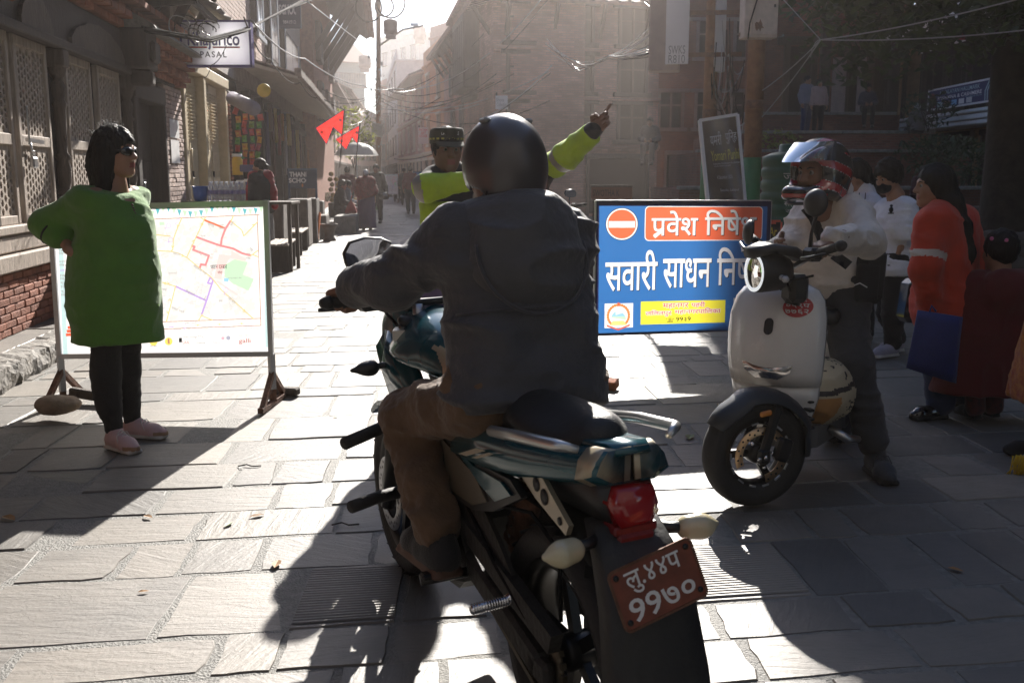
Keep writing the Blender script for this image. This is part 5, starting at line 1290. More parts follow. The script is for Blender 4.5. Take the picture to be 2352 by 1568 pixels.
def no_entry_sign(o,ex,W,H,label,full=True,lean=(0,.008)):
    r=empty('no_entry_board',(0,0,0),0,label,'sign'); ex=Vector(ex).normalized(); P=Plane3(o,ex,(0,lean[1],1))
    X=lambda px:(px-130)/1290*W; Y=lambda py:(1095-py)/1003*H
    SH=PrintSheet(P,W,H,1500 if full else 200)
    b=MB(); b.bar(P(0,H-.004,-.014),P(W,H-.004,-.014),.022,.022); b.bar(P(.004,0,-.014),P(.004,H,-.014),.022,.022,P.n); b.bar(P(0,.004,-.014),P(W,.004,-.014),.022,.022); b.bar(P(W-.004,0,-.014),P(W-.004,H,-.014),.022,.022,P.n); b.build('frame',pSIL,r)
    def one(name,mat,poly,h): b=MB(); [patch(b,P,q,h) for q in poly]; SH.take(b,mat)
    one('blue_field',pBLUE,[rect(X(155),X(1395),Y(1085),Y(128))],.0012)
    one('circle_ring',pBL,[disc(X(317),Y(262),X(247)-X(130),36,Y(0)-Y(121))],.0022); one('circle_rim',pW,[disc(X(317),Y(262),X(243)-X(130),36,Y(0)-Y(117))],.0032); one('circle',pORG,[disc(X(317),Y(262),X(233)-X(130),36,Y(0)-Y(107))],.0042); one('bar',pW,[rect(X(222),X(412),Y(288),Y(240))],.0052)
    if not full: SH.text('सवारी',pW,X(190),X(1300),Y(760),Y(460),.003,.01)
    else:
        one('heading_rim',pW,[rrect(X(482),X(1362),Y(388),Y(128),.03)],.0022); one('heading_panel',pORG,[rrect(X(488),X(1356),Y(382),Y(134),.027)],.0032)
        def word(s,x0,x1,yt,yb,sh=True,mat=pW,bold=.012,hh=.0042):
            """yt/yb: extremes of the ink"""
            if sh: SH.text(s,pBL,X(x0)+.005,X(x1)+.005,Y(yb)-.005,Y(yt)-.005,hh,bold)
            SH.text(s,mat,X(x0),X(x1),Y(yb),Y(yt),hh+.001,bold)
        word('पवेश',528,870,165,352); word('निषेध',920,1312,158,350)
        b=MB(); patch(b,P,[(X(548),Y(338)),(X(612),Y(300)),(X(618),Y(318)),(X(560),Y(368)),(X(545),Y(352))],.0056); SH.take(b,pW)
        word('सवारी',200,580,458,765); word('साधन',620,980,524,752); word('निषेध',1022,1392,444,735)
        one('emblem_panel',pW,[rect(X(200),X(406),Y(1042),Y(856))],.0022)
        b=MB(); cx,cy=X(300),Y(950)
        for i in range(22):
            a=-2.4+ (2*pi-1.5)*i/21+.85*0; a=-pi/2+.75+(2*pi-1.5)*i/21; q=.075; patch(b,P,disc(cx+q*cos(a),cy+q*sin(a)*.98,.0105,8),.0032+.00005*i)
        SH.take(b,P_('emblem_red',(.70,.20,.06)))
        one('emblem_sky',pSKY,[[(cx-.052,cy-.005),(cx+.052,cy-.005),(cx+.03,cy+.02),(cx+.005,cy+.05),(cx-.018,cy+.03),(cx-.035,cy+.02)]],.0042); one('emblem_snow',pW,[[(cx-.02,cy+.005),(cx+.03,cy+.02),(cx+.005,cy+.05),(cx-.018,cy+.03)]],.0048)
        one('emblem_hill',pGRN,[[(cx-.05,cy-.012),(cx+.055,cy-.03),(cx+.052,cy-.004),(cx-.052,cy-.004)]],.005); one('emblem_plain',P_('emblem_yellow',(.75,.55,.2)),[[(cx-.06,cy-.065),(cx+.06,cy-.065),(cx+.04,cy-.035),(cx-.04,cy-.035)]],.0052)
        one('emblem_ribbon',P_('emblem_red2',(.6,.1,.05)),[[(cx-.085,cy-.058),(cx,cy-.09),(cx+.085,cy-.058),(cx+.08,cy-.072),(cx,cy-.1),(cx-.08,cy-.072)]],.0054)
        one('emblem_flag',pRED,[[(cx-.006,cy+.062),(cx+.014,cy+.07),(cx+.002,cy+.074),(cx+.012,cy+.084),(cx-.006,cy+.092)]],.0054)
        one('contact_panel',pYEL,[rect(X(463),X(1096),Y(1022),Y(846))],.0022)
        RR=P_('text_red',(.55,.05,.05))
        for (s,x0,x1,yt,yb) in (('महानगर',625,818,866,910),('पहरी',838,940,858,905),('ललितपुर',498,692,915,966),('महानगरपालिका',714,1060,908,956)):
            [SH.text(s,pW,X(x0)+dx,X(x1)+dx,Y(yb)+dy,Y(yt)+dy,.0032,.01) for dx,dy in ((.003,0),(-.003,0),(0,.003),(0,-.003))]; SH.text(s,RR,X(x0),X(x1),Y(yb),Y(yt),.0042,.008)
        SH.text('99३9',pBL,X(726),X(836),Y(1010),Y(974),.0042,.01); SH.text('☎',pBL,X(650),X(710),Y(1014),Y(974),.0042)
        one('white_panel',pW,[rect(X(1157),X(1385),Y(1020),Y(832))],.0022)
    SH.build('printed_sheet',r,(.012,.016,.07),.55)
    board_stand(r,P,W,.33,None,RUST)
    return r
sl=at(1366,770,6.62); sr=at(1760,757,6.92)
no_entry_sign(sl,sr-sl,(sr-sl).length,.895,'blue and red no entry board with large white Nepali lettering')
# ------------------------------------------------------------------ motorcycle and scooter
TEAL=M('teal_paint',(.004,.075,.10),.22,.25,var=.05,coat=.6); CHAMP=M('champagne_paint',(.42,.36,.26),.35,.35,var=.06,coat=.3); SEATM=M('seat_vinyl',(.013,.013,.014),.42,var=.15,vscale=40,bump=.25,bscale=260)
REDL=M('red_lens',(.32,.008,.012),.12,var=.1,coat=.6); AMB=M('amber_lens',(.62,.55,.36),.2,var=.05,coat=.4); CHROME=M('chrome',(.72,.72,.74),.12,1.0,var=.03); ALU=M('cast_alloy',(.36,.35,.34),.42,.8,var=.15); DIRT=M('dirty_black',(.022,.020,.018),.65,.1,var=.5,vscale=14,bump=.3,bscale=50); PLATE=M('plate_brown',(.20,.055,.03),.55,var=.25,vscale=20); MIRR=M('mirror_glass',(.75,.75,.77),.03,1.0,var=0)
def wheel(r,c,R,w,name,rimR,parent_rot=(0,0,0),disc=None,spokes=5,rim=BLACKM,tread=26):
    o=empty(name,c,rot=parent_rot); o.parent=r
    b=MB(); t=w/2; b.lathe([(rimR+.01,-t*.75),(rimR+.03,-t*.95),(R-.025,-t),(R-.008,-t*.72),(R,-t*.25),(R,t*.25),(R-.008,t*.72),(R-.025,t),(rimR+.03,t*.95),(rimR+.01,t*.75),(rimR-.005,t*.5),(rimR-.005,-t*.5),(rimR+.01,-t*.75)],(0,0,0),(1,0,0),48)
    for i in range(tread):                                         # tread blocks on the shoulders
        a=2*pi*i/tread
        for sx_ in (-1,1):
            p=Vector((sx_*t*.62,cos(a+.06*sx_)*(R-.004),sin(a+.06*sx_)*(R-.004))); b.box(p,(t*.42,.03,.003),Matrix.Rotation(a-pi/2,3,'X')@Matrix.Rotation(.5*sx_,3,'Z'))
    b.build('tyre',RUBBER,o)
    b=MB(); b.lathe([(rimR+.008,-t*.8),(rimR-.012,-t*.7),(rimR-.022,-t*.3),(rimR-.022,t*.3),(rimR-.012,t*.7),(rimR+.008,t*.8)],(0,0,0),(1,0,0),40)
    for k in range(spokes):
        a=2*pi*k/spokes; d=Vector((0,cos(a),sin(a))); b.bar(d*.03,d*(rimR-.012),.032,.022,(1,0,0))
    b.lathe([(.0,-.05),(.035,-.05),(.045,-.03),(.045,.03),(.035,.05),(0,.05)],(0,0,0),(1,0,0),20); b.build('rim',rim,o)
    if disc:
        rd,mat,sd=disc; b=MB(); b.lathe([(rd*.68,sd),(rd,sd),(rd,sd+.004),(rd*.68,sd+.004),(rd*.68,sd)],(0,0,0),(1,0,0),40); b.build('brake_disc',mat,o)
        h=MB()
        for k in range(30):
            a=2*pi*k/30; rr_=rd*(.80+.09*(k%2)); h.lathe([(0,0),(.0055,0),(.0055,.0008),(0,.0008)],(sd+.0042 if sd>0 else sd-.0004,cos(a)*rr_,sin(a)*rr_),(1,0,0),8)
        if sd<0: pass
        h.build('disc_hole',BLACKP,o)
    return o
def motorcycle(base,rz,label,lean=0.0,plate=True,guard=True,group=None,name='motorcycle'):
    r=empty(name,base,0,label,'motorcycle',group,rot=(0,lean,rz)); A=lambda b,n,m,lab=None: tag(b.build(n,m,r),lab)
    wheel(r,(0,0,.305),.305,.14,'rear_wheel',.215,disc=(.11,METAL,.07)); wheel(r,(0,1.33,.295),.295,.10,'front_wheel',.215,disc=(.13,METAL,-.07))
    # swing arm, chain run, shock
    b=MB()
    for x in (-.105,.105): b.bar((x,-.03,.30),(x,.5,.41),.04,.07,ch=.01)
    b.bar((-.1,.32,.38),(.1,.32,.38),.05,.05); b.box((-.11,-.03,.3),(.03,.1,.06),None,.01); b.box((.11,-.03,.3),(.03,.1,.06),None,.01); A(b,'swing_arm',DIRT)
    b=MB(); b.lathe([(.03,-.085),(.1,-.085),(.1,-.09),(.03,-.09)],(0,0,.305),(1,0,0),36); b.bar((-.088,.0,.405),(-.088,.52,.47),.018,.014); b.bar((-.088,.0,.205),(-.088,.52,.36),.018,.014)
    for k in range(24):
        a=2*pi*k/24; b.box((-.0875,cos(a)*.102,.305+sin(a)*.102),(.012,.012,.014),Matrix.Rotation(a,3,'X'))
    A(b,'chain',M('chain_steel',(.10,.085,.06),.5,.7,var=.3,vscale=60))
    b=MB(); b.prism([(-.12,.42),(.1,.46),(.5,.52),(.5,.47),(.1,.40),(-.1,.37)],-.125,-.095,lambda x,y,z:(z,x,y)); A(b,'chain_guard',DIRT)
    b=MB(); b.lathe([(.02,0),(.032,.02),(.032,.2),(.02,.22)],(0,.34,.42),(0,-.15,.3),14)
    for k in range(7): b.lathe([(.03,0),(.04,.006),(.03,.012)],(0,.34-.018*k,.46+.03*k),(0,-.15,.3),14)
    A(b,'shock_absorber',RUST)
    b=MB(); b.loft([[Vector((x*w,y,z)) for x in (-1,-.8,.8,1) ]+[Vector((x*w*.9,y+.012,z+.0)) for x in (.9,-.9)] for (y,z,w) in ((.28,.60,.06),(.1,.66,.085),(-.1,.67,.09),(-.24,.62,.09))]); A(b,'inner_fender',DIRT)
    # rear mud guard hanging behind the wheel
    b=MB(); ring=[]
    for (y,z,w) in ((-.24,.70,.075),(-.30,.64,.09),(-.345,.55,.10),(-.375,.42,.11),(-.395,.28,.118),(-.40,.20,.118)):
        ring.append([Vector((-w,y+.05,z)),Vector((-w*.96,y-.0,z)),Vector((-w*.5,y-.012,z)),Vector((w*.5,y-.012,z)),Vector((w*.96,y,z)),Vector((w,y+.05,z)),Vector((w*.9,y+.06,z)),Vector((-w*.9,y+.06,z))])
    b.loft(ring); A(b,'mud_guard',M('mudguard_plastic',(.020,.020,.020),.55,var=.3,vscale=9,bump=.2,bscale=40))
    if plate:
        R=Matrix.Rotation(radians(-13),3,'Y')@Matrix.Rotation(radians(-14),3,'X'); c=Vector((-.008,-.366,.615))
        P=Plane3(c+R@Vector((-.094,-.004,-.06)),R@Vector((1,0,0)),R@Vector((0,0,1))); P.n=R@Vector((0,-1,0))
        b=MB(); poly=rrect(0,.188,0,.12,.012); b.prism(poly,-.002,.002,lambda x,y,z:P(x,y,z)); pl=A(b,'number_plate',PLATE)
        b=MB()
        for k in range(len(poly)): a,c2=poly[k],poly[(k+1)%len(poly)]; b.bar(P(*a,.002),P(*c2,.002),.005,.004,P.n)
        tag(b.build('plate_rim',RUST,pl))
        letters('lettering','लु.४४प',WHITE,pl,.03,.155,.062,.108,P.at(.0034),.012); letters('lettering','99७०',WHITE,pl,.02,.168,.010,.056,P.at(.0034),.012)
        b=MB()
        for q in ((.014,.106),(.174,.106),(.013,.016),(.175,.016)): b.lathe([(0,.002),(.006,.002),(.006,.005),(0,.006)],P(q[0],q[1],0),P.n,10)
        b.build('plate_bolt',BLACKM,pl); b=MB(); b.bar((0,-.30,.64),(.0,-.365,.60),.05,.02); A(b,'plate_bracket',BLACKP)
    # tail: lamp housing, lens, reflector, indicators
    b=MB(); b.loft([[Vector((x*w,y,z+dz*hh)) for x,dz in ((-1,-.2),(-.8,-1),(.8,-1),(1,-.2),(.85,1),(-.85,1))] for (y,z,w,hh) in ((.12,.74,.085,.05),(-.05,.755,.08,.055),(-.2,.755,.068,.052),(-.252,.748,.056,.044))]); A(b,'tail_housing',BLACKP)
    b=MB(); b.loft([[Vector((x*w,y,z+dz*hh)) for x,dz in ((-1,.1),(-.72,-1),(.72,-1),(1,.1),(.78,1),(-.78,1))] for (y,z,w,hh) in ((-.24,.745,.058,.046),(-.278,.742,.05,.038),(-.288,.742,.028,.024))]); tl=A(b,'tail_light',REDL)
    b=MB(); b.box((0,-.262,.665),(.085,.03,.05),(.15,0,0),.006); b.box((0,-.25,.697),(.1,.05,.02),(.1,0,0),.004); A(b,'reflector',M('red_reflector',(.16,.01,.012),.3,var=.3,vscale=80))
    for x in (-1,1):
        b=MB(); b.tube([(x*.06,-.235,.675),(x*.1,-.25,.672),(x*.13,-.25,.67)],[.013,.012,.014],10); ind=A(b,'indicator',BLACKP)
        s=SDF(); s.cone((x*.135,-.255,.668),(x*.165,-.262,.668),.026,.024,k=0).cone((x*.165,-.262,.668),(x*.20,-.262,.668),.023,.007,k=.02); sdf_obj('lens',s,.005,AMB,ind)
    # seat unit
    s=SDF(); s.box((0,.5,.775),(.23,.42,.07),rnd=.03,k=0).ell((0,.47,.80),(.125,.26,.035),k=.04).cone((0,.25,.81),(0,-.12,.855),.075,.05,k=.05).ell((0,.04,.845),(.115,.20,.042),k=.04).cone((0,.72,.80),(0,.62,.79),.06,.1,k=.05)
    s.cut((0,0,.735),(0,.03,-1),k=.01); sdf_obj('seat',s,.009,SEATM,r)
    # tail cowl with champagne end piece and stripes, side panels
    for x in (-1,1):
        def sh(t0,t1): return lambda a,c,z: (x*(z+.02*max(0,a)),a,c)
        b=MB(); b.loft([[Vector((x*w0,y,z0)),Vector((x*(w0+.035),y,z0+.02)),Vector((x*(w1+.018),y,z1-.02)),Vector((x*w1,y,z1)),Vector((x*(w1-.04),y,z1)),Vector((x*(w0-.03),y,z0))] for (y,z0,z1,w0,w1) in ((.42,.68,.765,.115,.12),(.25,.69,.79,.11,.118),(.08,.715,.81,.10,.108),(-.08,.75,.835,.085,.092),(-.2,.775,.855,.066,.073),(-.262,.79,.862,.05,.056))]); A(b,'tail_cowl',TEAL)
        b=MB(); b.loft([[Vector((x*w0,y,z0)),Vector((x*(w0+.036),y,z0+.02)),Vector((x*(w1+.02),y,z1-.02)),Vector((x*w1,y,z1+.002)),Vector((x*(w1-.05),y,z1+.003)),Vector((x*(w0-.04),y,z0))] for (y,z0,z1,w0,w1) in ((-.205,.775,.856,.0665,.0735),(-.235,.785,.860,.057,.064),(-.262,.795,.862,.046,.052))]); cw=A(b,'cowl_end',CHAMP)
        if x<0: b=MB(); b.loft([[Vector((q*w,y,z)) for q in (-1,1)]+[Vector((q*w*.9,y,z+.012)) for q in (1,-1)] for y,z,w in ((.1,.80,.07),(-.1,.84,.06),(-.24,.858,.05),(-.268,.85,.04))]); A(b,'cowl_top',TEAL)
        P=Plane3((x*.152,.36,.70),(0,-1,0.06),(x*-.12,0,1)) if x<0 else None
        if P:
            b=MB(); [patch(b,P,q,.006*1) for q in ([(.02,.012),(.14,.05),(.2,.055),(.08,.018)],[(.11,.02),(.22,.055),(.25,.057),(.15,.026)])]; A(b,'stripe',CHAMP)
        b=MB(); b.prism([(.56,.74),(.28,.70),(.08,.715),(.02,.69),(.20,.60),(.34,.56),(.5,.55),(.58,.62)],x*.105,x*.125,lambda a,c,z:(z,a,c)); A(b,'side_panel',BLACKP)
        b=MB(); b.prism([(.5,.725),(.3,.69),(.12,.70),(.06,.685),(.16,.64),(.26,.655)],x*.1255,x*.134,lambda a,c,z:(z,a,c)); A(b,'side_panel_trim',TEAL)
        b=MB(); b.prism([(.54,.70),(.30,.665),(.22,.62),(.32,.58),(.50,.57)],x*.1255,x*.131,lambda a,c,z:(z,a,c)); A(b,'side_panel_band',M('side_band',(.10,.085,.06),.45,var=.2))
        b=MB(); b.tube([(x*.105,.13,.80),(x*.15,.12,.825),(x*.152,-.03,.85),(x*.14,-.2,.872),(x*.105,-.23,.865)],[.008,.013,.0135,.013,.008],10); A(b,'grab_rail',M('satin_silver',(.55,.55,.54),.3,.8,var=.06))
        b=MB(); b.prism([(.08,.74),(-.02,.70),(-.17,.665),(-.185,.69),(-.10,.735),(-.03,.775)],x*.096,x*.108,lambda a,c,z:(z,a,c)); br=A(b,'rack_bracket',CHAMP)
        b=MB()
        for (a,c,q) in ((-.03,.735,.016),(-.07,.718,.018),(-.145,.688,.009)): b.lathe([(0,0),(q,0),(q,.002),(0,.002)],(x*.1085 if x>0 else -.1105,a,c),(1,0,0),14)
        b.build('hole',BLACKP,br)
        # foot pegs, heel plates, frame spar
        b=MB(); b.tube([(x*.11,.40,.37),(x*.25,.41,.365)],.014,10); b.box((x*.2,.41,.375),(.1,.035,.02),None,.006); b.bar((x*.11,.40,.36),(x*.1,.46,.5),.03,.04); A(b,'foot_peg',BLACKM)
        b=MB(); b.tube([(x*.1,.12,.42),(x*.13,.11,.41)],.014,10)
        for k in range(14): b.lathe([(.011,0),(.0145,.0025),(.011,.005)],(x*(.13+.0068*k),.11-.0006*k,.41),(x,0,0),10)
        b.tube([(x*.13,.11,.41),(x*.225,.102,.41)],.0112,10); A(b,'passenger_peg',CHROME)
        b=MB(); b.prism([(.5,.5),(.36,.44),(.12,.38),(.06,.42),(.2,.52),(.34,.60),(.5,.6)],x*.1,x*.112,lambda a,c,z:(z,a,c)); A(b,'peg_hanger',DIRT)
        b=MB(); b.loft([[Vector((x*.105,y-.03,z)),Vector((x*.14,y-.02,z)),Vector((x*.14,y+.02,z)),Vector((x*.105,y+.03,z))] for (y,z) in ((.62,.74),(.585,.62),(.575,.5),(.54,.36))]); A(b,'frame_spar',CHAMP)
    # engine
    b=MB(); b.box((0,.72,.38),(.24,.36,.26),(.1,0,0),.04); b.box((0,.86,.56),(.2,.2,.24),(.5,0,0),.03)
    for k in range(7): b.box((0,.88-.012*k,.47+.033*k),(.24,.24,.01),(.5,0,0))
    b.lathe([(0,-.15),(.08,-.15),(.1,-.13),(.1,.13),(.08,.15),(0,.15)],(0,.66,.37),(1,0,0),24); A(b,'engine',M('engine_grey',(.05,.05,.05),.5,.5,var=.4,vscale=12,bump=.2))
    b=MB(); b.tube([(.08,.95,.5),(.12,1.0,.36),(.13,.8,.2),(.14,.4,.24),(.15,.2,.32)],[.02,.02,.024,.03,.05],12); b.tube([(.16,.26,.34),(.18,-.12,.46)],[.06,.055],16); A(b,'exhaust',M('exhaust_black',(.03,.03,.03),.4,.6,var=.3))
    # tank, shrouds
    s=SDF(); s.ell((0,.80,.88),(.135,.20,.10),k=0).cone((0,.64,.84),(0,.98,.90),.085,.11,k=.08).ell((-.11,.9,.84),(.055,.13,.07),k=.05).ell((.11,.9,.84),(.055,.13,.07),k=.05); s.cut((0,0,.775),(0,.1,-1),k=.02)
    sdf_obj('tank',s,.010,[TEAL,CHAMP],r,region=lambda C:(np.abs(np.abs(C[:,0])-.10-.12*(C[:,1]-.85))<.020)&(C[:,2]<.93))
    for x in (-1,1):
        b=MB(); b.loft([[Vector((x*w,y,z0)),Vector((x*(w+.03),y,(z0+z1)/2)),Vector((x*w*.98,y,z1)),Vector((x*(w-.03),y,(z0+z1)/2))] for (y,z0,z1,w) in ((.72,.72,.80,.11),(.86,.69,.90,.125),(1.0,.70,.93,.135),(1.08,.82,.92,.125))]); A(b,'tank_shroud',TEAL)
    # fork, clamps, bars
    ax=Vector((0,.46,-1)).normalized(); 
    for x in (-.1,.1):
        b=MB(); t=Vector((x,.93,.96)); b.tube([t,t+ax*.34],.019,14); fk=A(b,'fork_tube',M('fork_steel',(.6,.6,.6),.16,1,var=.03))
        b=MB(); b.tube([t+ax*.34,t+ax*.74],[.028,.026],14); b.lathe([(0,0),(.022,0),(.024,.01),(.018,.02),(0,.022)],t,-ax,14); b.build('fork_leg',BLACKM,fk)
    b=MB(); b.prism([(-.15,.90),(-.12,.965),(-.06,.965),(-.04,.93),(.04,.93),(.06,.965),(.12,.965),(.15,.90),(.06,.87),(-.06,.87)],.915,.945,lambda a,c,z:(a,c,z)); A(b,'triple_clamp',M('brushed_alloy',(.45,.42,.38),.35,.9,var=.08))
    for x in (-.055,.055): b=MB(); b.tube([(x,.93,.94),(x,.935,1.015)],[.02,.016],12); b.tube([(x,.94,1.012),(x,.94,1.045)],[.013,.010],8); A(b,'bar_riser',METAL)
    hb=[(-.34,.835,1.055),(-.25,.865,1.04),(-.16,.92,1.03),(-.10,.935,1.02),(0,.938,1.018),(.10,.935,1.02),(.16,.92,1.03),(.25,.865,1.04),(.34,.835,1.055)]
    b=MB(); b.tube(hb,.0115,12); A(b,'handlebar',BLACKM)
    for x in (-1,1):
        b=MB(); b.tube([(x*.25,.865,1.04),(x*.345,.833,1.055)],.0165,12); b.lathe([(0,0),(.02,0),(.02,.012),(.012,.03),(0,.03)],(x*.345,.833,1.055),(x,-.28,.03),12); A(b,'grip',RUBBER)
        b=MB(); b.box((x*.225,.875,1.04),(.06,.05,.05),(0,0,x*-.3),.01); b.tube([(x*.2,.91,1.03),(x*.27,.91,1.025),(x*.37,.875,1.03)],[.007,.008,.006],8); A(b,'lever',BLACKM)
        b=MB(); b.tube([(x*.18,.885,1.05),(x*.18,.91,1.10),(x*.2,.94,1.16)],.006,8); mr=A(b,'mirror',BLACKP)
        R=Matrix.Rotation(x*.12,3,'Z')@Matrix.Rotation(.1,3,'X'); c=Vector((x*.20,.93,1.18)); ov=[(-.075,-.03),(-.07,-.045),(-.03,-.054),(.02,-.05),(.06,-.036),(.078,-.005),(.07,.03),(.04,.046),(-.01,.05),(-.06,.036),(-.08,.0)]
        ov=[(a*-x*.92,c_*.88) for a,c_ in ov]
        b=MB(); rings=[]
        for (k,d) in ((1.0,-.006),(1.05,.0),(1.04,.012),(.6,.035),(.1,.04)): rings.append([c+R@Vector((a*k,d,c_*k)) for a,c_ in ov])
        b.loft(rings); b.build('mirror_shell',BLACKP,mr)
        b=MB(); b.add([c+R@Vector((a*.95,-.0075,c_*.95)) for a,c_ in (ov if x<0 else ov)],[tuple(range(len(ov)))]); b.build('mirror_glass',MIRR,mr)
    b=MB(); b.box((0,1.02,1.03),(.19,.05,.10),(-.5,0,0),.02); ins=A(b,'instrument',BLACKP); b=MB(); b.box((0,.992,1.035),(.14,.004,.06),(-.5,0,0),.002); b.build('display',M('lcd_pink',(.20,.11,.17),.2,var=.1),ins)
    s=SDF(); s.box((0,1.10,.93),(.2,.14,.2),rnd=.06,k=0).ell((0,1.16,.90),(.11,.07,.12),k=.04); sdf_obj('headlight_cowl',s,.012,TEAL,r)
    b=MB(); b.ell((0,1.225,.9),(.08,.02,.09),16,10); A(b,'headlight',GLASSD)
    b=MB(); b.loft([[Vector((x*.065,1.33+.33*sin(a),.295+.33*cos(a))) for x in (-1,-.6,.6,1)]+[Vector((x*.06,1.33+.318*sin(a),.295+.318*cos(a))) for x in (1,-1)] for a in [-.9+.2*k for k in range(9)]]); A(b,'front_fender',TEAL)
    for x in (-1,1):
        b=MB(); b.tube([(x*.12,.98,.83),(x*.19,.98,.825)],.010,8); ind=A(b,'front_indicator',BLACKP); s=SDF(); s.cone((x*.20,.975,.825),(x*.265,.965,.825),.022,.007,k=0).ell((x*.212,.97,.825),(.028,.024,.02),k=.02); sdf_obj('lens',s,.006,BLACKP,ind)
        if guard:
            b=MB(); b.tube([(x*.12,.90,.68),(x*.24,.82,.67),(x*.35,.745,.665)],.0185,12); b.tube([(x*.12,.86,.46),(x*.24,.80,.475),(x*.345,.735,.48)],.0185,12); b.tube([(x*.13,.9,.7),(x*.14,.88,.44)],.016,10); A(b,'crash_guard',RUBBER)
    # cables and hoses
    b=MB(); b.tube([(-.2,.9,1.03),(-.16,1.02,1.02),(-.06,1.06,.9),(-.04,.95,.75)],.005,6); b.tube([(.2,.9,1.03),(.15,1.02,1.0),(.05,1.05,.85)],.005,6); b.tube([(-.1,.3,.6),(-.12,.15,.63),(-.11,.0,.66),(-.09,-.1,.6),(-.1,-.12,.45)],.005,6); b.tube([(-.11,.42,.55),(-.125,.2,.47),(-.12,.02,.40)],.006,6); A(b,'cable',CABLE)
    return r
BIKE_RZ=radians(23.2); BIKE_P=(.165,2.18,0)
motorcycle(BIKE_P,BIKE_RZ,'dark teal motorcycle seen from behind with brown number plate under the grey jacket rider',lean=radians(-2.0))

def scooter():
    rz=radians(146); st=radians(-40); F=gnd(1727,1158); steer_axis_y=.50
    # front contact sits on the steering axis: forward of the origin by .62
    f=Vector((-sin(rz),cos(rz),0)); base=Vector((F.x,F.y,0))-f*.58
    r=empty('scooter',base,rz,'white electric scooter with round headlight and red oval sticker','scooter'); A=lambda b,n,m,p=r,lab=None: tag(b.build(n,m,p),lab)
    SW=M('scooter_white',(.80,.785,.76),.25,var=.04,coat=.5); MB_=M('matt_blueblack',(.018,.024,.034),.42,var=.1); GREYP=M('grey_plastic',(.12,.12,.12),.5,var=.1)
    s_=empty('steering',(0,.58,0),st); s_.parent=r
    w=wheel(s_,(0,0,.235),.235,.105,'front_wheel',.145,disc=None,spokes=3,tread=0)
    b=MB(); b.lathe([(.088,-.063),(.122,-.063),(.122,-.058),(.088,-.058),(.088,-.063)],(0,0,.235),(1,0,0),48,a0=-1.2,a1=3.7); 
    dm=M('disc_bronze',(.62,.42,.24),.35,.85,var=.05); b2=MB(); b2.lathe([(.088,-.058),(.122,-.058),(.122,-.063),(.088,-.063),(.088,-.058)],(0,0,.235),(1,0,0),48)
    d_=A(b,'brake_disc',dm,s_); h=MB()
    for k in range(26):
        a=-1.1+4.7*k/25; q=.098+.013*(k%2)
        z=Vector((1,0,0)); xo=z.orthogonal().normalized(); yo=z.cross(xo); d=xo*cos(a)+yo*sin(a); h.lathe([(0,0),(.0048,0),(.0048,.001),(0,.001)],Vector((-.0628,0,.235))+d*q,(-1,0,0),8)
    h.build('disc_hole',BLACKP,d_)
    h=MB()
    for k in range(14):
        a=2*pi*k/14; h.box((-.052,cos(a)*.138,.235+sin(a)*.138),(.006,.03,.007),Matrix.Rotation(a+pi/2,3,'X'))
    A(h,'rim_mark',METAL,s_)
    b=MB(); b.bar((.075,.0,.235),(.075,-.06,.45),.028,.045,ch=.01); b.bar((-.075,.0,.235),(-.075,-.06,.45),.028,.045,ch=.01); b.box((-.08,.0,.235),(.03,.06,.07),None,.012); A(b,'fork',BLACKM,s_)
    b=MB()
    for q in ((.0,.0,.012),(.03,-.005,.009),(-.045,.01,.008),(-.01,-.05,.008),(.05,.055,.009),(-.03,.06,.007)): b.lathe([(0,0),(q[2],0),(q[2]*.8,.008),(0,.009)],(-.096 if abs(q[0])<.04 and abs(q[1])<.02 else -.07,q[0],.235+q[1]),(-1,0,0),8)
    A(b,'bolt',CHROME,s_)
    b=MB(); b.box((-.085,-.085,.26),(.045,.07,.1),(.3,0,0),.012); A(b,'brake_caliper',BLACKM,s_)
    # fender
    b=MB(); rings=[]
    for k in range(15):
        a=radians(58-11*k); R0=.262+.02*(1 if 3<k<12 else 0); rg=[]
        for t in range(9):
            u=-1+2*t/8; ww=.088*(1-.25*max(0,(k-11)/4))*(1-.35*max(0,(2-k)/2)); rg.append(Vector((u*ww,sin(a)*(R0-.05*abs(u)**2.5),.235+cos(a)*(R0-.05*abs(u)**2.5))))
        for t in range(9):
            u=1-2*t/8; rg.append(Vector((u*(ww-.006),sin(a)*(R0-.008-.05*abs(u)**2.5),.235+cos(a)*(R0-.008-.05*abs(u)**2.5))))
        rings.append(rg)
    b.loft(rings); A(b,'front_fender',MB_,s_)
    b=MB(); b.box((-.083,.0,.42),(.016,.055,.024),(-.15,0,0),.006); A(b,'side_reflector',M('amber',(.75,.26,.02),.25,var=.05,coat=.4),s_)
    # steering column, headlight, bars, dash
    b=MB(); b.tube([(0,-.15,.86),(0,-.17,.95)],.032,14); b.box((0,-.16,.93),(.1,.09,.12),None,.02); A(b,'steering_column',BLACKM,s_)
    b=MB(); c=Vector((0,-.02,1.0)); b.lathe([(.02,-.10),(.06,-.095),(.078,-.05),(.083,.02),(.083,.05),(.074,.056)],c,(0,1,.0),28); hl=A(b,'headlight',BLACKP,s_)
    b=MB(); b.lathe([(.074,.05),(.080,.056),(.072,.06),(.064,.056)],c,(0,1,0),28); b.build('light_ring',M('white_ring',(.75,.78,.80),.25,var=0,emit=.35),hl)
    b=MB(); b.lathe([(0,.035),(.03,.036),(.064,.052)],c,(0,1,0),24); b.build('reflector',CHROME,hl); b=MB(); b.lathe([(0,.063),(.035,.061),(.064,.055)],c,(0,1,0),24); b.build('lens',M('clear_lens',(.9,.9,.9),.02,trans=1.0,var=0),hl)
    b=MB()
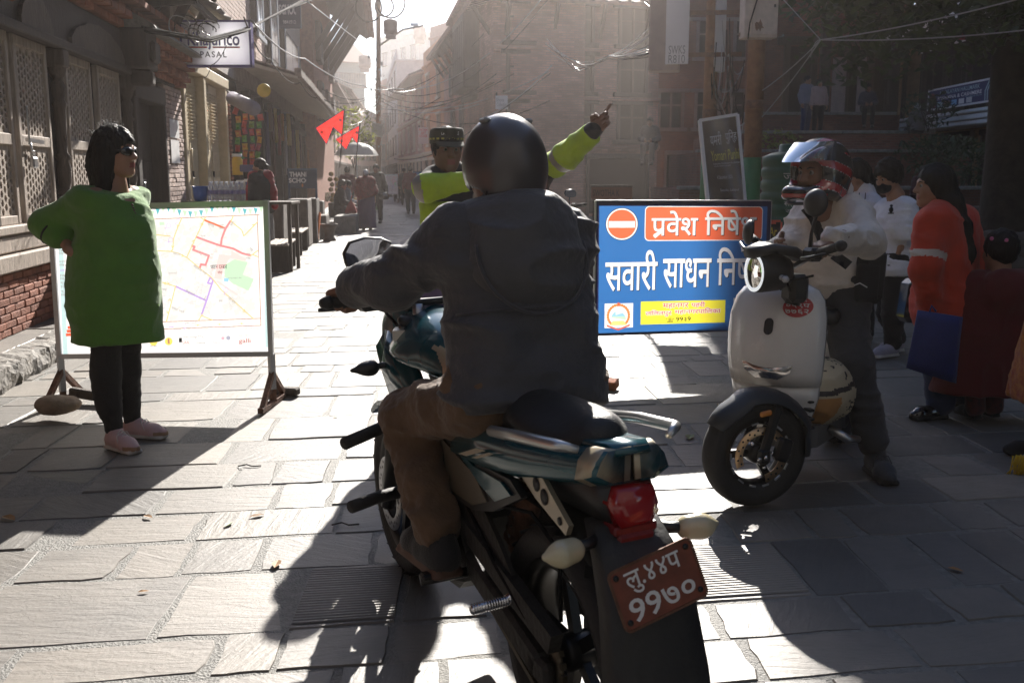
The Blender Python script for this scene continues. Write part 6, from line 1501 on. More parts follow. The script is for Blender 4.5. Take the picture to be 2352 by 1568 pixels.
    for k in (-1,0,1): b.ell(c+Vector((k*.02,.045,.0)),(.009,.012,.012),8,6)
    b.build('lamp_element',WHITE,hl)
    b=MB(); b.loft([[Vector((x*w,y,z+dz)) for x,dz in ((-1,0),(-.7,-.02),(.7,-.02),(1,0),(.75,.022),(-.75,.022))] for (y,z,w) in ((.06,1.08,.05),(-.02,1.1,.085),(-.12,1.085,.085),(-.17,1.06,.06))]); A(b,'dashboard',BLACKP,s_)
    b=MB(); b.tube([(-.33,-.13,1.125),(-.2,-.12,1.09),(0,-.15,1.02),(.2,-.12,1.09),(.33,-.13,1.125)],.0125,12); A(b,'handlebar',BLACKM,s_)
    for x in (-1,1):
        b=MB(); b.tube([(x*.23,-.122,1.098),(x*.34,-.132,1.128)],.0175,12); b.lathe([(0,0),(.022,0),(.022,.014),(.014,.03),(0,.03)],(x*.34,-.132,1.128),(x,-.1,.25),12); A(b,'grip',RUBBER,s_)
        b=MB(); b.box((x*.18,-.12,1.085),(.07,.06,.055),(0,0,x*-.1),.012); b.tube([(x*.18,-.07,1.07),(x*.26,-.06,1.08),(x*.33,-.08,1.10)],[.007,.008,.006],8); A(b,'brake_lever',BLACKM,s_)
        b=MB(); zm=1.27 if x<0 else 1.13; b.tube([(x*.16,-.12,1.09),(x*.18,-.11,zm-.1),(x*.24,-.09,zm-.03)],[.011,.007,.007],8); m_=A(b,'mirror',BLACKM,s_)
        b=MB(); c=Vector((x*.25,-.08,zm+.02)); dr=Vector((x*.35,1,.1)); b.lathe([(0,.03),(.03,.027),(.052,.012),(.055,0),(.052,-.006),(0,-.006)],c,dr,24); b.build('mirror_shell',BLACKP,m_)
        b=MB(); b.lathe([(0,-.0075),(.05,-.0072)],c,dr,24); b.build('mirror_glass',MIRR,m_)
        b=MB(); b.tube([(x*.06,-.05,.985),(x*.11,-.04,.985)],.012,8); b.box((x*.135,-.03,.985),(.06,.03,.026),(0,0,x*.5),.008); A(b,'front_indicator',M('clear_plastic',(.5,.5,.5),.1,var=0),s_)
    b=MB(); b.tube([(.18,-.13,1.0),(.12,-.06,.97),(.04,-.12,.92)],.005,6); b.tube([(-.18,-.13,1.0),(-.1,-.06,.97),(-.03,-.12,.92)],.005,6); A(b,'cable',CABLE,s_)
    # leg shield: horizontal sections from the floor to the top edge
    def sec(z,w,y0,dep,bow,n=14):
        o=[]
        for t in range(n+1):
            u=-1+2*t/n; o.append(Vector((u*w,y0+bow*(1-abs(u)**2.2),z)))
        for t in range(n+1):
            u=1-2*t/n; o.append(Vector((u*(w-.008),y0-dep+bow*(1-abs(u)**2.2)*.9,z)))
        return o
    b=MB(); prof=[(.26,.10,.30,.06,.03),(.30,.135,.33,.06,.045),(.36,.165,.345,.06,.06),(.44,.19,.36,.06,.075),(.50,.195,.37,.06,.085)]
    b.loft([sec(*p) for p in prof]); A(b,'lower_shield',SW)
    b=MB(); prof=[(.50,.20,.372,.06,.088),(.56,.208,.38,.06,.10),(.62,.213,.382,.055,.105),(.72,.216,.375,.05,.10),(.80,.212,.362,.045,.09),(.87,.195,.345,.045,.08),(.91,.165,.333,.04,.065),(.932,.115,.325,.035,.05),(.938,.05,.322,.03,.04)]
    b.loft([sec(*p) for p in prof]); sh=A(b,'leg_shield',SW)
    def on(u,z,h=.0):                                              # point on the shield front
        zs=[p[0] for p in prof]; i=max(k for k in range(len(prof)) if zs[k]<=z or k==0); i=min(i,len(prof)-2); t=(z-zs[i])/(zs[i+1]-zs[i]); w_=prof[i][1]+(prof[i+1][1]-prof[i][1])*t; y_=prof[i][2]+(prof[i+1][2]-prof[i][2])*t; bw=prof[i][4]+(prof[i+1][4]-prof[i][4])*t
        return Vector((u,y_+bw*(1-abs(min(1,u/w_ if w_ else 0))**2.2)+h,z))
    def onpoly(poly,h,name,mat,par):
        b=MB(); n=len(poly); cx=sum(p[0] for p in poly)/n; cz=sum(p[1] for p in poly)/n; b.add([on(x,z,h) for x,z in poly]+[on(cx,cz,h)]+[on(cx+(x-cx)*.5,cz+(z-cz)*.5,h) for x,z in poly],[(i,(i+1)%n,n+1+(i+1)%n,n+1+i)[::-1] for i in range(n)]+[(n+1+i,n+1+(i+1)%n,n)[::-1] for i in range(n)],True); return b.build(name,mat,par)
    onpoly(rrect(-.02,.02,.725,.795,.02),.004,'shield_slot',BLACKP,sh)
    onpoly([(.11,.60),(-.11,.60),(-.10,.565),(-.05,.535),(.05,.535),(.10,.565)],.006,'chrome_mouth',CHROME,sh); 
    st_=onpoly(disc(-.105,.845,.058,24,.042),.003,'sticker',M('sticker_red',(.48,.02,.03),.35,var=.03),sh)
    for (s,x0,x1,z0,z1) in (('बा. प्रदेश ०२',-.136,-.074,.864,.876),('०५९प',-.150,-.06,.842,.860),('७७६२',-.150,-.06,.816,.837)):
        letters('lettering',s,WHITE,st_,-x1,-x0,z0,z1,lambda x,y: on(-x,y,.0055),.012)
    b=MB()
    for k in range(5): b.box((-.172+.006*k,.40-.012*k,.33+.035*k),(.05,.03,.012),(0,-.1,-.5),.004); b.box((.172-.006*k,.40-.012*k,.33+.035*k),(.05,.03,.012),(0,.1,.5),.004)
    A(b,'vent_slot',BLACKP)
    b=MB(); b.box((0,.36,.47),(.24,.12,.16),None,.03); A(b,'inner_shield',BLACKP)
    b=MB(); b.loft([[Vector((x*w,y,z)) for x in (-1,1)]+[Vector((x*w,y,z-.1)) for x in (1,-1)] for (y,z,w) in ((.33,.30,.11),(.2,.29,.155),(-.1,.285,.16),(-.25,.30,.15))],smooth=False); A(b,'floor_board',GREYP)
    s=SDF(); s.box((0,-.42,.52),(.28,.44,.34),rnd=.09,k=0).ell((0,-.62,.6),(.13,.22,.12),k=.06); sdf_obj('rear_body',s,.014,SW,r)
    s=SDF(); s.box((0,-.38,.735),(.25,.58,.08),rnd=.035,k=0).ell((0,-.5,.755),(.12,.2,.045),k=.03); sdf_obj('seat',s,.014,SEATM,r)
    wheel(r,(0,-.66,.235),.235,.11,'rear_wheel',.145); b=MB(); b.box((0,-.85,.45),(.18,.05,.3),(.3,0,0),.02); A(b,'rear_mudguard',BLACKP); b=MB(); b.box((0,-.8,.64),(.2,.05,.06),None,.02); A(b,'tail_light',REDL)
    b=MB(); b.tube([(-.16,.05,.25),(-.24,.02,.2),(-.27,-.05,.19)],[.02,.022,.015],10); A(b,'stand',METAL)
    # sack carried on the floor board
    s=SDF(); c=np.array(base); R=np.array(Matrix.Rotation(rz,3,'Z')); pt=lambda x,y,z: c+R@np.array((x,y,z))
    s.ell(pt(-.10,.06,.42),(.16,.20,.15),R=R,k=0).ell(pt(-.05,-.02,.36),(.15,.16,.1),R=R,k=.08)
    V,Q=s.mesh(.011); V=folds(V,Q,.018,(12,12,12),3.0); C=(V[Q].mean(1)-c)@R
    a=np.arctan2(C[:,2]-.40,C[:,1]-.06); q=C[:,0]
    mi=np.where((np.sin(a*30)>.55)&(q<-.17)&(C[:,2]<.40)&(C[:,1]<.1),2,np.where((C[:,1]>.15)&(C[:,2]<.42),1,np.where((np.abs(C[:,2]-.47+.12*C[:,1])<.012)|(vnoise(C*60)>.68)&(C[:,2]>.44),2,0)))
    tag(link('rice_sack',mesh('rice_sack',V,Q,[M('sack_cream',(.52,.44,.30),.6,var=.12,bump=.25,bscale=200),M('sack_orange',(.45,.22,.07),.6,var=.2),M('sack_print',(.03,.025,.025),.6,var=.1)],True,mi.astype(int).tolist())),'cream printed rice sack resting on the scooter floor board','sack')
    return r
SCOOT=scooter()
# ------------------------------------------------------------------ clothes materials
def C_(n,c,r=.85,**k): 
    k.setdefault('var',.12); k.setdefault('vscale',10); k.setdefault('bump',.25); k.setdefault('bscale',160); k.setdefault('sheen',.15); return M('cloth_'+n,c,r,**k)
cBLACK=C_('black',(.010,.010,.011),sheen=.05); cGREEN=C_('green_wool',(.085,.235,.025),sheen=.3); cGREYJ=C_('slate_jacket',(.056,.057,.065),.7,bump=.55,bscale=26); cBROWN=C_('brown_trousers',(.125,.075,.042),bump=.45,bscale=30); cHIVIS=C_('hi_vis_yellow',(.52,.72,.02),.7,bump=.15); cNAVYU=C_('uniform_navy',(.012,.012,.017)); cOLIVE=C_('olive_cap',(.055,.055,.035)); cSILV=M('reflective_tape',(.42,.38,.37),.45,.2,var=.05)
cWHJ=C_('off_white_jacket',(.72,.64,.56),.7,bump=.5,bscale=28); cGREYT=C_('grey_trousers',(.035,.036,.042)); cWHT=C_('white_tshirt',(.78,.78,.82)); cRED=C_('red_hoodie',(.55,.045,.014)); cMAR=C_('maroon_coat',(.115,.008,.008)); cDENIM=C_('denim',(.018,.032,.085)); cBLUEB=C_('blue_bag',(.018,.035,.20),.5); cSHAWL=C_('red_shawl',(.28,.014,.018),col2=(.10,.010,.014),vscale=22); cPURP=C_('purple_sari',(.055,.025,.11),col2=(.09,.03,.10),vscale=30)
SNK=C_('sneaker_pink',(.62,.42,.42),.7); SOLE=M('sole_tan',(.38,.23,.14),.6,var=.2,vscale=20); SHD=C_('shoe_dark',(.02,.02,.022)); SOLED=M('sole_dark',(.03,.03,.03),.7); LACE=M('lace',(.7,.66,.62),.8,var=0); SNKG=C_('sneaker_grey',(.05,.055,.065)); SOLEW=M('sole_white',(.6,.58,.56),.6)
GLOSSB=M('gloss_black',(.008,.008,.009),.08,var=0,coat=.5)
def rel(base,d): return {k:V3(*(Vector(v)-Vector(base))) if isinstance(v,Vector) else v for k,v in d.items()}

# ------------------------------------------------------------------ woman in green
def woman_green():
    B=gnd(290,1022); y=B.y
    J=dict(neck=at(262,428,y+.02),head=at(266,352,y+.02),shR=at(212,452,y-.12),shL=at(306,446,y+.17),elR=at(103,512,y+.0),wrR=at(176,585,y-.10),elL=at(318,560,y+.30),wrL=at(318,655,y+.28),
           hipR=at(243,705,y-.07),hipL=at(290,705,y+.10),kneeR=at(243,850,y-.06),kneeL=at(290,848,y+.10),ankR=at(262,985,y-.06),ankL=at(303,955,y+.17))
    J=rel(B,J); J['k']=.97; J['rz']=0
    J['ankR'][2]=.085; J['ankL'][2]=.085
    def parts(r,J):
        s=SDF(); torso(s,J,.012); k=1
        wp=lambda px,py,dy=0: V3(*(at(px,py,y+dy)-B))
        s.cone(wp(212,462,-.1),wp(302,458,.14),.075,.07,k=0); s.cone(wp(240,500,0),wp(290,500,.05),.12,.115,k=.08)
        s.ell(wp(297,535,-.02),(.095,.10,.09),k=.08); s.ell(wp(272,625,.0),(.20,.17,.21),k=.12); s.cone(wp(228,600,0),wp(222,690,0),.12,.125,k=.1)
        s.cone(wp(236,690,-.05),wp(223,800,-.05),.13,.125,k=.1); s.cone(wp(290,690,.05),wp(318,800,.05),.15,.135,k=.1); s.cone(wp(262,690,0),wp(270,800,0),.15,.15,k=.1)
        s.cone(J['shR'],J['elR'],.072,.068,k=.06); e=J['elR']+(J['wrR']-J['elR'])*.42; s.cone(J['elR'],e,.068,.066,k=.03)
        s.cone(J['shL'],J['elL'],.072,.06,k=.06).cone(J['elL'],J['elL']+(J['wrL']-J['elL'])*.4,.06,.06,k=.03)
        s.cut(wp(270,783),(-.02,0,-1),k=.008); s.cone(J['neck']+V3(0,0,-.06),J['neck']+V3(0,0,-.01),.085,.066,k=.04); s.cut(J['neck']+V3(.01,0,-.018),(.25,-.1,1),k=.01)
        d=J['wrR']-J['elR']; 
        o=sdf_obj('kurta',s,.0095,cGREEN,r,.016,(7,7,10),2.5)
        b=MB(); q=unit(d); u=np.cross(q,V3(0,0,1)); u=unit(u); v=np.cross(q,u); c=J['elR']+d*.30; rg=[Vector(c+(u*cos(a)+v*sin(a))*.0705) for a in [2*pi*i/20 for i in range(20)]]; b.tube(rg,.006,6,closed=True); b.build('sleeve_piping',cBLACK,o)
        n0=J['neck']; b=MB(); fwd=unit(V3(.82,-.57,0)); lat=V3(fwd[1],-fwd[0],0)
        ring=[]
        for i in range(18):
            a=2*pi*i/18; ring.append(Vector(n0+V3(.012,0,-.045)+lat*sin(a)*.088+fwd*cos(a)*.075+V3(0,0,-.022*cos(a))))
        b.tube(ring,.007,6,closed=True); c0=n0+fwd*.09+V3(.012,0,-.07); 
        b.tube([Vector(c0),Vector(c0+fwd*.035+V3(0,0,-.05)),Vector(c0+fwd*.062+V3(0,0,-.11))],.008,6); b.build('neck_trim',cBLACK,o)
        b=MB(); b.add([Vector(c0+lat*.03+fwd*.012+V3(0,0,.01)),Vector(c0-lat*.03+fwd*.012+V3(0,0,.01)),Vector(c0+fwd*.066+V3(0,0,-.10))],[(0,1,2)]); b.build('neck_opening',SKIN,o)
        s=SDF()
        for sd in 'RL': s.cone(J['hip'+sd],J['knee'+sd],.085,.068,k=.05).cone(J['knee'+sd],J['ank'+sd]+V3(0,0,.01),.068,.043,k=.04); s.ell((J['knee'+sd]*.62+J['ank'+sd]*.38)+V3(-.02,.0,0),(.055,.055,.12),k=.05)
        sdf_obj('leggings',s,.009,cBLACK,r,.006,(14,14,30),1)
        shoe(r,J['ankR'],(.72,-.55),[SNK,SOLEW,SOLE],.262,'sneaker',.0055,LACE); shoe(r,J['ankL'],(.96,-.22),[SNK,SOLEW,SOLE],.262,'sneaker',.0065,LACE)
        R=head_R(-pi/2-.22,.02); hp=lambda p:Vector(J['head']+R@(np.array(p)))
        b=MB()
        for x in (-1,1):
            rg=[]
            for (sc,dy) in ((1,.0),(.98,.006),(.5,.010),(.05,.011)):
                rg.append([hp((x*.033+sc*.031*cos(a),.094-.5*abs(x*.033+sc*.031*cos(a))**2*14+dy,.006+sc*.022*sin(a))) for a in [2*pi*i/14 for i in range(14)]])
            b.loft(rg); b.tube([hp((x*.062,.072,.014)),hp((x*.076,.03,.012)),hp((x*.08,-.02,.008))],.0035,6)
        b.tube([hp((-.01,.1,.012)),hp((.01,.1,.012))],.0035,6); b.build('sunglasses',GLOSSB,r)
        b=MB(); pts=[Vector(n0+lat*sin(a)*.07+fwd*(.07*cos(a)+.01)+V3(.01,0,-.04-.05*max(0,cos(a)))) for a in [2*pi*i/24 for i in range(24)]]
        b.tube(pts,.004,6,closed=True)
        for i in range(7): p=c0+fwd*(.02+.006*i)+V3(0,0,-.02-.014*i); b.ell(Vector(p+fwd*.012),(.006,.006,.006),6,5)
        b.build('bead_necklace',M('beads',(.12,.05,.04),.4,var=.2),r)
        rb=MB(); hd=unit(J['wrR']-J['elR']); c=J['wrR']-hd*.03; rb.tube([Vector(c+(u*cos(a)+v*sin(a))*.032) for a in [2*pi*i/16 for i in range(16)]],.004,6,closed=True); rb.build('bangle',M('bangle_red',(.35,.02,.03),.3,var=.05),r)
    def hr(root,J,R,hs,mat):
        def f(s):
            s.ell((0,-.012,.04),(.094,.108,.105),k=0); s.ell((0,-.065,-.04),(.092,.075,.10),k=.05); s.cone((0,-.07,-.08),(0,-.08,-.19),.082,.066,k=.05)
            for x in (-1,1): s.cone((x*.075,-.012,.02),(x*.078,-.03,-.17),.034,.036,k=.04)
            s.ell((0,.10,-.035),(.066,.07,.085),k=.015,sub=True)
        o=put_head(f,.0075,J,R,hs,mat,root,'hair',.013,(46,46,6),4,sm=2)
        b=MB(); rn=random.Random(4)
        for i in range(150):                                       # fly-away strands
            a=rn.uniform(-1.6,1.6); e=rn.uniform(.1,1.4); p=V3(.09*sin(a)*cos(e),-.012+.10*cos(a)*cos(e)*rn.choice((1,-1)),.045+.098*sin(e)); q=p*1.0+unit(p)*rn.uniform(.012,.03)+V3(rn.gauss(0,.012),rn.gauss(0,.012),rn.gauss(0,.008)); m_=(p+q)/2+V3(0,0,.01)
            b.tube([Vector(J['head']+R@p),Vector(J['head']+R@m_),Vector(J['head']+R@q)],.0009,3,False)
        b.build('loose_hair',mat,o)
    person('woman in green woollen kurta and sunglasses with one hand on her hip',B,J,parts,h=.0105,female=True,head=(-pi/2-.22,.02,0),hair=hr,hands=('relax','relax'),hand_dirs=((V3(.75,.25,-.6),V3(.3,.9,.2)),None))
woman_green()

# ------------------------------------------------------------------ rider of the motorcycle
def rider():
    hv=Vector((-sin(BIKE_RZ),cos(BIKE_RZ),0)); rv=Vector((cos(BIKE_RZ),sin(BIKE_RZ),0)); O=Vector(BIKE_P)
    L=lambda x,yy,z: O+rv*x+hv*yy+Vector((0,0,z))
    B=L(0,.38,0)
    d=dict(hipL=L(-.10,.33,.84),hipR=L(.10,.33,.84),kneeL=L(-.195,.72,.725),kneeR=L(.195,.72,.725),ankL=L(-.20,.43,.45),ankR=L(.215,.43,.46),
           shL=L(-.150,.42,1.235),shR=L(.150,.42,1.235),neck=L(0,.44,1.30),head=L(0,.485,1.415),elL=L(-.275,.585,1.125),wrL=L(-.325,.79,1.085),elR=L(.24,.60,1.10),wrR=L(.31,.79,1.085))
    J=rel(B,d); J['k']=1.0; J['rz']=BIKE_RZ
    H=np.array(hv); Rv=np.array(rv)
    def parts(r,J):
        def hood(s,pel,top,lat,up,fw):
            s.ell(pel+fw*.06+up*.14,(.14,.13,.14),R=np.stack([lat,fw,up],1),k=.06)
            s.cone(pel-lat*.085+up*.0-fw*.015,pel+lat*.085+up*.0-fw*.015,.128,k=.05).cone(pel-lat*.075+up*.16-fw*.01,pel+lat*.075+up*.16-fw*.01,.118,k=.05); s.cone(J['shL'],pel-lat*.06+up*.2,.06,.10,k=.06).cone(J['shR'],pel+lat*.06+up*.2,.06,.10,k=.06)
        jk=jacket(r,J,cGREYJ,.020,.0085,hem=-.035,amp=.027,seed=6.0,freq=(5,5,17),extra=hood,sl=(.054,.045,.031),collar=.02,fat=.76)
        top=(J['shL']+J['shR'])/2; up=unit(top-(J['hipL']+J['hipR'])/2); lat=Rv; fw=np.cross(up,lat); RM=np.stack([lat,fw,up],1)
        s=SDF(); s.ell(top-fw*.092-up*.055,(.150,.080,.155),R=RM,k=0).ell(top-fw*.045+up*.055,(.132,.085,.055),R=RM,k=.03); s.cone(top-fw*.02+up*.02-lat*.1,top-fw*.02+up*.02+lat*.1,.062,k=.05); s.ell(top+fw*.03+up*.10,(.088,.085,.11),R=RM,k=.015,sub=True)
        hd_=sdf_obj('hood',s,.008,C_('hood_grey',(.070,.070,.076),.7,bump=.55,bscale=26),r,.020,(7,7,15),2.0)
        b=MB(); b.tube([Vector(top-up*.055+lat*.146*sin(a)-up*.152*cos(a)-fw*(.122+.03*cos(a))) for a in [-1.75+3.5*i/24 for i in range(25)]],.0045,6); b.build('hood_seam',cGREYJ,hd_)
        b=MB(); b.tube([Vector(pel_+lat*.19*sin(a)-fw*.150*cos(a)) for pel_ in [(J['hipL']+J['hipR'])/2+up*.215] for a in [-1.3+2.6*i/16 for i in range(17)]],.004,5); b.build('waist_seam',cGREYJ,jk)
        trousers(r,J,cBROWN,.012,.009,hem=.05,amp=.032,rk=.060,seed=3.0,flare=1.02,fat=.86,top=.0)
        for sd in 'LR':
            sh=shoe(r,J['ank'+sd],H+Rv*(-.12 if sd=='L' else .12),[SHD,M('sole_brown',(.10,.055,.04),.7)],.285,'shoe',.008)
            b=MB(); b.tube([Vector(J['ank'+sd]+V3(0,0,-.01)),Vector(J['ank'+sd]+V3(0,0,.05))],.036,12); b.build('sock',M('sock',(.45,.42,.4),.9),r)
        # open-face helmet
        R=head_R(BIKE_RZ+.05,-.05); q=lambda p: J['head']+R@np.array(p)
        s=SDF(); s.ell(q((0,-.012,.015)),(.105,.130,.124),R=R,k=0).cone(q((0,-.03,-.02)),q((0,-.035,-.065)),.099,.095,k=.03)
        s.cut(q((0,0,-.105)),R@V3(0,.3,-1),k=.012); s.box(q((0,.15,-.06)),(.17,.16,.15),R=R,rnd=.03,k=.02,sub=True); s.cone(q((0,-.02,-.05)),q((0,-.03,-.2)),.094,.1,k=.01,sub=True)
        o=sdf_obj('helmet',s,.0085,M('helmet_dark',(.055,.048,.050),.34,.1,var=.0,coat=.5),r,sm=2)
        b=MB()
        for x in (-.062,.062): b.box(Vector(q((x*.95,-.03,.118))),(.022,.034,.012),Matrix(R.tolist()),.004)
        b.build('helmet_vent',M('vent_grey',(.25,.25,.25),.35),o)
        b=MB(); b.tube([Vector(q((.097*sin(a),-.03-.100*cos(a),-.088+.012*cos(a)))) for a in [-1.9+3.8*i/18 for i in range(19)]],.006,6); b.build('helmet_rim',BLACKP,o)
        s=SDF(); t=J['neck']; s.cone(t+V3(0,0,-.03),t+V3(0,0,.03)+H*.01,.085,.082,k=0); s.cut(t+V3(0,0,.035),(0,0,1),k=.01); sdf_obj('scarf',s,.009,C_('violet_scarf',(.10,.085,.15),col2=(.07,.06,.09),vscale=30),r,.012,(16,16,16),5)
        b=MB(); c=J['shL']*.5+J['shR']*.5-H*.165+V3(0,0,-.14)
    person('man in dark grey hooded jacket and dark helmet riding the teal motorcycle',B,J,parts,h=.0115,skin=SKIN_D,head=(BIKE_RZ+.05,-.05,0),hands=('grip','grip'),hand_dirs=((unit(H*.9+Rv*.3+V3(0,0,-.25)),V3(0,0,-1)),(unit(H*.9-Rv*.3+V3(0,0,-.25)),V3(0,0,-1))),face=False)
rider()

# ------------------------------------------------------------------ two traffic officers
def officer(label,px,Y,Jx,head,hands,hd,cap=True,seed=1.0,st0=.45):
    B=gnd(px,400+CAM_H*2319/Y); B=Vector((B.x,Y,0)); J=pose(1.70,pi-.25)
    J.update(rel(B,Jx))
    def parts(r,J):
        lat=unit(J['shR']-J['shL'])
        def reg(C): return np.zeros(len(C))
        s=SDF(); 
        jacket(r,J,cNAVYU,.014,.012,hem=-.05,amp=.012,seed=seed,sl=(.05,.044,.036),collar=.03)
        # hi-vis vest over the chest with tape bands
        top=(J['shR']+J['shL'])/2
        def band(C):
            z=C[:,2]; x=(C-top)@lat
            return np.where((np.abs(np.abs(x)-.085)<.018)|(np.abs(z-(top[2]-.34))<.022),1,0)
        s=SDF(); torso(s,J,.031); s.cut(top+V3(0,0,-.13),(0,0,1),k=.02); s.cut((J['hipR']+J['hipL'])/2+V3(0,0,-.02),(0,0,-1),k=.01)
        sdf_obj('hi_vis_vest',s,.011,[cHIVIS,cSILV],r,.012,(8,8,14),seed+1,region=band)
        for sd in 'RL':
            a,b_,c=J['sh'+sd],J['el'+sd],J['wr'+sd]
            s=SDF(); st=a+(b_-a)*st0; s.cone(st,b_,.070,.072,k=0).cone(b_,c-(c-b_)*.10,.072,.058,k=.03); s.cut(st,a-b_,k=.006); s.cut(c-(c-b_)*.08,c-b_,k=.006)
            Lt=lambda C: np.abs((C-b_)@unit(c-b_)+.03)
            def reg(C,b_=b_,c=c): 
                t=(C-b_)@unit(c-b_); return np.where(np.abs(t+.045)<.024,1,0)
            sdf_obj('sleeve',s,.010,[cHIVIS,cSILV],r,.014,(12,12,12),seed+2,region=reg)
        trousers(r,J,cNAVYU,.015,.014,seed=seed)
        for sd in 'RL': shoe(r,J['ank'+sd],(J['f'] if 'f' in J else V3(.2,-1,0)),[SHD,SOLED],.28,'boot',.012)
        R=head_R(*head); q=lambda p: J['head']+R@np.array(p)
        if cap:
            s=SDF(); s.cone(q((0,-.015,.05)),q((0,-.008,.10)),.098,.098,k=0); s.cut(q((0,0,.128)),R@V3(0,-.05,1),k=.012); s.cut(q((0,0,.042)),R@V3(0,.06,-1),k=.004)
            cp=sdf_obj('cap',s,.0075,cOLIVE,r,.004,(20,20,20),1)
            b=MB(); rings=[]
            for k in range(6):
                t=k/5; rings.append([Vector(q((.088*sin(a)*(1-.05*t),.05+.045*cos(a)*(1+0*t)+t*.062*cos(a),.05-.030*t*(.6+.4*cos(a))+dz))) for a,dz in [(-1.25+2.5*i/12,.0) for i in range(13)]+[(1.25-2.5*i/12,-.004) for i in range(13)]])
            b.loft(rings); b.build('cap_peak',cOLIVE,cp)
            b=MB()
            for i in range(12):
                a=-1.7+3.4*i/11; b.box(Vector(q((.0995*sin(a),-.013+.0995*cos(a),.068))),(.016,.003,.010),Matrix(R.tolist())@Matrix.Rotation(-a,3,'Z'))
            b.build('cap_check',M('cap_yellow',(.55,.50,.12),.7),cp)
            letters('lettering','LMC POLICE',WHITE,cp,-.052,.052,.088,.108,lambda x,y: Vector(q((x*-1,-.011+sqrt(max(0,.1005**2-x*x)),y))),.01)
    return person(label,B,J,parts,h=.012,skin=SKIN_D,head=head,hair=hair_short,hands=hands,hand_dirs=hd,headh=.006)
Y=5.9
officer('traffic officer in olive check cap and yellow vest with bent forearm',1045,Y,dict(neck=at(1035,397,Y),head=at(1027,347,Y-.02),shR=at(988,412,Y-.02),shL=at(1105,410,Y+.12),elR=at(978,432,Y-.25),wrR=at(1125,406,Y-.22),elL=at(1130,500,Y+.1),wrL=at(1120,580,Y)),
        (-pi+.32,0,0),('relax','relax'),((V3(.9,-.3,.1),V3(0,0,-1)),None),seed=1.0,st0=.93)
officer('second traffic officer hidden behind the dark helmet with arm stretched out pointing',1180,5.75,dict(neck=at(1180,400,5.75),head=at(1168,350,5.72),shL=at(1238,403,5.75),shR=at(1118,405,5.7),elL=at(1302,358,5.55),wrL=at(1364,300,5.4),elR=at(1110,490,5.75),wrR=at(1120,560,5.6)),
        (-pi+.1,0,0),('relax','point'),(None,(V3(.62,-.25,.62),V3(-.45,-.85,.1))),seed=4.0,cap=True)

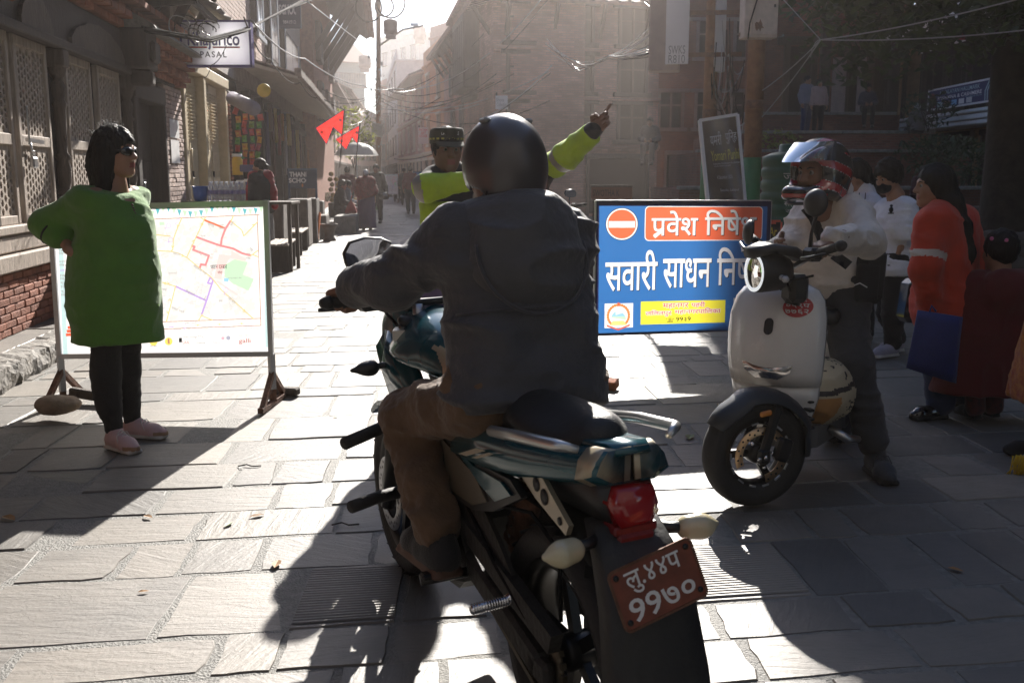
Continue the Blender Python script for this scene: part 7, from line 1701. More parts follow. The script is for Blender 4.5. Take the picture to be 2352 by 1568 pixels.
# ------------------------------------------------------------------ scooter rider with full face helmet
def scooter_rider():
    rz=radians(146); O=Vector(SCOOT.location); hv=Vector((-sin(rz),cos(rz),0)); rv=Vector((cos(rz),sin(rz),0)); L=lambda x,yy,z: O+rv*x+hv*yy+Vector((0,0,z))
    B=L(0,-.3,0); y=4.75
    d=dict(hipL=L(-.1,-.32,.83),hipR=L(.1,-.32,.83),neck=at(1908,458,4.82),head=at(1880,398,4.74),shL=at(1962,490,4.68),shR=at(1852,490,5.02),elL=at(1996,552,4.36),wrL=at(1914,552,4.04),elR=at(1810,560,4.98),wrR=at(1790,565,4.72),
           kneeL=at(1958,835,4.62),ankL=at(2012,1035,4.58),kneeR=L(.14,.12,.74),ankR=L(.12,.10,.38))
    J=rel(B,d); J['k']=1.0; J['rz']=rz
    J['ankL'][2]=.09; H=np.array(hv)
    def parts(r,J):
        def ex(s,pel,top,lat,up,fw):
            s.cone(top+up*.0,J['neck']+up*.05,.095,.082,k=.04); s.ell(pel+fw*.05+up*.18,(.16,.13,.19),R=np.stack([lat,fw,up],1),k=.1)
        jacket(r,J,cWHJ,.018,.009,hem=-.02,amp=.026,seed=9.0,freq=(6,6,14),extra=ex,sl=(.056,.047,.038),fat=.86)
        trousers(r,J,cGREYT,.020,.010,hem=.06,amp=.02,rk=.07,seed=5)
        shoe(r,J['ankL'],(.0,-1),[SNKG,SOLED],.285,'sneaker',.007,M('lace_dark',(.05,.05,.05),.8)); shoe(r,J['ankR'],H,[SNKG,SOLED],.285,'sneaker',.009)
        yaw=pi-1.02; R=head_R(yaw,-.06); q=lambda p: J['head']+R@np.array(p)
        RB=M('helmet_gloss',(.012,.011,.012),.2,var=.1,coat=.6); RR=M('helmet_red',(.36,.015,.02),.2,var=.1,coat=.6); RW=M('helmet_white',(.55,.5,.52),.25,var=.05,coat=.5)
        s=SDF(); s.ell(q((0,-.015,.025)),(.128,.152,.142),R=R,k=0).cone(q((0,-.03,-.02)),q((0,-.03,-.08)),.122,.112,k=.05)
        for x in (-1,1): s.cone(q((x*.095,.03,-.075)),q((x*.05,.125,-.088)),.042,.038,k=.04)
        s.cone(q((-.05,.128,-.088)),q((.05,.128,-.088)),.038,k=.03); s.cut(q((0,0,-.135)),R@V3(0,.12,-1),k=.015); s.cone(q((0,0,.0)),q((0,.01,-.2)),.088,.09,k=.01,sub=True)
        s.box(q((0,.14,.008)),(.185,.17,.105),R=R,rnd=.04,k=.02,sub=True)
        V,Q=s.mesh(.006); V=smoothed(V,Q,2); C=(V[Q].mean(1)-J['head'])@R
        th=np.arctan2(C[:,1]+.02,np.abs(C[:,0])+1e-6); u=C[:,2]; w=C[:,1]
        f=u-.55*w; g=np.sin(f*62+w*8)
        mi=np.where((g>.35)&(np.abs(C[:,0])>.05),1,0); mi=np.where((g>.25)&(g<=.38)&(np.abs(C[:,0])>.05),2,mi); mi=np.where((u<-.06)&(w>.07),np.where(np.sin(u*160+w*60)>0,1,0),mi); mi=np.where((u>.09),np.where(np.abs(np.abs(C[:,0])-.05)<.017,1,np.where(np.abs(np.abs(C[:,0])-.075)<.004,2,0)),mi)
        o=link('helmet',mesh('helmet',V,Q,[RB,RR,RW],True,mi.astype(int).tolist()),r)
        b=MB(); rings=[]
        for k in range(7):
            t=k/6; rings.append([Vector(q((.136*sin(a)*(1-.10*t),-.01+(.155+.055*(1-t))*cos(a)*(1-.25*t*t),.062+.085*t))) for a in [-1.35+2.7*i/20 for i in range(21)]])
        b.loft(rings,False); m=M('visor_tint',(.75,.76,.82),.05,trans=1.0,var=0); b.build('visor',m,o)
        b=MB(); b.tube([Vector(q((.095*sin(a),.045+.128*cos(a),-.128))) for a in [-1.3+2.6*i/12 for i in range(13)]],.008,6); b.build('helmet_rim',BLACKP,o)
        b=MB(); b.tube([Vector(J['neck']+V3(.0,-.10,.0)),Vector(J['neck']+V3(.09,-.11,-.02))],.006,6); b.build('chin_strap',cBLACK,o)
    r=person('scooter rider in off white jacket and red black full face helmet',B,J,parts,h=.0115,skin=SKIN_D,head=(pi-1.02,-.06,0),hands=('relax','grip'),hand_dirs=(None,(unit(V3(-.8,-.35,-.28)),V3(.15,.1,-1))),headh=.0065)
    # bag slung across the body, hanging at the hip
    b=MB(); wp=lambda px,py,Yd: at(px,py,Yd)
    b=MB(); c=wp(1992,632,4.72); b.box(c,(.17,.12,.27),(0,.04,.35),.035); b.box(c+Vector((-.02,-.06,-.03)),(.13,.04,.18),(0,.04,.35),.015)
    bg_=b.build('shoulder_bag',cBLACK,label='black shoulder bag with pocket hanging at the scooter rider\'s hip',cat='bag')
    b=MB(); pts=[wp(1850,478,4.78),wp(1868,500,4.74),wp(1892,560,4.62),wp(1915,585,4.5),wp(1950,610,4.46)]; 
    for a,c2 in zip(pts[:-1],pts[1:]): b.bar(a,c2,.045,.006,(0,-1,.2))
    b.build('strap',cBLACK,bg_); b=MB(); b.tube([wp(1962,655,4.40),wp(1975,650,4.40),wp(1992,660,4.40)],.003,5); b.build('zip_piping',WHITE,bg_)
scooter_rider()

# ------------------------------------------------------------------ pedestrians on the right
def walker(label,px,Y,H,rz,parts,head,hair,Jx=None,**kw):
    B=Vector((at(px,500,Y).x,Y,0)); J=pose(H,rz)
    if Jx:
        J.update(rel(B,Jx) if isinstance(list(Jx.values())[0],Vector) else {k:V3(*v) for k,v in Jx.items()})
        for q in ('ankR','ankL'): J[q][2]=max(.08,min(J[q][2],.13))
    kw.setdefault('h',.012)
    return person(label,B,J,parts,head=head,hair=hair,**kw)
FL=pi/2+.25   # facing left, a little towards the camera
def p_tshirt(r,J):
    jacket(r,J,cWHT,.028,.011,hem=-.02,amp=.016,sleeve=.42,seed=3,collar=.0,sl=(.062,.06,.05)); trousers(r,J,cBLACK,.016,.012,hem=.03,amp=.016,rk=.072,flare=1.0,seed=6)
    for sd in 'RL': shoe(r,J['ank'+sd],V3(-.85,-.5,0),[C_('shoe_grey_violet',(.30,.28,.34)),SOLEW],.27,'sneaker',.009)
    R=head_R(FL+.15,-.28); q=lambda p:J['head']+R@(np.array(p)*.95)
    s=SDF(); s.ell(q((0,.055,-.062)),(.062,.062,.05),R=R,k=0); s.ell(q((0,-.03,-.04)),(.1,.055,.1),R=R,k=.01,sub=True); o=sdf_obj('face_mask',s,.006,cBLACK,r,.004,(20,20,50),1)
    b=MB(); [b.tube([Vector(q((x*.058,.045,-.04))),Vector(q((x*.075,.005,-.02))),Vector(q((x*.08,-.015,.0)))],.002,4) for x in (-1,1)]; b.build('ear_loop',cBLACK,o)
    b=MB(); c=J['wrR']; b.lathe([(.031,-.008),(.035,-.006),(.035,.006),(.031,.008)],Vector(c),Vector(J['wrR']-J['elR']),14); b.build('wrist_watch',BLACKM,r)
    c=at(2047,482,7.45)-Vector(r.location); b=MB(); b.ell(c,(.018,.008,.022),8,6); b.ell(c+Vector((0,0,.03)),(.012,.008,.010),8,6); b.box(c+Vector((0,0,-.025)),(.04,.008,.01)); b.build('shirt_print',BLACKP,r)
Y=7.7
walker('young man in white tee shirt and black face mask bending his head down',2045,Y,1.58,FL,p_tshirt,(FL+.15,-.28,0),lambda *a: hair_short(*a,h=.009,vol=.035,amp=.022),Jx=dict(neck=at(2060,450,Y),head=at(2040,408,Y),shR=at(2080,480,Y-.12),shL=at(2036,482,Y+.16),elR=at(2078,545,Y-.18),wrR=at(2056,598,Y-.16),elL=at(2020,550,Y+.12),wrL=at(2000,590,Y),hipR=at(2055,625,Y-.09),hipL=at(2045,625,Y+.09),kneeR=at(2052,720,Y-.1),kneeL=at(2040,718,Y+.1),ankR=at(2050,792,Y-.1),ankL=at(2062,782,Y+.12)),hands=('relax','relax'))
def p_hoodie_w(r,J):
    jacket(r,J,C_('white_hoodie',(.74,.71,.74)),.03,.012,hem=-.02,amp=.018,seed=5,collar=.04,sl=(.06,.055,.045)); trousers(r,J,cBLACK,.02,.014,hem=.02,seed=2)
    for sd in 'RL': shoe(r,J['ank'+sd],V3(-.85,-.5,0),[SHD,SOLED],.25,'shoe',.012)
    b=MB(); [b.tube([Vector(J['neck']+V3(x-.06,-.12,.0)),Vector(J['neck']+V3(x-.07,-.14,-.1)),Vector(J['neck']+V3(x-.065,-.14,-.16))],.004,5) for x in (-.02,.03)]; b.build('drawstring',cBLACK,r)
Y=8.3
walker('young woman in white hoodie with long dark hair looking down',1985,Y,1.58,FL,p_hoodie_w,(FL+.1,-.5,0),hair_long(((0,-.07,-.02,.07),(0,-.085,-.14,.066),(.0,-.075,-.27,.05)),vol=.02),Jx=dict(neck=at(1985,442,Y),head=at(1968,402,Y),shR=at(2005,472,Y-.1),shL=at(1965,470,Y+.16),elR=at(2010,535,Y-.14),wrR=at(1985,575,Y-.22),elL=at(1955,540,Y+.1),wrL=at(1945,560,Y-.1)),female=True,skin=SKIN)
b=MB(); c=at(1992,590,7.9); b.box(c,(.2,.1,.13),(0,.2,.3),.03); bo=b.build('handbag',C_('grey_bag',(.28,.27,.27),.5),label='pale grey small handbag between the scooter rider and the white tee shirt man',cat='bag'); b=MB(); b.tube([c+Vector((-.08,0,.05)),c+Vector((-.03,.05,.2)),c+Vector((.05,.08,.3))],.01,6); b.build('bag_strap',C_('grey_bag',(.28,.27,.27),.5),bo)
def p_red(r,J):
    B=Vector(r.location); lat=unit(J['hipR']-J['hipL'])
    def ex(s,pel,top,l,up,fw):
        s.ell(pel+up*.10,(.18,.15,.17),R=np.stack([l,fw,up],1),k=.1); s.cone(top-l*.11,pel-l*.09+up*.1,.1,.14,k=.08).cone(top+l*.11,pel+l*.09+up*.1,.1,.14,k=.08); s.ell(top-fw*.09+up*.0,(.125,.07,.08),R=np.stack([l,fw,up],1),k=.02)
    a,bb=J['shR'],J['elR']; ax=unit(bb-a)
    def reg(C): t=(C-a)@ax; d=np.linalg.norm((C-a)-t[:,None]*ax[None],axis=1); return np.where((np.abs(t-.185)<.02)&(d<.11),1,0)
    jacket(r,J,[cRED,C_('hoodie_stripe',(.62,.55,.48))],.024,.010,hem=-.10,amp=.022,seed=7,freq=(6,6,11),extra=ex,sl=(.068,.066,.05),region=reg)
    trousers(r,J,cDENIM,.022,.012,hem=.03,amp=.014,rk=.068,flare=1.35,seed=4)
    shoe(r,J['ankR'],V3(-.9,-.3,0),[M('shoe_patent',(.012,.012,.014),.15,coat=.6),SOLED],.255,'loafer',.008); shoe(r,J['ankL'],V3(-.95,.1,0),[SHD,SOLED],.255,'loafer',.010,pitch=-.3)
Y=5.75
walker('woman in red hoodie with white sleeve stripe and long dark hair',2165,Y,1.46,FL-.1,p_red,(FL-.28,-.04,0),hair_long(((0,-.06,.0,.08),(-.03,-.09,-.12,.076),(-.07,-.14,-.25,.062),(-.10,-.17,-.40,.05),(-.10,-.18,-.50,.03)),vol=.014),Jx=dict(neck=at(2165,468,Y),head=at(2143,428,Y),shR=at(2135,512,Y-.16),shL=at(2215,505,Y+.12),elR=at(2125,612,Y-.22),wrR=at(2138,708,Y-.18),elL=at(2235,610,Y+.18),wrL=at(2240,700,Y+.1),hipR=at(2155,740,Y-.08),hipL=at(2195,740,Y+.08),kneeR=at(2158,850,Y-.08),kneeL=at(2195,850,Y+.08),ankR=at(2158,945,Y-.1),ankL=at(2215,925,Y+.12)),female=True,skin=SKIN,hands=('relax','relax'),hand_dirs=((V3(.28,0,-.95),V3(0,-1,0)),None),hs=.93)
# blue tote bag carried by the woman in red
def tote():
    y=5.45; W_=lambda px,py,dy=0: at(px,py,y+dy)
    q=[(2108,712),(2212,728),(2196,880),(2082,845)]; b=MB(); rings=[]
    for t in (0,.15,.35,.6,.85,1):
        ring=[]
        L_=Vector(W_(q[0][0]+(q[3][0]-q[0][0])*t,q[0][1]+(q[3][1]-q[0][1])*t)); R_=Vector(W_(q[1][0]+(q[2][0]-q[1][0])*t,q[1][1]+(q[2][1]-q[1][1])*t)); th=.035*sin(.3+2.4*t)+.01
        n=8
        for i in range(n+1): u=i/n; ring.append(L_+(R_-L_)*u+Vector((0,-th*sin(pi*u)**.6-.004*sin(9*u+5*t),0)))
        for i in range(n+1): u=1-i/n; ring.append(L_+(R_-L_)*u+Vector((0,th*sin(pi*u)**.6+.004,0)))
        rings.append(ring)
    b.loft(rings); o=b.build('tote_bag',cBLUEB,label='royal blue cloth bag held by the woman in red hoodie',cat='bag')
    b=MB(); b.tube([W_(2135,718),W_(2140,702),W_(2150,715)],.006,6); b.build('bag_handle',cBLUEB,o)
tote()
b=MB(); c=at(2090,690,5.95); b.box(c,(.10,.14,.26),(0,.1,.2),.03); bo=b.build('backpack',GLOSSB,label='black glossy bag hanging in front of the woman in red hoodie',cat='bag'); b=MB(); b.tube([c+Vector((0,-.05,.1)),c+Vector((.05,-.02,.25)),c+Vector((.09,.05,.4))],.012,6); b.build('strap',cBLACK,bo)
def p_child(r,J):
    s=SDF(); top=(J['shL']+J['shR'])/2; s.cone(J['shL'],J['shR'],.085,k=0)
    for x in (-.10,0,.10): s.cone(top+V3(x,0,-.1),V3(top[0]+x*1.7,top[1],.18),.13,.17,k=.08)
    for sd in 'RL': s.cone(J['sh'+sd],J['el'+sd],.08,.075,k=.05).cone(J['el'+sd],J['wr'+sd],.075,.06,k=.03)
    s.ell(top+V3(0,-.10,-.02),(.15,.08,.13),k=.03); s.cut((0,0,.17),(0,0,-1),k=.01); sdf_obj('coat',s,.011,cMAR,r,.016,(9,9,6),3)
    s=SDF(); [s.cone(J['knee'+sd],J['ank'+sd],.06,.055,k=0) for sd in 'RL']; sdf_obj('leggings',s,.012,C_('patterned',(.12,.02,.025),col2=(.03,.02,.03),vscale=40),r)
    for sd in 'RL': shoe(r,J['ank'+sd],V3(-.3,.9,0),[SHD,SOLED],.19,'boot',.010,boot=.05)
    b=MB(); 
    for k,px in enumerate((2278,2312)): b.ell(at(px,548+k*4,5.5)-Vector(r.location),(.012,.01,.012),6,5)
    b.build('hair_clip',M('clip_pink',(.6,.15,.3),.4),r)
Y=5.6
walker('small child in long dark red hooded coat seen from behind',2292,Y,1.09,.3,p_child,(.25,0,0),lambda *a: hair_short(*a,h=.009,vol=.025,amp=.012),hs=.9,face=False,Jx=dict(head=at(2296,580,Y),neck=at(2294,632,Y),shL=at(2248,660,Y),shR=at(2340,655,Y),elL=at(2232,760,Y),elR=at(2362,750,Y),wrL=at(2228,840,Y),wrR=at(2366,830,Y)))
# passer-by cut by the right edge
def p_sari(r,J):
    skirt(r,J,C_('orange_sari',(.62,.24,.03),col2=(.38,.06,.03),vscale=26),.98,.30,.17,.26,h=.012,amp=.035)
    jacket(r,J,C_('orange_blouse',(.5,.15,.03)),.02,.016,hem=.0); 
    for sd in 'RL': shoe(r,J['ank'+sd],V3(-1,.2,0),[SHD,SOLED],.24,'shoe',.014)
    b=MB(); rn=random.Random(2); c=at(2346,1065,4.55)-Vector(r.location)
    for i in range(26): p=c+Vector((rn.gauss(0,.012),rn.gauss(0,.01),0)); b.tube([p+Vector((0,0,.04)),p+Vector((rn.gauss(0,.01),0,-.0)),p+Vector((rn.gauss(0,.016),0,-.05))],.0035,4)
    b.build('yellow_tassel',C_('tassel',(.70,.45,.02)),r)
walker('person in orange and red patterned sari at the right edge',2462,4.75,1.52,pi/2,p_sari,(pi/2,0,0),hair_bun,female=True,h=.018,Jx={'elL':(.1,-.1,1.1),'elR':(.1,.2,1.1),'wrL':(-.0,-.05,1.05),'wrR':(-.0,.05,1.05)})

# ------------------------------------------------------------------ people along the street
def p_shawl(r,J):
    skirt(r,J,cPURP,.92,.05,.20,.24,h=.016,amp=.02)
    s=SDF(); torso(s,J,.05,1.05); s.cone(J['shL'],J['elL'],.09,.10,k=.06).cone(J['shR'],J['elR'],.09,.10,k=.06); s.cone((J['shL']+J['shR'])/2,J['neck']+V3(0,0,.02),.09,.075,k=.05); s.ell((J['hipL']+J['hipR'])/2+V3(0,0,.12),(.24,.18,.2),k=.08); s.cut((0,0,.80),(.35,0,-1),k=.01); sdf_obj('shawl',s,.014,cSHAWL,r,.03,(9,9,14),6)
    for sd in 'RL': shoe(r,J['ank'+sd],V3(-.1,1,0),[SHD,SOLED],.24,'shoe',.014)
G=gnd(842,528)
w=walker('old woman with grey hair in red flowered shawl and purple skirt walking away',842,G.y,1.50,.1,p_shawl,(.1,-.1,0),lambda *a: hair_bun(*a),female=True,hairmat=HAIRG,h=.015,face=False)
b=MB(); c=at(806,476,G.y-.1); b.loft([[c+Vector((x*a,y_*a*.4,z)) for x,y_ in ((-1,-1),(1,-1),(1,1),(-1,1))] for z,a in ((.16,.02),(.12,.05),(0,.11),(-.13,.15),(-.16,.12))]); b.tube([c+Vector((0,0,.15)),c+Vector((.03,0,.3))],.012,6); b.build('carrier_bag',C_('bag_red',(.35,.02,.02)),label='red carrier bag in the hand of the old woman walking away',cat='bag')
def p_darkjacket(mat,tr=cBLACK,shoe_m=SHD,hm=-.03,h=.016):
    def f(r,J):
        jacket(r,J,mat,.025,h,hem=hm,amp=.015,seed=3); trousers(r,J,tr,.015,h,seed=2)
        for sd in 'RL': shoe(r,J['ank'+sd],V3(-sin(J['rz']),cos(J['rz']),0),[shoe_m,SOLED],.27,'shoe',h)
    return f
walker('man in black jacket carrying a dark helmet, walking towards the camera',866,29,1.66,pi,p_darkjacket(cBLACK),(pi,0,0),hair_short,h=.016,skin=SKIN_D,Jx={'elL':(.27,-.08,1.05),'wrL':(.3,-.2,.88)})
b=MB(); s=SDF(); c=np.array(at(882,452,28.6)); s.ell(c,(.15,.16,.14),k=0); s.cut(c+V3(0,0,-.08),(0,0,-1)); sdf=sdf_obj('helmet',s,.02,GLOSSB,None); tag(sdf,'glossy black helmet in the hand of the man in black jacket','helmet')
def p_shopkeeper(r,J):
    jacket(r,J,cBLACK,.035,.014,hem=-.05,amp=.015,fat=1.1); skirt(r,J,C_('flowered_skirt',(.04,.04,.05),col2=(.25,.25,.25),vscale=50),.92,.10,.19,.22,h=.018)
    s=SDF(); n=J['neck']; s.cone(n+V3(-.1,-.05,.0),n+V3(.1,.02,-.0),.07,k=0).cone(n+V3(.1,.02,-.0),n+V3(.17,-.02,-.22),.065,.06,k=.05).cone(n+V3(.17,-.02,-.22),n+V3(.2,-.04,-.45),.06,.05,k=.04).cone(n+V3(-.1,-.05,.0),n+V3(-.17,-.1,-.25),.06,.06,k=.05).cone(n+V3(-.17,-.1,-.25),n+V3(-.2,-.08,-.42),.06,.05,k=.04); sdf_obj('scarf',s,.014,C_('crimson_scarf',(.30,.012,.02)),r,.02,(14,14,14),3)
    for sd in 'RL': shoe(r,J['ank'+sd],V3(-1,.2,0),[SHD,SOLED],.24,'shoe',.016)
SY=15.2
walker('shopkeeper woman in black with a crimson scarf standing behind the map board',602,SY,1.62,pi/2-.35,p_shopkeeper,(pi/2-.3,0,0),hair_bun,female=True,h=.014,skin=SKIN)
def seated(label,p,H,rz,mat,tr,skin=SKIN_D,hairf=hair_short,hairmat=None,z=0.0,group=None,female=False,h=.018,seat=.42,drop=None):
    """figure sitting on something seat metres above p"""
    k=H/1.7; d=drop if drop is not None else seat
    J=pose(H,rz,hipR=(.09,0,seat/k+.09),hipL=(-.09,0,seat/k+.09),kneeR=(.12,.42,seat/k+.1),kneeL=(-.12,.42,seat/k+.1),ankR=(.12,.42,max(.09,(seat-d)/k+.09)),ankL=(-.12,.42,max(.09,(seat-d)/k+.09)),shR=(.165,.06,seat/k+.56),shL=(-.165,.06,seat/k+.56),neck=(0,.07,seat/k+.61),head=(0,.12,seat/k+.745),elR=(.24,.1,seat/k+.3),elL=(-.24,.1,seat/k+.3),wrR=(.12,.33,seat/k+.24),wrL=(-.12,.33,seat/k+.24))
    return person(label,Vector(p)+Vector((0,0,z)),J,p_darkjacket(mat,tr,h=h),group,h=h,skin=skin,head=(rz,-.15,0),hair=hairf,hairmat=hairmat,female=female)
def on(px,Y): q=q_at(px,Y); return Vector((q[0],Y,0))
seated('man in black sitting in the shade on the left shop step',on(776,26),1.65,-pi/2+.2,cBLACK,cGREYT,seat=.4)
seated('person in grey blue sitting beside the man in black on the step',on(790,27.5),1.6,-pi/2+.3,C_('grey_blue',(.08,.09,.12)),cBLACK,seat=.4)
walker('person in red headscarf standing under the street umbrella',800,30,1.6,.3,p_darkjacket(C_('dark_red',(.14,.012,.015))),(.3,0,0),hair_short,h=.02)
walker('person in dark red jacket walking beside the far no entry board',944,36,1.66,.2,p_darkjacket(C_('dark_red',(.14,.012,.015))),(.2,0,0),hair_short,h=.02)
walker('person in dark clothes walking far down the street',930,46,1.66,.1,p_darkjacket(cNAVYU),(.1,0,0),hair_short,h=.025)
walker('person in orange top far down the street',912,52,1.6,.1,p_darkjacket(C_('orange_top',(.35,.10,.03))),(.1,0,0),hair_short,h=.025)
seated('white haired man in grey waistcoat sitting on the temple plinth facing away',on(2102,29.7)+Vector((0,0,2.1)),1.65,.15,C_('grey_waistcoat',(.13,.125,.13)),cBLACK,hairmat=HAIRG,seat=.48,drop=.05)
seated('young man in dark navy sitting on the top tier with legs hanging',on(1983,31.8)+Vector((0,0,2.70)),1.65,pi-.2,C_('dark_navy',(.02,.02,.035)),cBLACK,seat=.6,drop=.5)
seated('man in dark shirt sitting on the plinth steps looking at his phone',on(1492,27.6)+Vector((0,0,1.55)),1.68,pi-.3,C_('dark_shirt',(.03,.03,.035)),cGREYT,seat=.5,drop=.42)
seated('person in maroon cap sitting low by the plinth wall',on(2112,22.5)+Vector((0,0,.35)),1.6,pi+.4,C_('maroon_top',(.06,.012,.02)),cBLACK,seat=.4)
def p_couple(mat,tr): return p_darkjacket(mat,tr,h=.018)
z0=2.62
P1=on(1872,31.0); Jc=pose(1.6,pi); 
person('woman in pale top leaning on a companion on the temple tier',P1+Vector((0,0,z0)),Jc,p_couple(C_('pale_pink_top',(.30,.20,.18)),cBLACK),h=.018,female=True,head=(pi,0,.25),hair=hair_long())
person('man in blue grey shirt standing beside the woman in pale top',P1+Vector((-.34,.1,z0)),pose(1.7,pi+.5),p_couple(C_('blue_grey',(.13,.13,.17)),cDENIM),h=.018,skin=SKIN_D,head=(pi+1.0,0,-.1),hair=hair_short)
# ------------------------------------------------------------------ things along the left row
def facing(px,Y): pass
YF=lambda s: (FP+FD*s).y
# board over the lattice doors, with garland
def society_board():
    s0,s1=sx(-60,.36),sx(131,.36); P=Plane3(FW(s0,.36,2.97),FD,(0,0,1)); P.n=FN; W=(s1-s0); H=.42
    r=empty('society_board',(0,0,0),0,'white signboard with blue Nepali lettering above the lattice doors','sign')
    b=MB(); fbox(b,s0,s1,.325,.355,2.97,3.39,.004); b.build('board',pW,r)
    T=P_('ink_blue',(.03,.05,.14)); letters('lettering','समिति',T,r,W*.735,W*.965,H*.2,H*.9,P.at(.003),.006); letters('lettering','चार',T,r,W*.56,W*.70,H*.24,H*.72,P.at(.003),.006); letters('lettering','पाल स',T,r,W*.2,W*.53,H*.28,H*.78,P.at(.003),.006)
    b=MB(); b.box(FW(s0+.3,.2,3.3),(.3,.05,.05),FR); b.box(FW(s1-.3,.2,3.3),(.3,.05,.05),FR); b.build('bracket',WOODD,r)
    g=empty('marigold_garland',(0,0,0),0,'withered marigold garland looped over the white signboard','garland'); b=MB(); rn=random.Random(3)
    a,c,m_=sx(22,.4),sx(56,.4),sx(55,.4)
    for i in range(46):
        t=i/45; 
        if t<.62: u=t/.62; s=a+(c-a)*u; z=3.42-.34*sin(pi*u)**.8
        else: u=(t-.62)/.38; s=c+.02*u; z=3.42-.75*u
        b.ell(FW(s,.40+rn.gauss(0,.01),z),(.022,.022,.022),6,4)
    b.ell(FW(c+.02,.4,2.64),(.045,.045,.06),8,6); b.build('flower',M('marigold_dry',(.16,.05,.02),.9,var=.4,vscale=40),g)
society_board()
def khaju_sign():
    Y=14.4; a=at(416,154,Y); w=at(579,154,Y).x-a.x; h=at(416,46,Y).z-a.z; P=Plane3(a,(1,0,0),(0,0,1))
    r=empty('shop_sign',(0,0,0),0,'projecting white and violet box sign reading PASAL over the cream shutters','sign')
    b=MB(); [b.box(P(*c),d_) for c,d_ in (((w/2,.015,-.07),(w,.14,.03)),((w/2,h-.015,-.07),(w,.14,.03)),((.015,h/2,-.07),(.03,.14,h)),((w-.015,h/2,-.07),(.03,.14,h)))]; b.build('box',P_('violet',(.16,.13,.36)),r)
    AC=M('acrylic_white',(.86,.86,.88),.3,var=0,tl=.7); b=MB(); patch(b,P,rect(.03,w-.03,.03,h-.03),.003); b.build('face',AC,r); b=MB(); patch(b,P,rect(.03,w-.03,.03,h-.03),-.138); b.build('back_face',AC,r)
    letters('lettering','Khajurico',P_('violet_text',(.13,.11,.34)),r,w*.11,w*.84,h*.36,h*.74,P.at(.006),.02); letters('lettering','PASAL',pBL,r,w*.28,w*.65,h*.20,h*.33,P.at(.006),.012,1.3)
    b=MB(); patch(b,P,rect(w*.11,w*.38,h*.40,h*.435),.0055); patch(b,P,rect(w*.46,w*.84,h*.40,h*.435),.0055); b.build('underline',pRED,r)
    b=MB(); b.bar(P(-.6,h*.8,-.07),P(.02,h*.8,-.07),.04,.04); b.bar(P(-.6,h*.2,-.07),P(.02,h*.2,-.07),.04,.04); b.build('bracket',BLACKM,r)
khaju_sign()
def thanka():
    Y=19.6; P=Plane3(at(661,433,Y),(1,.05,0),(0,0,1)); w=.57; h=.36
    r=empty('school_sign',(0,0,0),0,'small navy sign with white letters THANKA SCHOOL standing on a stone block','sign')
    b=MB(); b.box(P(w/2,h/2,-.012),(w,.02,h),None,.004); b.build('board',P_('slate_navy',(.035,.05,.085)),r); letters('lettering','THANKA',pW,r,.04,w-.07,h*.62,h*.88,P.at(.002),.03); letters('lettering','SCHOOL',pW,r,.025,w-.05,h*.30,h*.56,P.at(.002),.03)
    b=MB()
    for x in (.02,w-.02): b.bar(P(x,-.2,-.012),P(x,h+.02,-.012),.03,.03)
    b.bar(P(0,h+.01,-.012),P(w,h+.01,-.012),.03,.03); b.build('frame',P_('frame_blue',(.07,.10,.16)),r)
    b=MB(); patch(b,P,disc(w/2,.06,.02,8,.035),.002); b.build('flame_mark',P_('mark_orange',(.5,.2,.08)),r)
thanka()
def upper_sign():
    Y=24.5; P=Plane3(at(640,66,Y),(1,.02,0),(0,0,1)); w=at(692,66,Y).x-at(640,66,Y).x; h=1.05
    r=empty('school_board',(0,0,0),0,'dark upper board with pale letters SCHOOL hanging on the grey brick wall','sign'); b=MB(); b.box(P(w/2,h/2,-.02),(w,.04,h),None,.005); b.build('board',P_('slate_navy',(.035,.05,.085)),r)
    letters('lettering','SCHOOL',pG,r,w*.04,w*.98,h*.3,h*.52,P.at(.003),.03); letters('lettering','SEN',pG,r,w*.05,w*.62,h*.64,h*.88,P.at(.003),.03); letters('lettering','984191241',pG,r,w*.2,w*.9,h*.1,h*.18,P.at(.003),.01)
upper_sign()
# stone blocks, steps and benches in front of the stalls
def blk(px0,px1,yt,Y,dep,name,label,cat,mat=STONE,base=0.0):
    a=at(px0,yt,Y); x1=at(px1,yt,Y).x; b=MB(); b.box(((a.x+x1)/2,Y+dep/2,(a.z+base)/2),(x1-a.x,dep,a.z-base),(0,0,radians(6)),.02)
    vs=[Vector(v)+Vector((rr.gauss(0,.006),rr.gauss(0,.006),rr.gauss(0,.004))) for v in b.v]; b.v=[tuple(v) for v in vs]
    return b.build(name,mat,None,label=label,cat=cat)
WDS=M('dark_stone',(.12,.10,.085),.85,var=.3,vscale=8,bump=.5,bscale=40)
blk(652,700,458,19.4,.9,'stone_counter','grey stone counter block under the Thanka sign','counter',WDS); blk(702,722,456,20.6,.7,'stone_pillar','square stone pillar beside the Thanka sign block','pillar',WDS)
blk(560,642,467,16.2,.7,'stone_counter','long stone counter behind the map board carrying water bottles','counter',WDS); blk(722,745,495,22.0,.8,'stone_step','dark cube of stone at the foot of the stalls','step',WDS); blk(724,738,462,23.0,.5,'stone_ledge','low dark stone seat between the stalls','seat',WDS)
blk(742,792,497,24.0,5.0,'stone_step','long stone doorstep leading to the far stalls','step',STONE); blk(760,800,475,28,3.5,'stone_step','upper stone doorstep with plant pot','step',STONE)
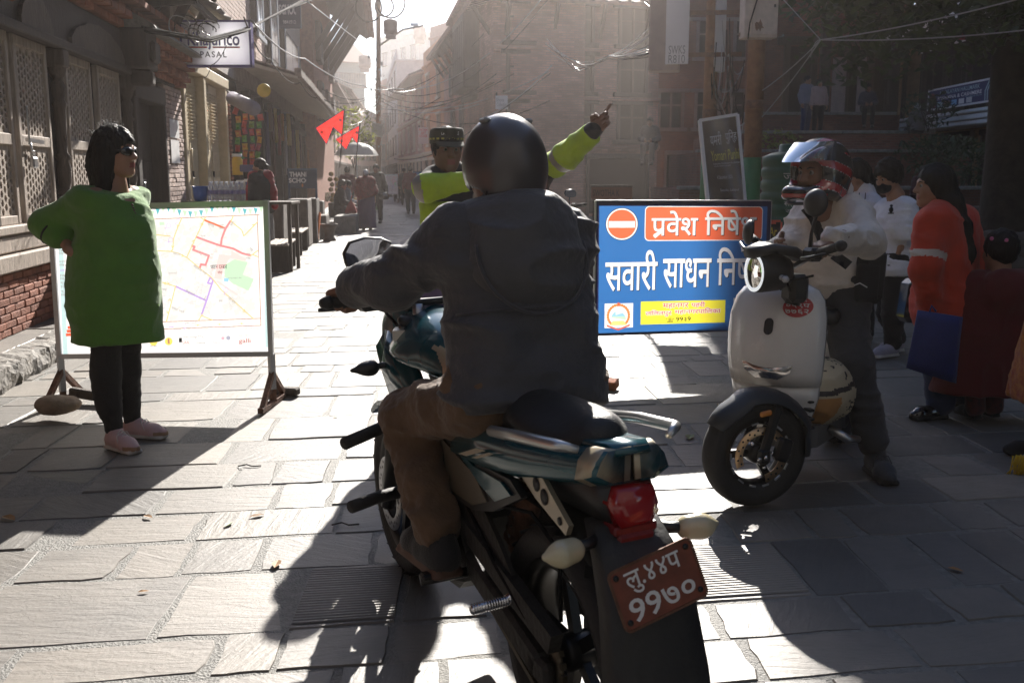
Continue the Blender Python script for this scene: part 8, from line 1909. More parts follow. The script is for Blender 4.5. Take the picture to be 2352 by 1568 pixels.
def bench(px0,px1,py,Y,L,label):
    p=gnd(px0,py); r=empty('slatted_bench',p,-radians(-8),label,'bench'); d=Vector((sin(radians(-7)),cos(radians(-7)),0))
    r.rotation_euler=(0,0,radians(7))
    for k in range(4):
        b=MB(); b.box((k*.085+.04,L/2,.40),(.07,L,.028),None,.006); b.build('slat',WOODG,r)
    for y in (.12,L-.12):
        b=MB(); b.box((.17,y,.19),(.30,.05,.38),None,.006); b.build('leg',WOODD,r)
    b=MB(); b.box((.17,L/2,.3),(.04,L-.2,.06)); b.build('rail',WOODD,r)
bench(610,660,628,13.5,1.3,'low slatted wooden bench at the corner of the map board'); bench(650,700,588,16.5,1.5,'second slatted bench beside the leaning orange boards')
def pot(px,py,r_,h,label,mat,plant=False):
    p=gnd(px,py); r=empty('plant_pot',p,0,label,'pot'); b=MB(); b.lathe([(0,0),(r_*.8,0),(r_*.85,h*.08),(r_*.6,h*.25),(r_*.62,h*.5),(r_*.95,h*.85),(r_*1.12,h*.93),(r_*1.12,h),(r_*.9,h),(r_*.85,h*.9),(0,h*.88)],(0,0,0),(0,0,1),18); b.build('pot',mat,r)
pot(757,553,.165,.36,'dark stone pot standing alone on the sunlit street',WDS)
def leafy(name,p,rad,h,label,cat,n,mat,size=.05,stems=6,seed=1,flat=1.0,parent=None):
    r=empty(name,p,0,label,cat); rn=random.Random(seed); b=MB()
    for i in range(n):
        while True:
            q=Vector((rn.uniform(-1,1),rn.uniform(-1,1),rn.uniform(-1,1)))
            if q.length<1: break
        c=Vector((q.x*rad,q.y*rad,h*.55+q.z*h*.45)); R=Euler((rn.uniform(-1,1),rn.uniform(-1,1),rn.uniform(0,6))).to_matrix(); s=size*rn.uniform(.6,1.3)
        b.add([c+R@Vector(v) for v in ((-s,0,0),(0,-s*.42,.01),(s,0,-.3*s),(0,s*.42,.01))],[(0,1,2,3)])
    tag(b.build('leaves',mat,r),kind='stuff'); b=MB()
    for i in range(stems): a=6.28*i/stems; b.tube([(0,0,0),(cos(a)*rad*.3,sin(a)*rad*.3,h*.5),(cos(a)*rad*.7,sin(a)*rad*.7,h*.9)],[.012,.008,.004],5)
    b.build('stem',WOODD,r); return r
LEAF=M('leaf',(.055,.085,.025),.5,var=.35,vscale=3,tl=.3); LEAFD=M('leaf_dark',(.035,.055,.02),.5,var=.4,vscale=2,tl=.25); LEAFY=M('leaf_yellow',(.20,.22,.04),.5,var=.35,vscale=3,tl=.4)
leafy('potted_plant',gnd(752,478)+Vector((0,0,.25)),.33,.4,'pale green potted plant on the doorstep behind the benches','plant',160,M('leaf_pale',(.22,.24,.13),.5,var=.3),.07)
leafy('potted_tree',Vector((q_at(812,38)[0],38,1.6)),.9,2.4,'bright green bush rising behind the street umbrella','plant',420,LEAFY,.11)
# leaning orange boards
def boards():
    r=empty('orange_board',gnd(712,556),0,'bright orange wooden boards leaning against the stone block','board')
    for k in range(3):
        b=MB(); b.box((.05+.06*k,.02+.05*k,.30),(.03 if k else .24,.02 if not k else .25,.62),(-.12,.05*k,.1),.004); b.build('board',P_('orange%d'%(k%2),(.72,.16,.02) if k%2==0 else (.6,.10,.02)),r)
boards()
def red_bin():
    p=gnd(655,548); r=empty('waste_bin',p+Vector((0,0,.12)),0,'red plastic bin lined with a white bag by the stone counter','bin'); b=MB(); b.lathe([(0,0),(.12,0),(.15,.36),(.155,.38),(.14,.38),(.12,.1),(0,.09)],(0,0,0),(0,0,1),20); b.build('bucket',M('red_plastic',(.40,.02,.015),.4,var=.05),r)
    s=SDF(); s.ell((0,0,.47),(.165,.16,.13),k=0).cone((0,0,.36),(0,0,.42),.155,k=.03); sdf_obj('bag',s,.014,M('white_bag',(.62,.62,.64),.45,var=.05),r,.04,(14,14,14),2)
red_bin()
# table behind the map board: blue tub and water bottles
def tub():
    p=at(461,462,14.6); r=empty('blue_tub',p,0,'bright blue plastic tub on the stall table beside water bottles','tub'); b=MB(); b.lathe([(0,0),(.085,0),(.10,.1),(.108,.2),(.118,.205),(.118,.215),(.102,.215),(.092,.1),(.08,.02),(0,.02)],(0,0,0),(0,0,1),24); b.build('tub_body',M('blue_plastic',(.02,.11,.46),.35,var=.04),r)
    z=p.z; t=empty('stall_table',(p.x+.55,14.75,0),0,'wooden stall table hidden behind the map board','table'); b=MB(); b.box((0,0,z-.025),(1.6,.6,.04),None,.006); b.build('table_top',WOOD,t)
    for x in (-.75,.75):
        for y in (-.25,.25): b=MB(); b.box((x,y,(z-.05)/2),(.05,.05,z-.05)); b.build('leg',WOOD,t)
tub()
BOT=M('pet_bottle',(.86,.88,.92),.12,trans=.75,var=0); LAB=P_('bottle_label',(.30,.28,.52)); CAPM=P_('bottle_cap',(.65,.66,.72))
_bp=None
def bottle(p,lab):
    global _bp
    if _bp is None:
        r=empty('water_bottle',p,0,lab,'bottle','water bottles on the stall table'); b=MB(); b.lathe([(0,0),(.036,0),(.039,.01),(.039,.06),(.036,.075),(.039,.09),(.039,.17),(.036,.2),(.02,.245),(.014,.255),(.014,.275),(0,.276)],(0,0,0),(0,0,1),14); b.build('bottle_body',BOT,r)
        b=MB(); b.lathe([(.0395,.105),(.0398,.106),(.0398,.155),(.0395,.156)],(0,0,0),(0,0,1),14); b.build('label',LAB,r); b=MB(); b.lathe([(.0155,.262),(.0155,.282),(0,.283)],(0,0,0),(0,0,1),10); b.build('cap',CAPM,r); _bp=r; return r
    c=copy_tree(_bp); c.location=p; c['label']=lab; return c
rb_=random.Random(5)
for i in range(14):
    p=at(484+(i%7)*11.8+(4 if i>6 else 0),462,14.6+(.0 if i<7 else .13)); p.z=at(461,462,14.6).z; bottle(p,'clear water bottle, %s from the blue tub in the %s row on the stall table'%(ORD[i%7],'front' if i<7 else 'back'))
for i in range(5):
    p=at(622+i*2.6,462,16.6+.1*i); bottle(p,'clear water bottle, %s to the right of the shopkeeper woman'%ORD[i]); 
# snacks and goods
SN=[P_('snack_%d'%i,c,.28) for i,c in enumerate(((.34,.03,.02),(.45,.24,.02),(.035,.16,.03),(.26,.02,.05),(.40,.11,.02),(.10,.24,.04)))]
def packet(p,w,h,mat,label,group='snack packets hanging in strips at the stall'):
    b=MB(); n=6; rings=[]; sk_=rb_.gauss(0,.022)
    for j in range(n+1):
        t=j/n; th=.028*sin(pi*t)**.7+.002; rings.append([p+Vector((x*w/2*(1-.10*sin(pi*t))+sk_*t,y*th+.3*sk_*x,-h*t+.4*sk_*x)) for x,y in ((-1,0),(-.5,-1),(.5,-1),(1,0),(.5,1),(-.5,1))])
    b.loft(rings,True,False,0); b.add([p+Vector((-w*.28,-.031,-h*.35)),p+Vector((w*.28,-.031,-h*.35)),p+Vector((w*.22,-.031,-h*.62)),p+Vector((-w*.2,-.031,-h*.68))],[(0,3,2,1)],mi=1)
    return b.build('snack_packet',[mat,SN[(SN.index(mat)+3)%6]],None,label=label,cat='snack packet',group=group)
Yp=18.2
nm=['red','yellow','green','crimson','orange','lime']
rows=['top','second','third','fourth','fifth','sixth','seventh','eighth']
for c,(px,y0) in enumerate(((546,248),(562,244),(578,262),(594,262))):
    for j in range(8):
        k=(c*2+j*(1+c%2)+j//3)%6; p=at(px,y0+j*17.2,Yp+.12*c+.03*(j%2)); packet(p+Vector((rb_.gauss(0,.008),rb_.gauss(0,.02),rb_.gauss(0,.006))),(.085+.02*rb_.random()),.115,SN[k],'%s shiny snack packet, %s in the %s hanging strip of the stall'%(nm[k],rows[j],('leftmost','second','third','rightmost')[c]))
def cartons():
    for i,(px,py) in enumerate(((552,410),(570,412),(588,408))):
        b=MB(); p=at(px,452,17.8); b.box(p+Vector((0,.1,.12+.02*i)),(.13,.2,.34),(0,0,.05*i),.004); b.box(p+Vector((0,-.003,.16)),(.08,.006,.2),None,0,1)
        b.build('carton',[pW,P_('carton_blue',(.06,.07,.25))],None,label='white and blue carton standing at the stall, %s of three'%('left','middle','right')[i],cat='carton')
    p=at(546,402,17.5); b=MB(); b.lathe([(0,0),(.09,0),(.09,.26),(.07,.3),(.07,.31),(0,.31)],p,(0,0,1),16); b.lathe([(0,.31),(.085,.31),(.085,.36),(0,.36)],p,(0,0,1),16,mat=1); b.build('yellow_jar',[P_('jar_yellow',(.62,.38,.02)),pW],None,label='yellow plastic jar with white lid at the snack stall',cat='jar')
    p=at(572,392,17.4); b=MB(); b.box(p+Vector((0,.2,.04)),(.42,.3,.12),(0,0,.1),.01); b.build('display_box',P_('box_navy',(.05,.05,.16)),None,label='dark blue box lying on the cartons of the stall',cat='box')
cartons()
def awning():
    a,c=at(534,226,18.6),at(583,250,17.2); b=MB(); b.tube([a,a+(c-a)*.5,c],[.12,.12,.12],16); b.build('rolled_awning',M('awning_grey',(.20,.18,.23),.5,var=.1),None,label='grey rolled awning above the hanging snack packets',cat='awning')
    p=at(606,208,18); b=MB(); b.lathe([(0,-.02),(.115,-.02),(.12,0),(.115,.02),(0,.02)],p,(0.1,-1,0),24); b.build('round_sign',P_('sign_yellow',(.62,.42,.03)),None,label='round yellow sign hanging above the snack stall',cat='sign')
awning()
# garments and cloth hanging along the stalls
def garments():
    rn=random.Random(21); cols=[('crimson',(.30,.015,.02)),('mustard yellow',(.50,.32,.03)),('dark maroon',(.10,.02,.02)),('white printed',(.50,.46,.44)),('indigo',(.05,.05,.14)),('brown',(.13,.07,.04)),('orange',(.55,.18,.03)),('grey',(.22,.20,.20))]
    spots=[(632,250,75,1),(640,265,90,0),(655,290,110,3),(663,262,70,1),(672,300,120,2),(683,300,95,1),(690,310,110,2),(700,330,80,5),(708,345,60,6),(716,350,80,3),(724,352,60,0),(733,362,60,6),(742,366,55,2),(625,262,140,2),(648,262,60,6),(612,258,120,4),(620,240,60,5),(750,372,45,3),(757,376,40,0)]
    for i,(px,py,hh,k) in enumerate(spots):
        s=sx(px,.1); Y=YF(s); p=at(px,py,Y); h=hh*Y/2319; w=.30 if i%3 else .42; n=7; rings=[]
        for j in range(5):
            t=j/4; rings.append([p+FR@Vector((.04*sin(x*1.7+i+t)+.0,(x/(n-1)-.5)*w*(.8+.25*t),-h*t)) for x in range(n)]+[p+FR@Vector((.04*sin(x*1.7+i+t)-.02,(x/(n-1)-.5)*w*(.8+.25*t),-h*t)) for x in range(n-1,-1,-1)])
        b=MB(); b.loft(rings); b.build('hanging_cloth',C_('hang_'+cols[k][0].replace(' ','_'),cols[k][1],tl=.35),None,label='%s cloth hanging in the left stalls, at the %s spot along the row'%(cols[k][0],ORD[i]),cat='hanging cloth',group='cloth hung along the stalls')
garments()
def nepal_flag(tl,tr,b1,notch,b2,Y,label):
    r=empty('pennant_flag',at(*tr,Y),0,label,'flag'); o=Vector(r.location); w=lambda q,dy=0: at(q[0],q[1],Y+dy)-o
    red=M('flag_red',(.75,.025,.02),.6,var=.05,tl=.6); blu=P_('flag_blue',(.07,.04,.30),.6); sun=P_('flag_sun',(.42,.09,.14),.6)
    outer=[tl,tr,b2,notch,b1]; c=(sum(q[0] for q in outer)/5,sum(q[1] for q in outer)/5)
    def ply(k,dy): return [w((c[0]+(q[0]-c[0])*k,c[1]+(q[1]-c[1])*k),dy+.05*sin(q[0]*.12)) for q in outer]
    b=MB(); A=ply(1.0,0); [b.bar(A[i],A[(i+1)%5],.012,.034,(0,1,0)) for i in range(5)]; fo=b.build('border',blu,r)
    b=MB(); A=ply(1.0,0); b.add(A,[(0,4,3),(0,3,1),(3,2,1)]); b.build('field',red,r)
    for q,rr_ in (((tl[0]*.55+b1[0]*.25+notch[0]*.2,tl[1]*.5+b1[1]*.25+notch[1]*.25),4.6),((tr[0]*.5+notch[0]*.3+b2[0]*.2,tr[1]*.5+notch[1]*.3+b2[1]*.2),4.4)):
        b=MB(); b.add([w((q[0]+(rr_ if i%2 else rr_*.65)*cos(pi*i/10),q[1]+(rr_ if i%2 else rr_*.65)*sin(pi*i/10)),-.022+.04*sin(q[0]*.12)) for i in range(20)][::-1],[tuple(range(20))]); b.build('sun_mark',sun,r)
    b=MB(); b.tube([w((tr[0]+2,tr[1]-6)),w((b2[0],b2[1]+2)),w((b2[0]-6,b2[1]+75))],.014,6); b.build('pole',WOODD,r)
nepal_flag((725,294),(790,252),(750,331),(765,292),(786,310),24.0,'larger red double pennant flag with blue border over the stalls')
nepal_flag((771,320),(825,289),(795,343),(809,314),(821,331),27.0,'smaller red double pennant flag below the larger one')
def umbrella():
    p=on_q=Vector((q_at(820,33)[0],33,0)); r=empty('street_umbrella',p,0,'grey white street umbrella shading a vegetable stall','umbrella'); b=MB(); n=12; R0=.72
    for k in range(n):
        a0,a1=2*pi*k/n,2*pi*(k+1)/n; vs=[]; m=5
        for i in range(m+1):
            t=i/m; rr_=R0*sin(t*1.25)/sin(1.25); z=2.42-.42*(1-cos(t*1.25))/(1-cos(1.25)); vs+= [Vector((rr_*cos(a0),rr_*sin(a0),z)),Vector((rr_*cos((a0+a1)/2)*.97,rr_*sin((a0+a1)/2)*.97,z-.0)),Vector((rr_*cos(a1),rr_*sin(a1),z))]
        b.add(vs,[(3*i+j,3*i+3+j,3*i+4+j,3*i+1+j) for i in range(m) for j in (0,1)],True)
    b.build('canopy',M('canopy_cloth',(.6,.58,.55),.6,var=.08,tl=.45),r); b=MB(); b.tube([(0,0,0),(0,0,2.45)],.02,8); b.build('pole',METAL,r)
    b=MB()
    for k in range(6): a=k*pi/3; b.tube([(0,0,1.9),(R0*.9*cos(a),R0*.9*sin(a),2.08)],.006,4)
    b.build('rib',METAL,r)
    t=empty('vegetable_stall',(p.x-.45,33.6,0),0,'stall of round yellow pomelos stacked under the street umbrella','stall'); rn=random.Random(2)
    for i in range(26):
        b=MB(); b.ell((-.5+.2*(i%5)+.05*(i//5%2),-.0-.06*(i//5),.55+.17*(i//5)),(.085,.085,.08),10,8); b.build('fruit',M('pomelo',(.55,.33,.08),.5,var=.25,vscale=8,rand=.2),t)
    b=MB(); b.box((0,.1,.24),(1.2,.6,.45),None,.02); b.build('crate',WOOD,t)
umbrella()
# far boards and parked motorcycles
map_board(at(876,446,50),Vector((1,.05,0)),.82,.98,'small white map board far down the street',False,1.0)
no_entry_sign(at(949,444,49),Vector((1,.3,0)),.55,1.05,'narrow no entry board far down the street',False)
bk=motorcycle((q_at(1322,10.8)[0],10.8,0),radians(12),'black parked motorcycle beside the kiosk sign',0.0,False,False,None,'parked_motorcycle')
for (px,Y,rz,lab) in ((1300,13.2,.5,'black parked motorcycle behind the pointing officer'),(918,54,1.2,'dark motorcycle parked beside the far map board')):
    c=copy_tree(bk); c.location=(q_at(px,Y)[0],Y,0); c.rotation_euler=(0,0,rz); c['label']=lab
# ------------------------------------------------------------------ right of the street: kiosk, poles, tank, banners
def kiosk():
    P=Plane3(at(1358,458,13),(1,.02,0),(0,0,1)); w=.53; h=.16; r=empty('kiosk_sign',(0,0,0),0,'brown wooden kiosk sign reading SWOTHA KIOSK above the blue board','sign')
    b=MB(); b.box(P(w/2,h/2,-.015),(w,.03,h),None,.004); b.build('board',P_('kiosk_brown',(.16,.06,.035)),r); letters('lettering','SWOTHA KIOSK',P_('kiosk_ink',(.04,.02,.015)),r,.02,w-.02,.04,.125,P.at(.002),.015)
    b=MB(); [b.bar(P(x,-1.1,-.02),P(x,0,-.02),.04,.04) for x in (.05,w-.05)]; b.build('leg',WOODD,r); b=MB(); b.bar(P(-.01,h+.01,-.015),P(w+.01,h+.01,-.015),.035,.025); b.build('top_rail',WOOD,r)
kiosk()
POLE=M('pole_rust',(.26,.13,.075),.7,.2,var=.3,vscale=14,bump=.3,bscale=50); PGRN=M('pole_green',(.025,.16,.05),.55,.1,var=.15,vscale=10)
BOXP=M('box_cream',(.52,.44,.38),.6,.1,var=.15,vscale=12)
def pole(px,Y,rad,zg,label,H=9,band=True,lean=0.0):
    q=q_at(px,Y); r=empty('utility_pole',(q[0],Y,0),0,label,'pole'); f=lambda z:(lean*z,0,z); b=MB(); b.tube([f(zg+.002),f(H)],[rad,rad*.8],20); b.build('pole_shaft',POLE,r); b=MB(); b.tube([f(0),f(zg)],[rad*1.03,rad*1.01],20); b.build('painted_base',PGRN,r)
    if band: b=MB(); b.lathe([(rad*1.0,2.12),(rad*1.06,2.13),(rad*1.06,2.2),(rad,2.21)],(lean*2.1,0,0),(0,0,1),20); b.build('band',RUST,r)
    return r
pA=pole(1727,11.4,.098,1.585,'thick brown steel pole with green painted base behind the blue sign')
def meter_box():
    Y=11.25; a=at(1702,90,Y); c=at(1779,90,Y); w=c.x-a.x; r=empty('meter_box',(a.x+w/2,Y,a.z),0.08,'rusty cream meter box fixed high on the thick brown pole','meter box'); b=MB(); b.box((0,0,.33),(w,.2,.66),None,.008); b.build('box',BOXP,r)
    b=MB(); b.box((w*.1,-.106,.33),(w*.76,.012,.6),None,.004); d=b.build('door',BOXP,r); b=MB(); b.box((w*.12,-.114,.50),(w*.25,.006,.06)); b.box((w*.38,-.116,.33),(.02,.012,.03)); b.build('vent',BLACKP,d)
    b=MB(); rn=random.Random(3); c_=Vector((-w*.06,-.1135,.12)); b.add([c_]+[c_+Vector((cos(t)*.05*rn.uniform(.4,1.3),0,sin(t)*.06*rn.uniform(.4,1.4))) for t in [2*pi*i/14 for i in range(14)]],[(0,1+(i+1)%14,1+i) for i in range(14)]); b.build('rust_patch',RUST,d)
    b=MB(); b.tube([(-.02,-.12,.66),(-.06,-.125,.4),(-.13,-.12,.15),(-.14,-.1,-.02)],.008,6); b.build('cable',CABLE,r)
    b=MB(); b.box((0,.06,.05),(w*1.02,.04,.04)); b.box((0,.06,.55),(w*1.02,.04,.04)); b.build('clamp',RUST,r)
meter_box()
pB=pole(1624,13.0,.085,1.9,'thinner rusty pole with cable boxes beside the banner',8.5,True,.003)
def cable_boxes():
    Y=12.8; a=at(1491,165,Y); c=at(1560,165,Y); w=c.x-a.x; r=empty('cable_cabinet',(a.x+w/2,Y,a.z),-.2,'large pinkish grey cable cabinet with white side strip on the pole','cabinet'); PK=M('cabinet_pink',(.36,.28,.25),.6,.1,var=.12,vscale=8); b=MB(); b.box((0,0,.46),(w,.3,.92),None,.01); b.build('cabinet',PK,r)
    b=MB(); b.box((w*.42,-.16,.50),(.28,.02,.86),None,.004); st=b.build('white_strip',pW,r); letters('lettering','SWKS',pGD,st,w*.42-.10,w*.42+.10,.19,.29,lambda x,y:Vector((x,-.1715,y)),.0); letters('lettering','R810',pGD,st,w*.42-.10,w*.42+.10,.08,.18,lambda x,y:Vector((x,-.1715,y)),.0)
    b=MB(); b.bar((w*.5,.05,.2),(w*.5+.75,.1,.2),.05,.05); b.bar((w*.5,.05,.7),(w*.5+.75,.1,.7),.05,.05); b.build('bracket',RUST,r)
    a=at(1640,165,12.9); r2=empty('cable_cabinet',(a.x+.06,12.95,a.z),.1,'narrow white cable box on the right side of the rusty pole','cabinet'); b=MB(); b.box((0,0,.5),(.13,.14,1.0),None,.006); b.build('cabinet',pG,r2); b=MB(); b.box((-.05,.0,.3),(.12,.05,.05)); b.build('bracket',RUST,r2)
cable_boxes()
def banner():
    Y=9.6; r=empty('event_banner',(0,0,0),0,'dark brown event banner in white frame with yellow Yomari Punhi lettering','banner'); c=[at(1640,468,Y-.05),at(1727,468,Y+.02),at(1693,263,Y+.28),at(1607,277,Y+.2)]
    for i in range(4): c[i]=Vector(c[i])
    c[0],c[1]=at(1626,468,Y),at(1711,466,Y+.1)
    fr=MB(); [fr.bar(c[i],c[(i+1)%4],.03,.03) for i in range(4)]; fr.build('frame',pW,r)
    def P(x,y,h=0):
        A=c[0]+(c[1]-c[0])*x; B=c[3]+(c[2]-c[3])*x; n=Vector((0,-1,0)); return A+(B-A)*y+n*(h+.012*sin(7*x+3*y))
    b=MB(); n=12; vs=[P(i/n,j/n,0) for j in range(n+1) for i in range(n+1)]; b.add(vs,[(j*(n+1)+i,j*(n+1)+i+1,(j+1)*(n+1)+i+1,(j+1)*(n+1)+i) for j in range(n) for i in range(n)],True); b.build('printed_sheet',M('banner_brown',(.075,.055,.042),.22,var=.3,vscale=4,coat=.3),r)
    Yl=P_('banner_yellow',(.60,.55,.12)); L=lambda s,m,x0,x1,y0,y1,bo=.0: letters('lettering',s,m,r,x0,x1,y0,y1,lambda x,y:P(x,y,.02),bo)
    L('Yomari Punhi',Yl,.20,.94,.50,.62,.0); L('यमरी',pG,.22,.52,.68,.84); L('पुन्हि',pG,.62,.92,.68,.84); L('Celebration of the full moon rice cake festival',pG,.24,.95,.455,.475); L('of the Newar people',pG,.26,.70,.425,.442); L('4 December 2025',pG,.30,.72,.285,.325); L('Swotha, Lalitpur',pG,.36,.86,.13,.17)
    b=MB(); [b.bar(Vector((p.x,p.y+.05,0)),p,.03,.03) for p in (c[0],c[1])]; b.build('leg',PGRN,r)
banner()
def art_board():
    P=Plane3(at(1752,556,7.3),(1,.1,0),(0,0,1)); w=at(1792,556,7.3).x-at(1752,556,7.3).x; h=.145; r=empty('art_board',(0,0,0),0,'small black board with red frame and yellow lettering behind the no entry board','sign'); b=MB(); b.box(P(w/2,h/2,-.012),(w,.02,h)); b.build('board',BLACKP,r); letters('lettering','Art',P_('art_yellow',(.62,.52,.05)),r,w*.35,w*.95,h*.3,h*.75,P.at(.002),.01)
    b=MB(); [b.bar(P(*a,-.005),P(*c,-.005),.012,.03) for a,c in (((0,0),(w,0)),((0,h),(w,h)),((w,0),(w,h)),((0,0),(0,h)))]; b.build('frame',pRED,r); b=MB(); [b.bar(P(x,-.92,-.012),P(x,0,-.012),.025,.025) for x in (.02,w-.02)]; b.build('leg',BLACKM,r)
art_board()
def water_tank():
    q=q_at(1826,12.2); r=empty('water_tank',(q[0],12.2,0),0,'ribbed dark green plastic water tank behind the scooter rider','water tank'); GT=M('tank_green',(.012,.085,.045),.45,var=.15,vscale=6); R0=.40; pr=[(0,.55)]; z=.55
    pr=[(0,.5),(R0*.95,.5)]
    for k in range(7): z=.5+k*.145; pr+=[(R0,z+.02),(R0,z+.085),(R0*.955,z+.1),(R0*.955,z+.13)]
    z=.5+7*.145; pr+=[(R0*.98,z+.02),(R0*.97,z+.09),(R0*.7,z+.14),(R0*.5,z+.15),(R0*.5,z+.22),(R0*.46,z+.24),(0,z+.25)]
    b=MB(); b.lathe(pr,(0,0,0),(0,0,1),36); b.build('tank_body',GT,r); b=MB(); b.box((0,0,.25),(.9,.9,.5),None,.02); b.build('brick_stand',BROWN_W,r)
    CH=P_('chalk',(.45,.48,.46)); cyl=lambda x,y:Vector((R0*1.012*sin(x/R0),-R0*1.012*cos(x/R0),y))
    letters('lettering','जलदान',CH,r,-.24,.16,1.33,1.41,cyl,.0); letters('lettering','सहयोग',CH,r,-.22,.06,1.02,1.10,cyl,.0); letters('lettering','स्वथ',CH,r,-.2,.08,.93,.99,cyl,.0)
water_tank()
# hallmark banner and smaller signs on the shawl shop
def hallmark():
    r_,A,B=SHOP_R; A=Vector((A[0],A[1],0)); B=Vector((B[0],B[1],0)); d=(B-A).normalized(); n=Vector((d.y,-d.x,0)); 
    def pt(px,py,o=1.25):
        rd=ray(px,py); P0=A+n*o; t=((P0-Vector((0,0,0))).dot(n))/(Vector((rd.x,rd.y,0)).dot(n)); return Vector((rd.x*t,rd.y*t,CAM_H+rd.z*t))
    a=pt(2131,254); c=pt(2286,243); t=pt(2131,210); ex=Vector((c.x-a.x,c.y-a.y,0)); W=ex.length; H=t.z-a.z; P=Plane3(a,ex,(0,0,1)); r=empty('shop_banner',(0,0,0),0,'navy shop banner reading HIMALAYAN HALLMARK PASHMINA and CASHMERE','sign')
    b=MB(); b.box(P(W/2,H/2,-.03),(W,.06,H),Matrix((P.ex,-P.n,P.ez)).transposed()); b.build('board',P_('banner_navy',(.02,.03,.11)),r)
    b=MB(); [b.bar(P(*q,-.01),P(*e,-.01),.06,.05) for q,e in (((0,0),(W,0)),((0,H),(W,H)),((0,0),(0,H)),((W,0),(W,H)))]; b.build('frame',pW,r)
    letters('lettering','HIMALAYAN HALLMARK',pLT,r,W*.19,W*.78,H*.68,H*.88,P.at(.004),.01); letters('lettering','PASHMINA & CASHMERE',pW,r,W*.16,W*.81,H*.42,H*.60,P.at(.004),.02); letters('lettering','The Ultimate Choice',pLT,r,W*.58,W*.81,H*.33,H*.39,P.at(.004),0)
    for i,(x,m) in enumerate(((.16,pLT),(.27,pBRN),(.38,pSKY),(.49,pW),(.60,pG))): b=MB(); patch(b,P,rect(W*x,W*(x+.08),H*.08,H*.33),.004); b.build('picture',m,r)
    b=MB(); patch(b,P,[(W*.02,H*.08),(W*.13,H*.08),(W*.12,H*.6),(W*.09,H*.82),(W*.05,H*.82),(W*.02,H*.5)],.004); b.build('figure_mark',P_('mark_dkred',(.2,.03,.03)),r)
    b=MB()
    for k in range(3): ribbon(b,P,[(W*(.86+.03*k),H*.1),(W*(.855+.03*k),H*.5),(W*(.90+.025*k),H*.9)],W*.012,.004)
    b.build('swoosh_mark',pLT,r)
hallmark()
def pole_sign(name,label,px0,px1,yt,yb,Y,bg,lines,ink,foot=False,frame=None):
    P=Plane3(at(px0,yb,Y),(1,0,0),(0,0,1)); w=at(px1,yb,Y).x-at(px0,yb,Y).x; h=at(px0,yt,Y).z-at(px0,yb,Y).z; r=empty(name,(0,0,0),0,label,'sign'); b=MB(); b.box(P(w/2,h/2,-.02),(w,.04,h),None,.005); b.build('board',bg,r)
    for i,(s,x0,x1,y0,y1) in enumerate(lines): letters('lettering',s,ink,r,w*x0,w*x1,h*y0,h*y1,P.at(.004),.01)
    b=MB(); b.bar(P(w*.1,h*.5 if not foot else -P.o.z,-.05),P(w*.1,h+.1,-.05) if not foot else P(w*.1,0,-.05),.04,.04)
    if not foot: b.bar(P(w*.5,h*.5,-.05),P(w*.5,h*.5,-.5),.04,.04)
    b.build('bracket' if not foot else 'leg',BLACKM,r); return r
pole_sign('tea_sign','dark blue sign with white letters TEA and SH beside the tree trunk',2265,2322,385,413,21,P_('tea_navy',(.02,.035,.10)),(('TEA & COFFEE',.06,1.2 if False else .97,.56,.9),('SHOP',.28,.9,.18,.5)),pW,True)
pole_sign('art_house_sign','white hanging sign with red letters ART HOUSE on the right of the street',961,984,293,330,54,pW,(('PATAN',.1,.9,.78,.92),('ART',.25,.75,.58,.74),('HOUSE',.12,.88,.4,.55)),P_('sign_rose',(.6,.12,.14)))
pole_sign('collection_sign','pale sign with script lettering on the corner house wall',1138,1166,220,251,32.5,pG,(('Shuva',.06,.7,.55,.85),('Collection',.12,.95,.2,.5)),pGD)
pole_sign('arrow_sign','white and red sign under a dark board at the end of the stalls',830,856,329,344,42,pW,(('सुनार',.1,.9,.5,.9),),pRED)
pole_sign('dark_board','dark board with pale writing above the white and red sign',828,860,308,326,42,P_('dark_brown_board',(.03,.02,.02)),(('The Sun Pub',.1,.9,.4,.75),),pG)
pole_sign('vertical_banner','white vertical banner with red letters on the temple side post',2056,2072,165,268,36.2,pG,(('Q',.2,.8,.8,.95),('B',.2,.8,.55,.7),('A',.2,.8,.3,.45)),pRED)
pole_sign('upper_banner','red banner with white letters on the upper balcony behind the tree',2150,2250,55,92,29.5,P_('dark_red_banner',(.20,.02,.025)),(('HOTEL',.1,.55,.2,.8),('TO LET',.6,.95,.4,.8)),pW)
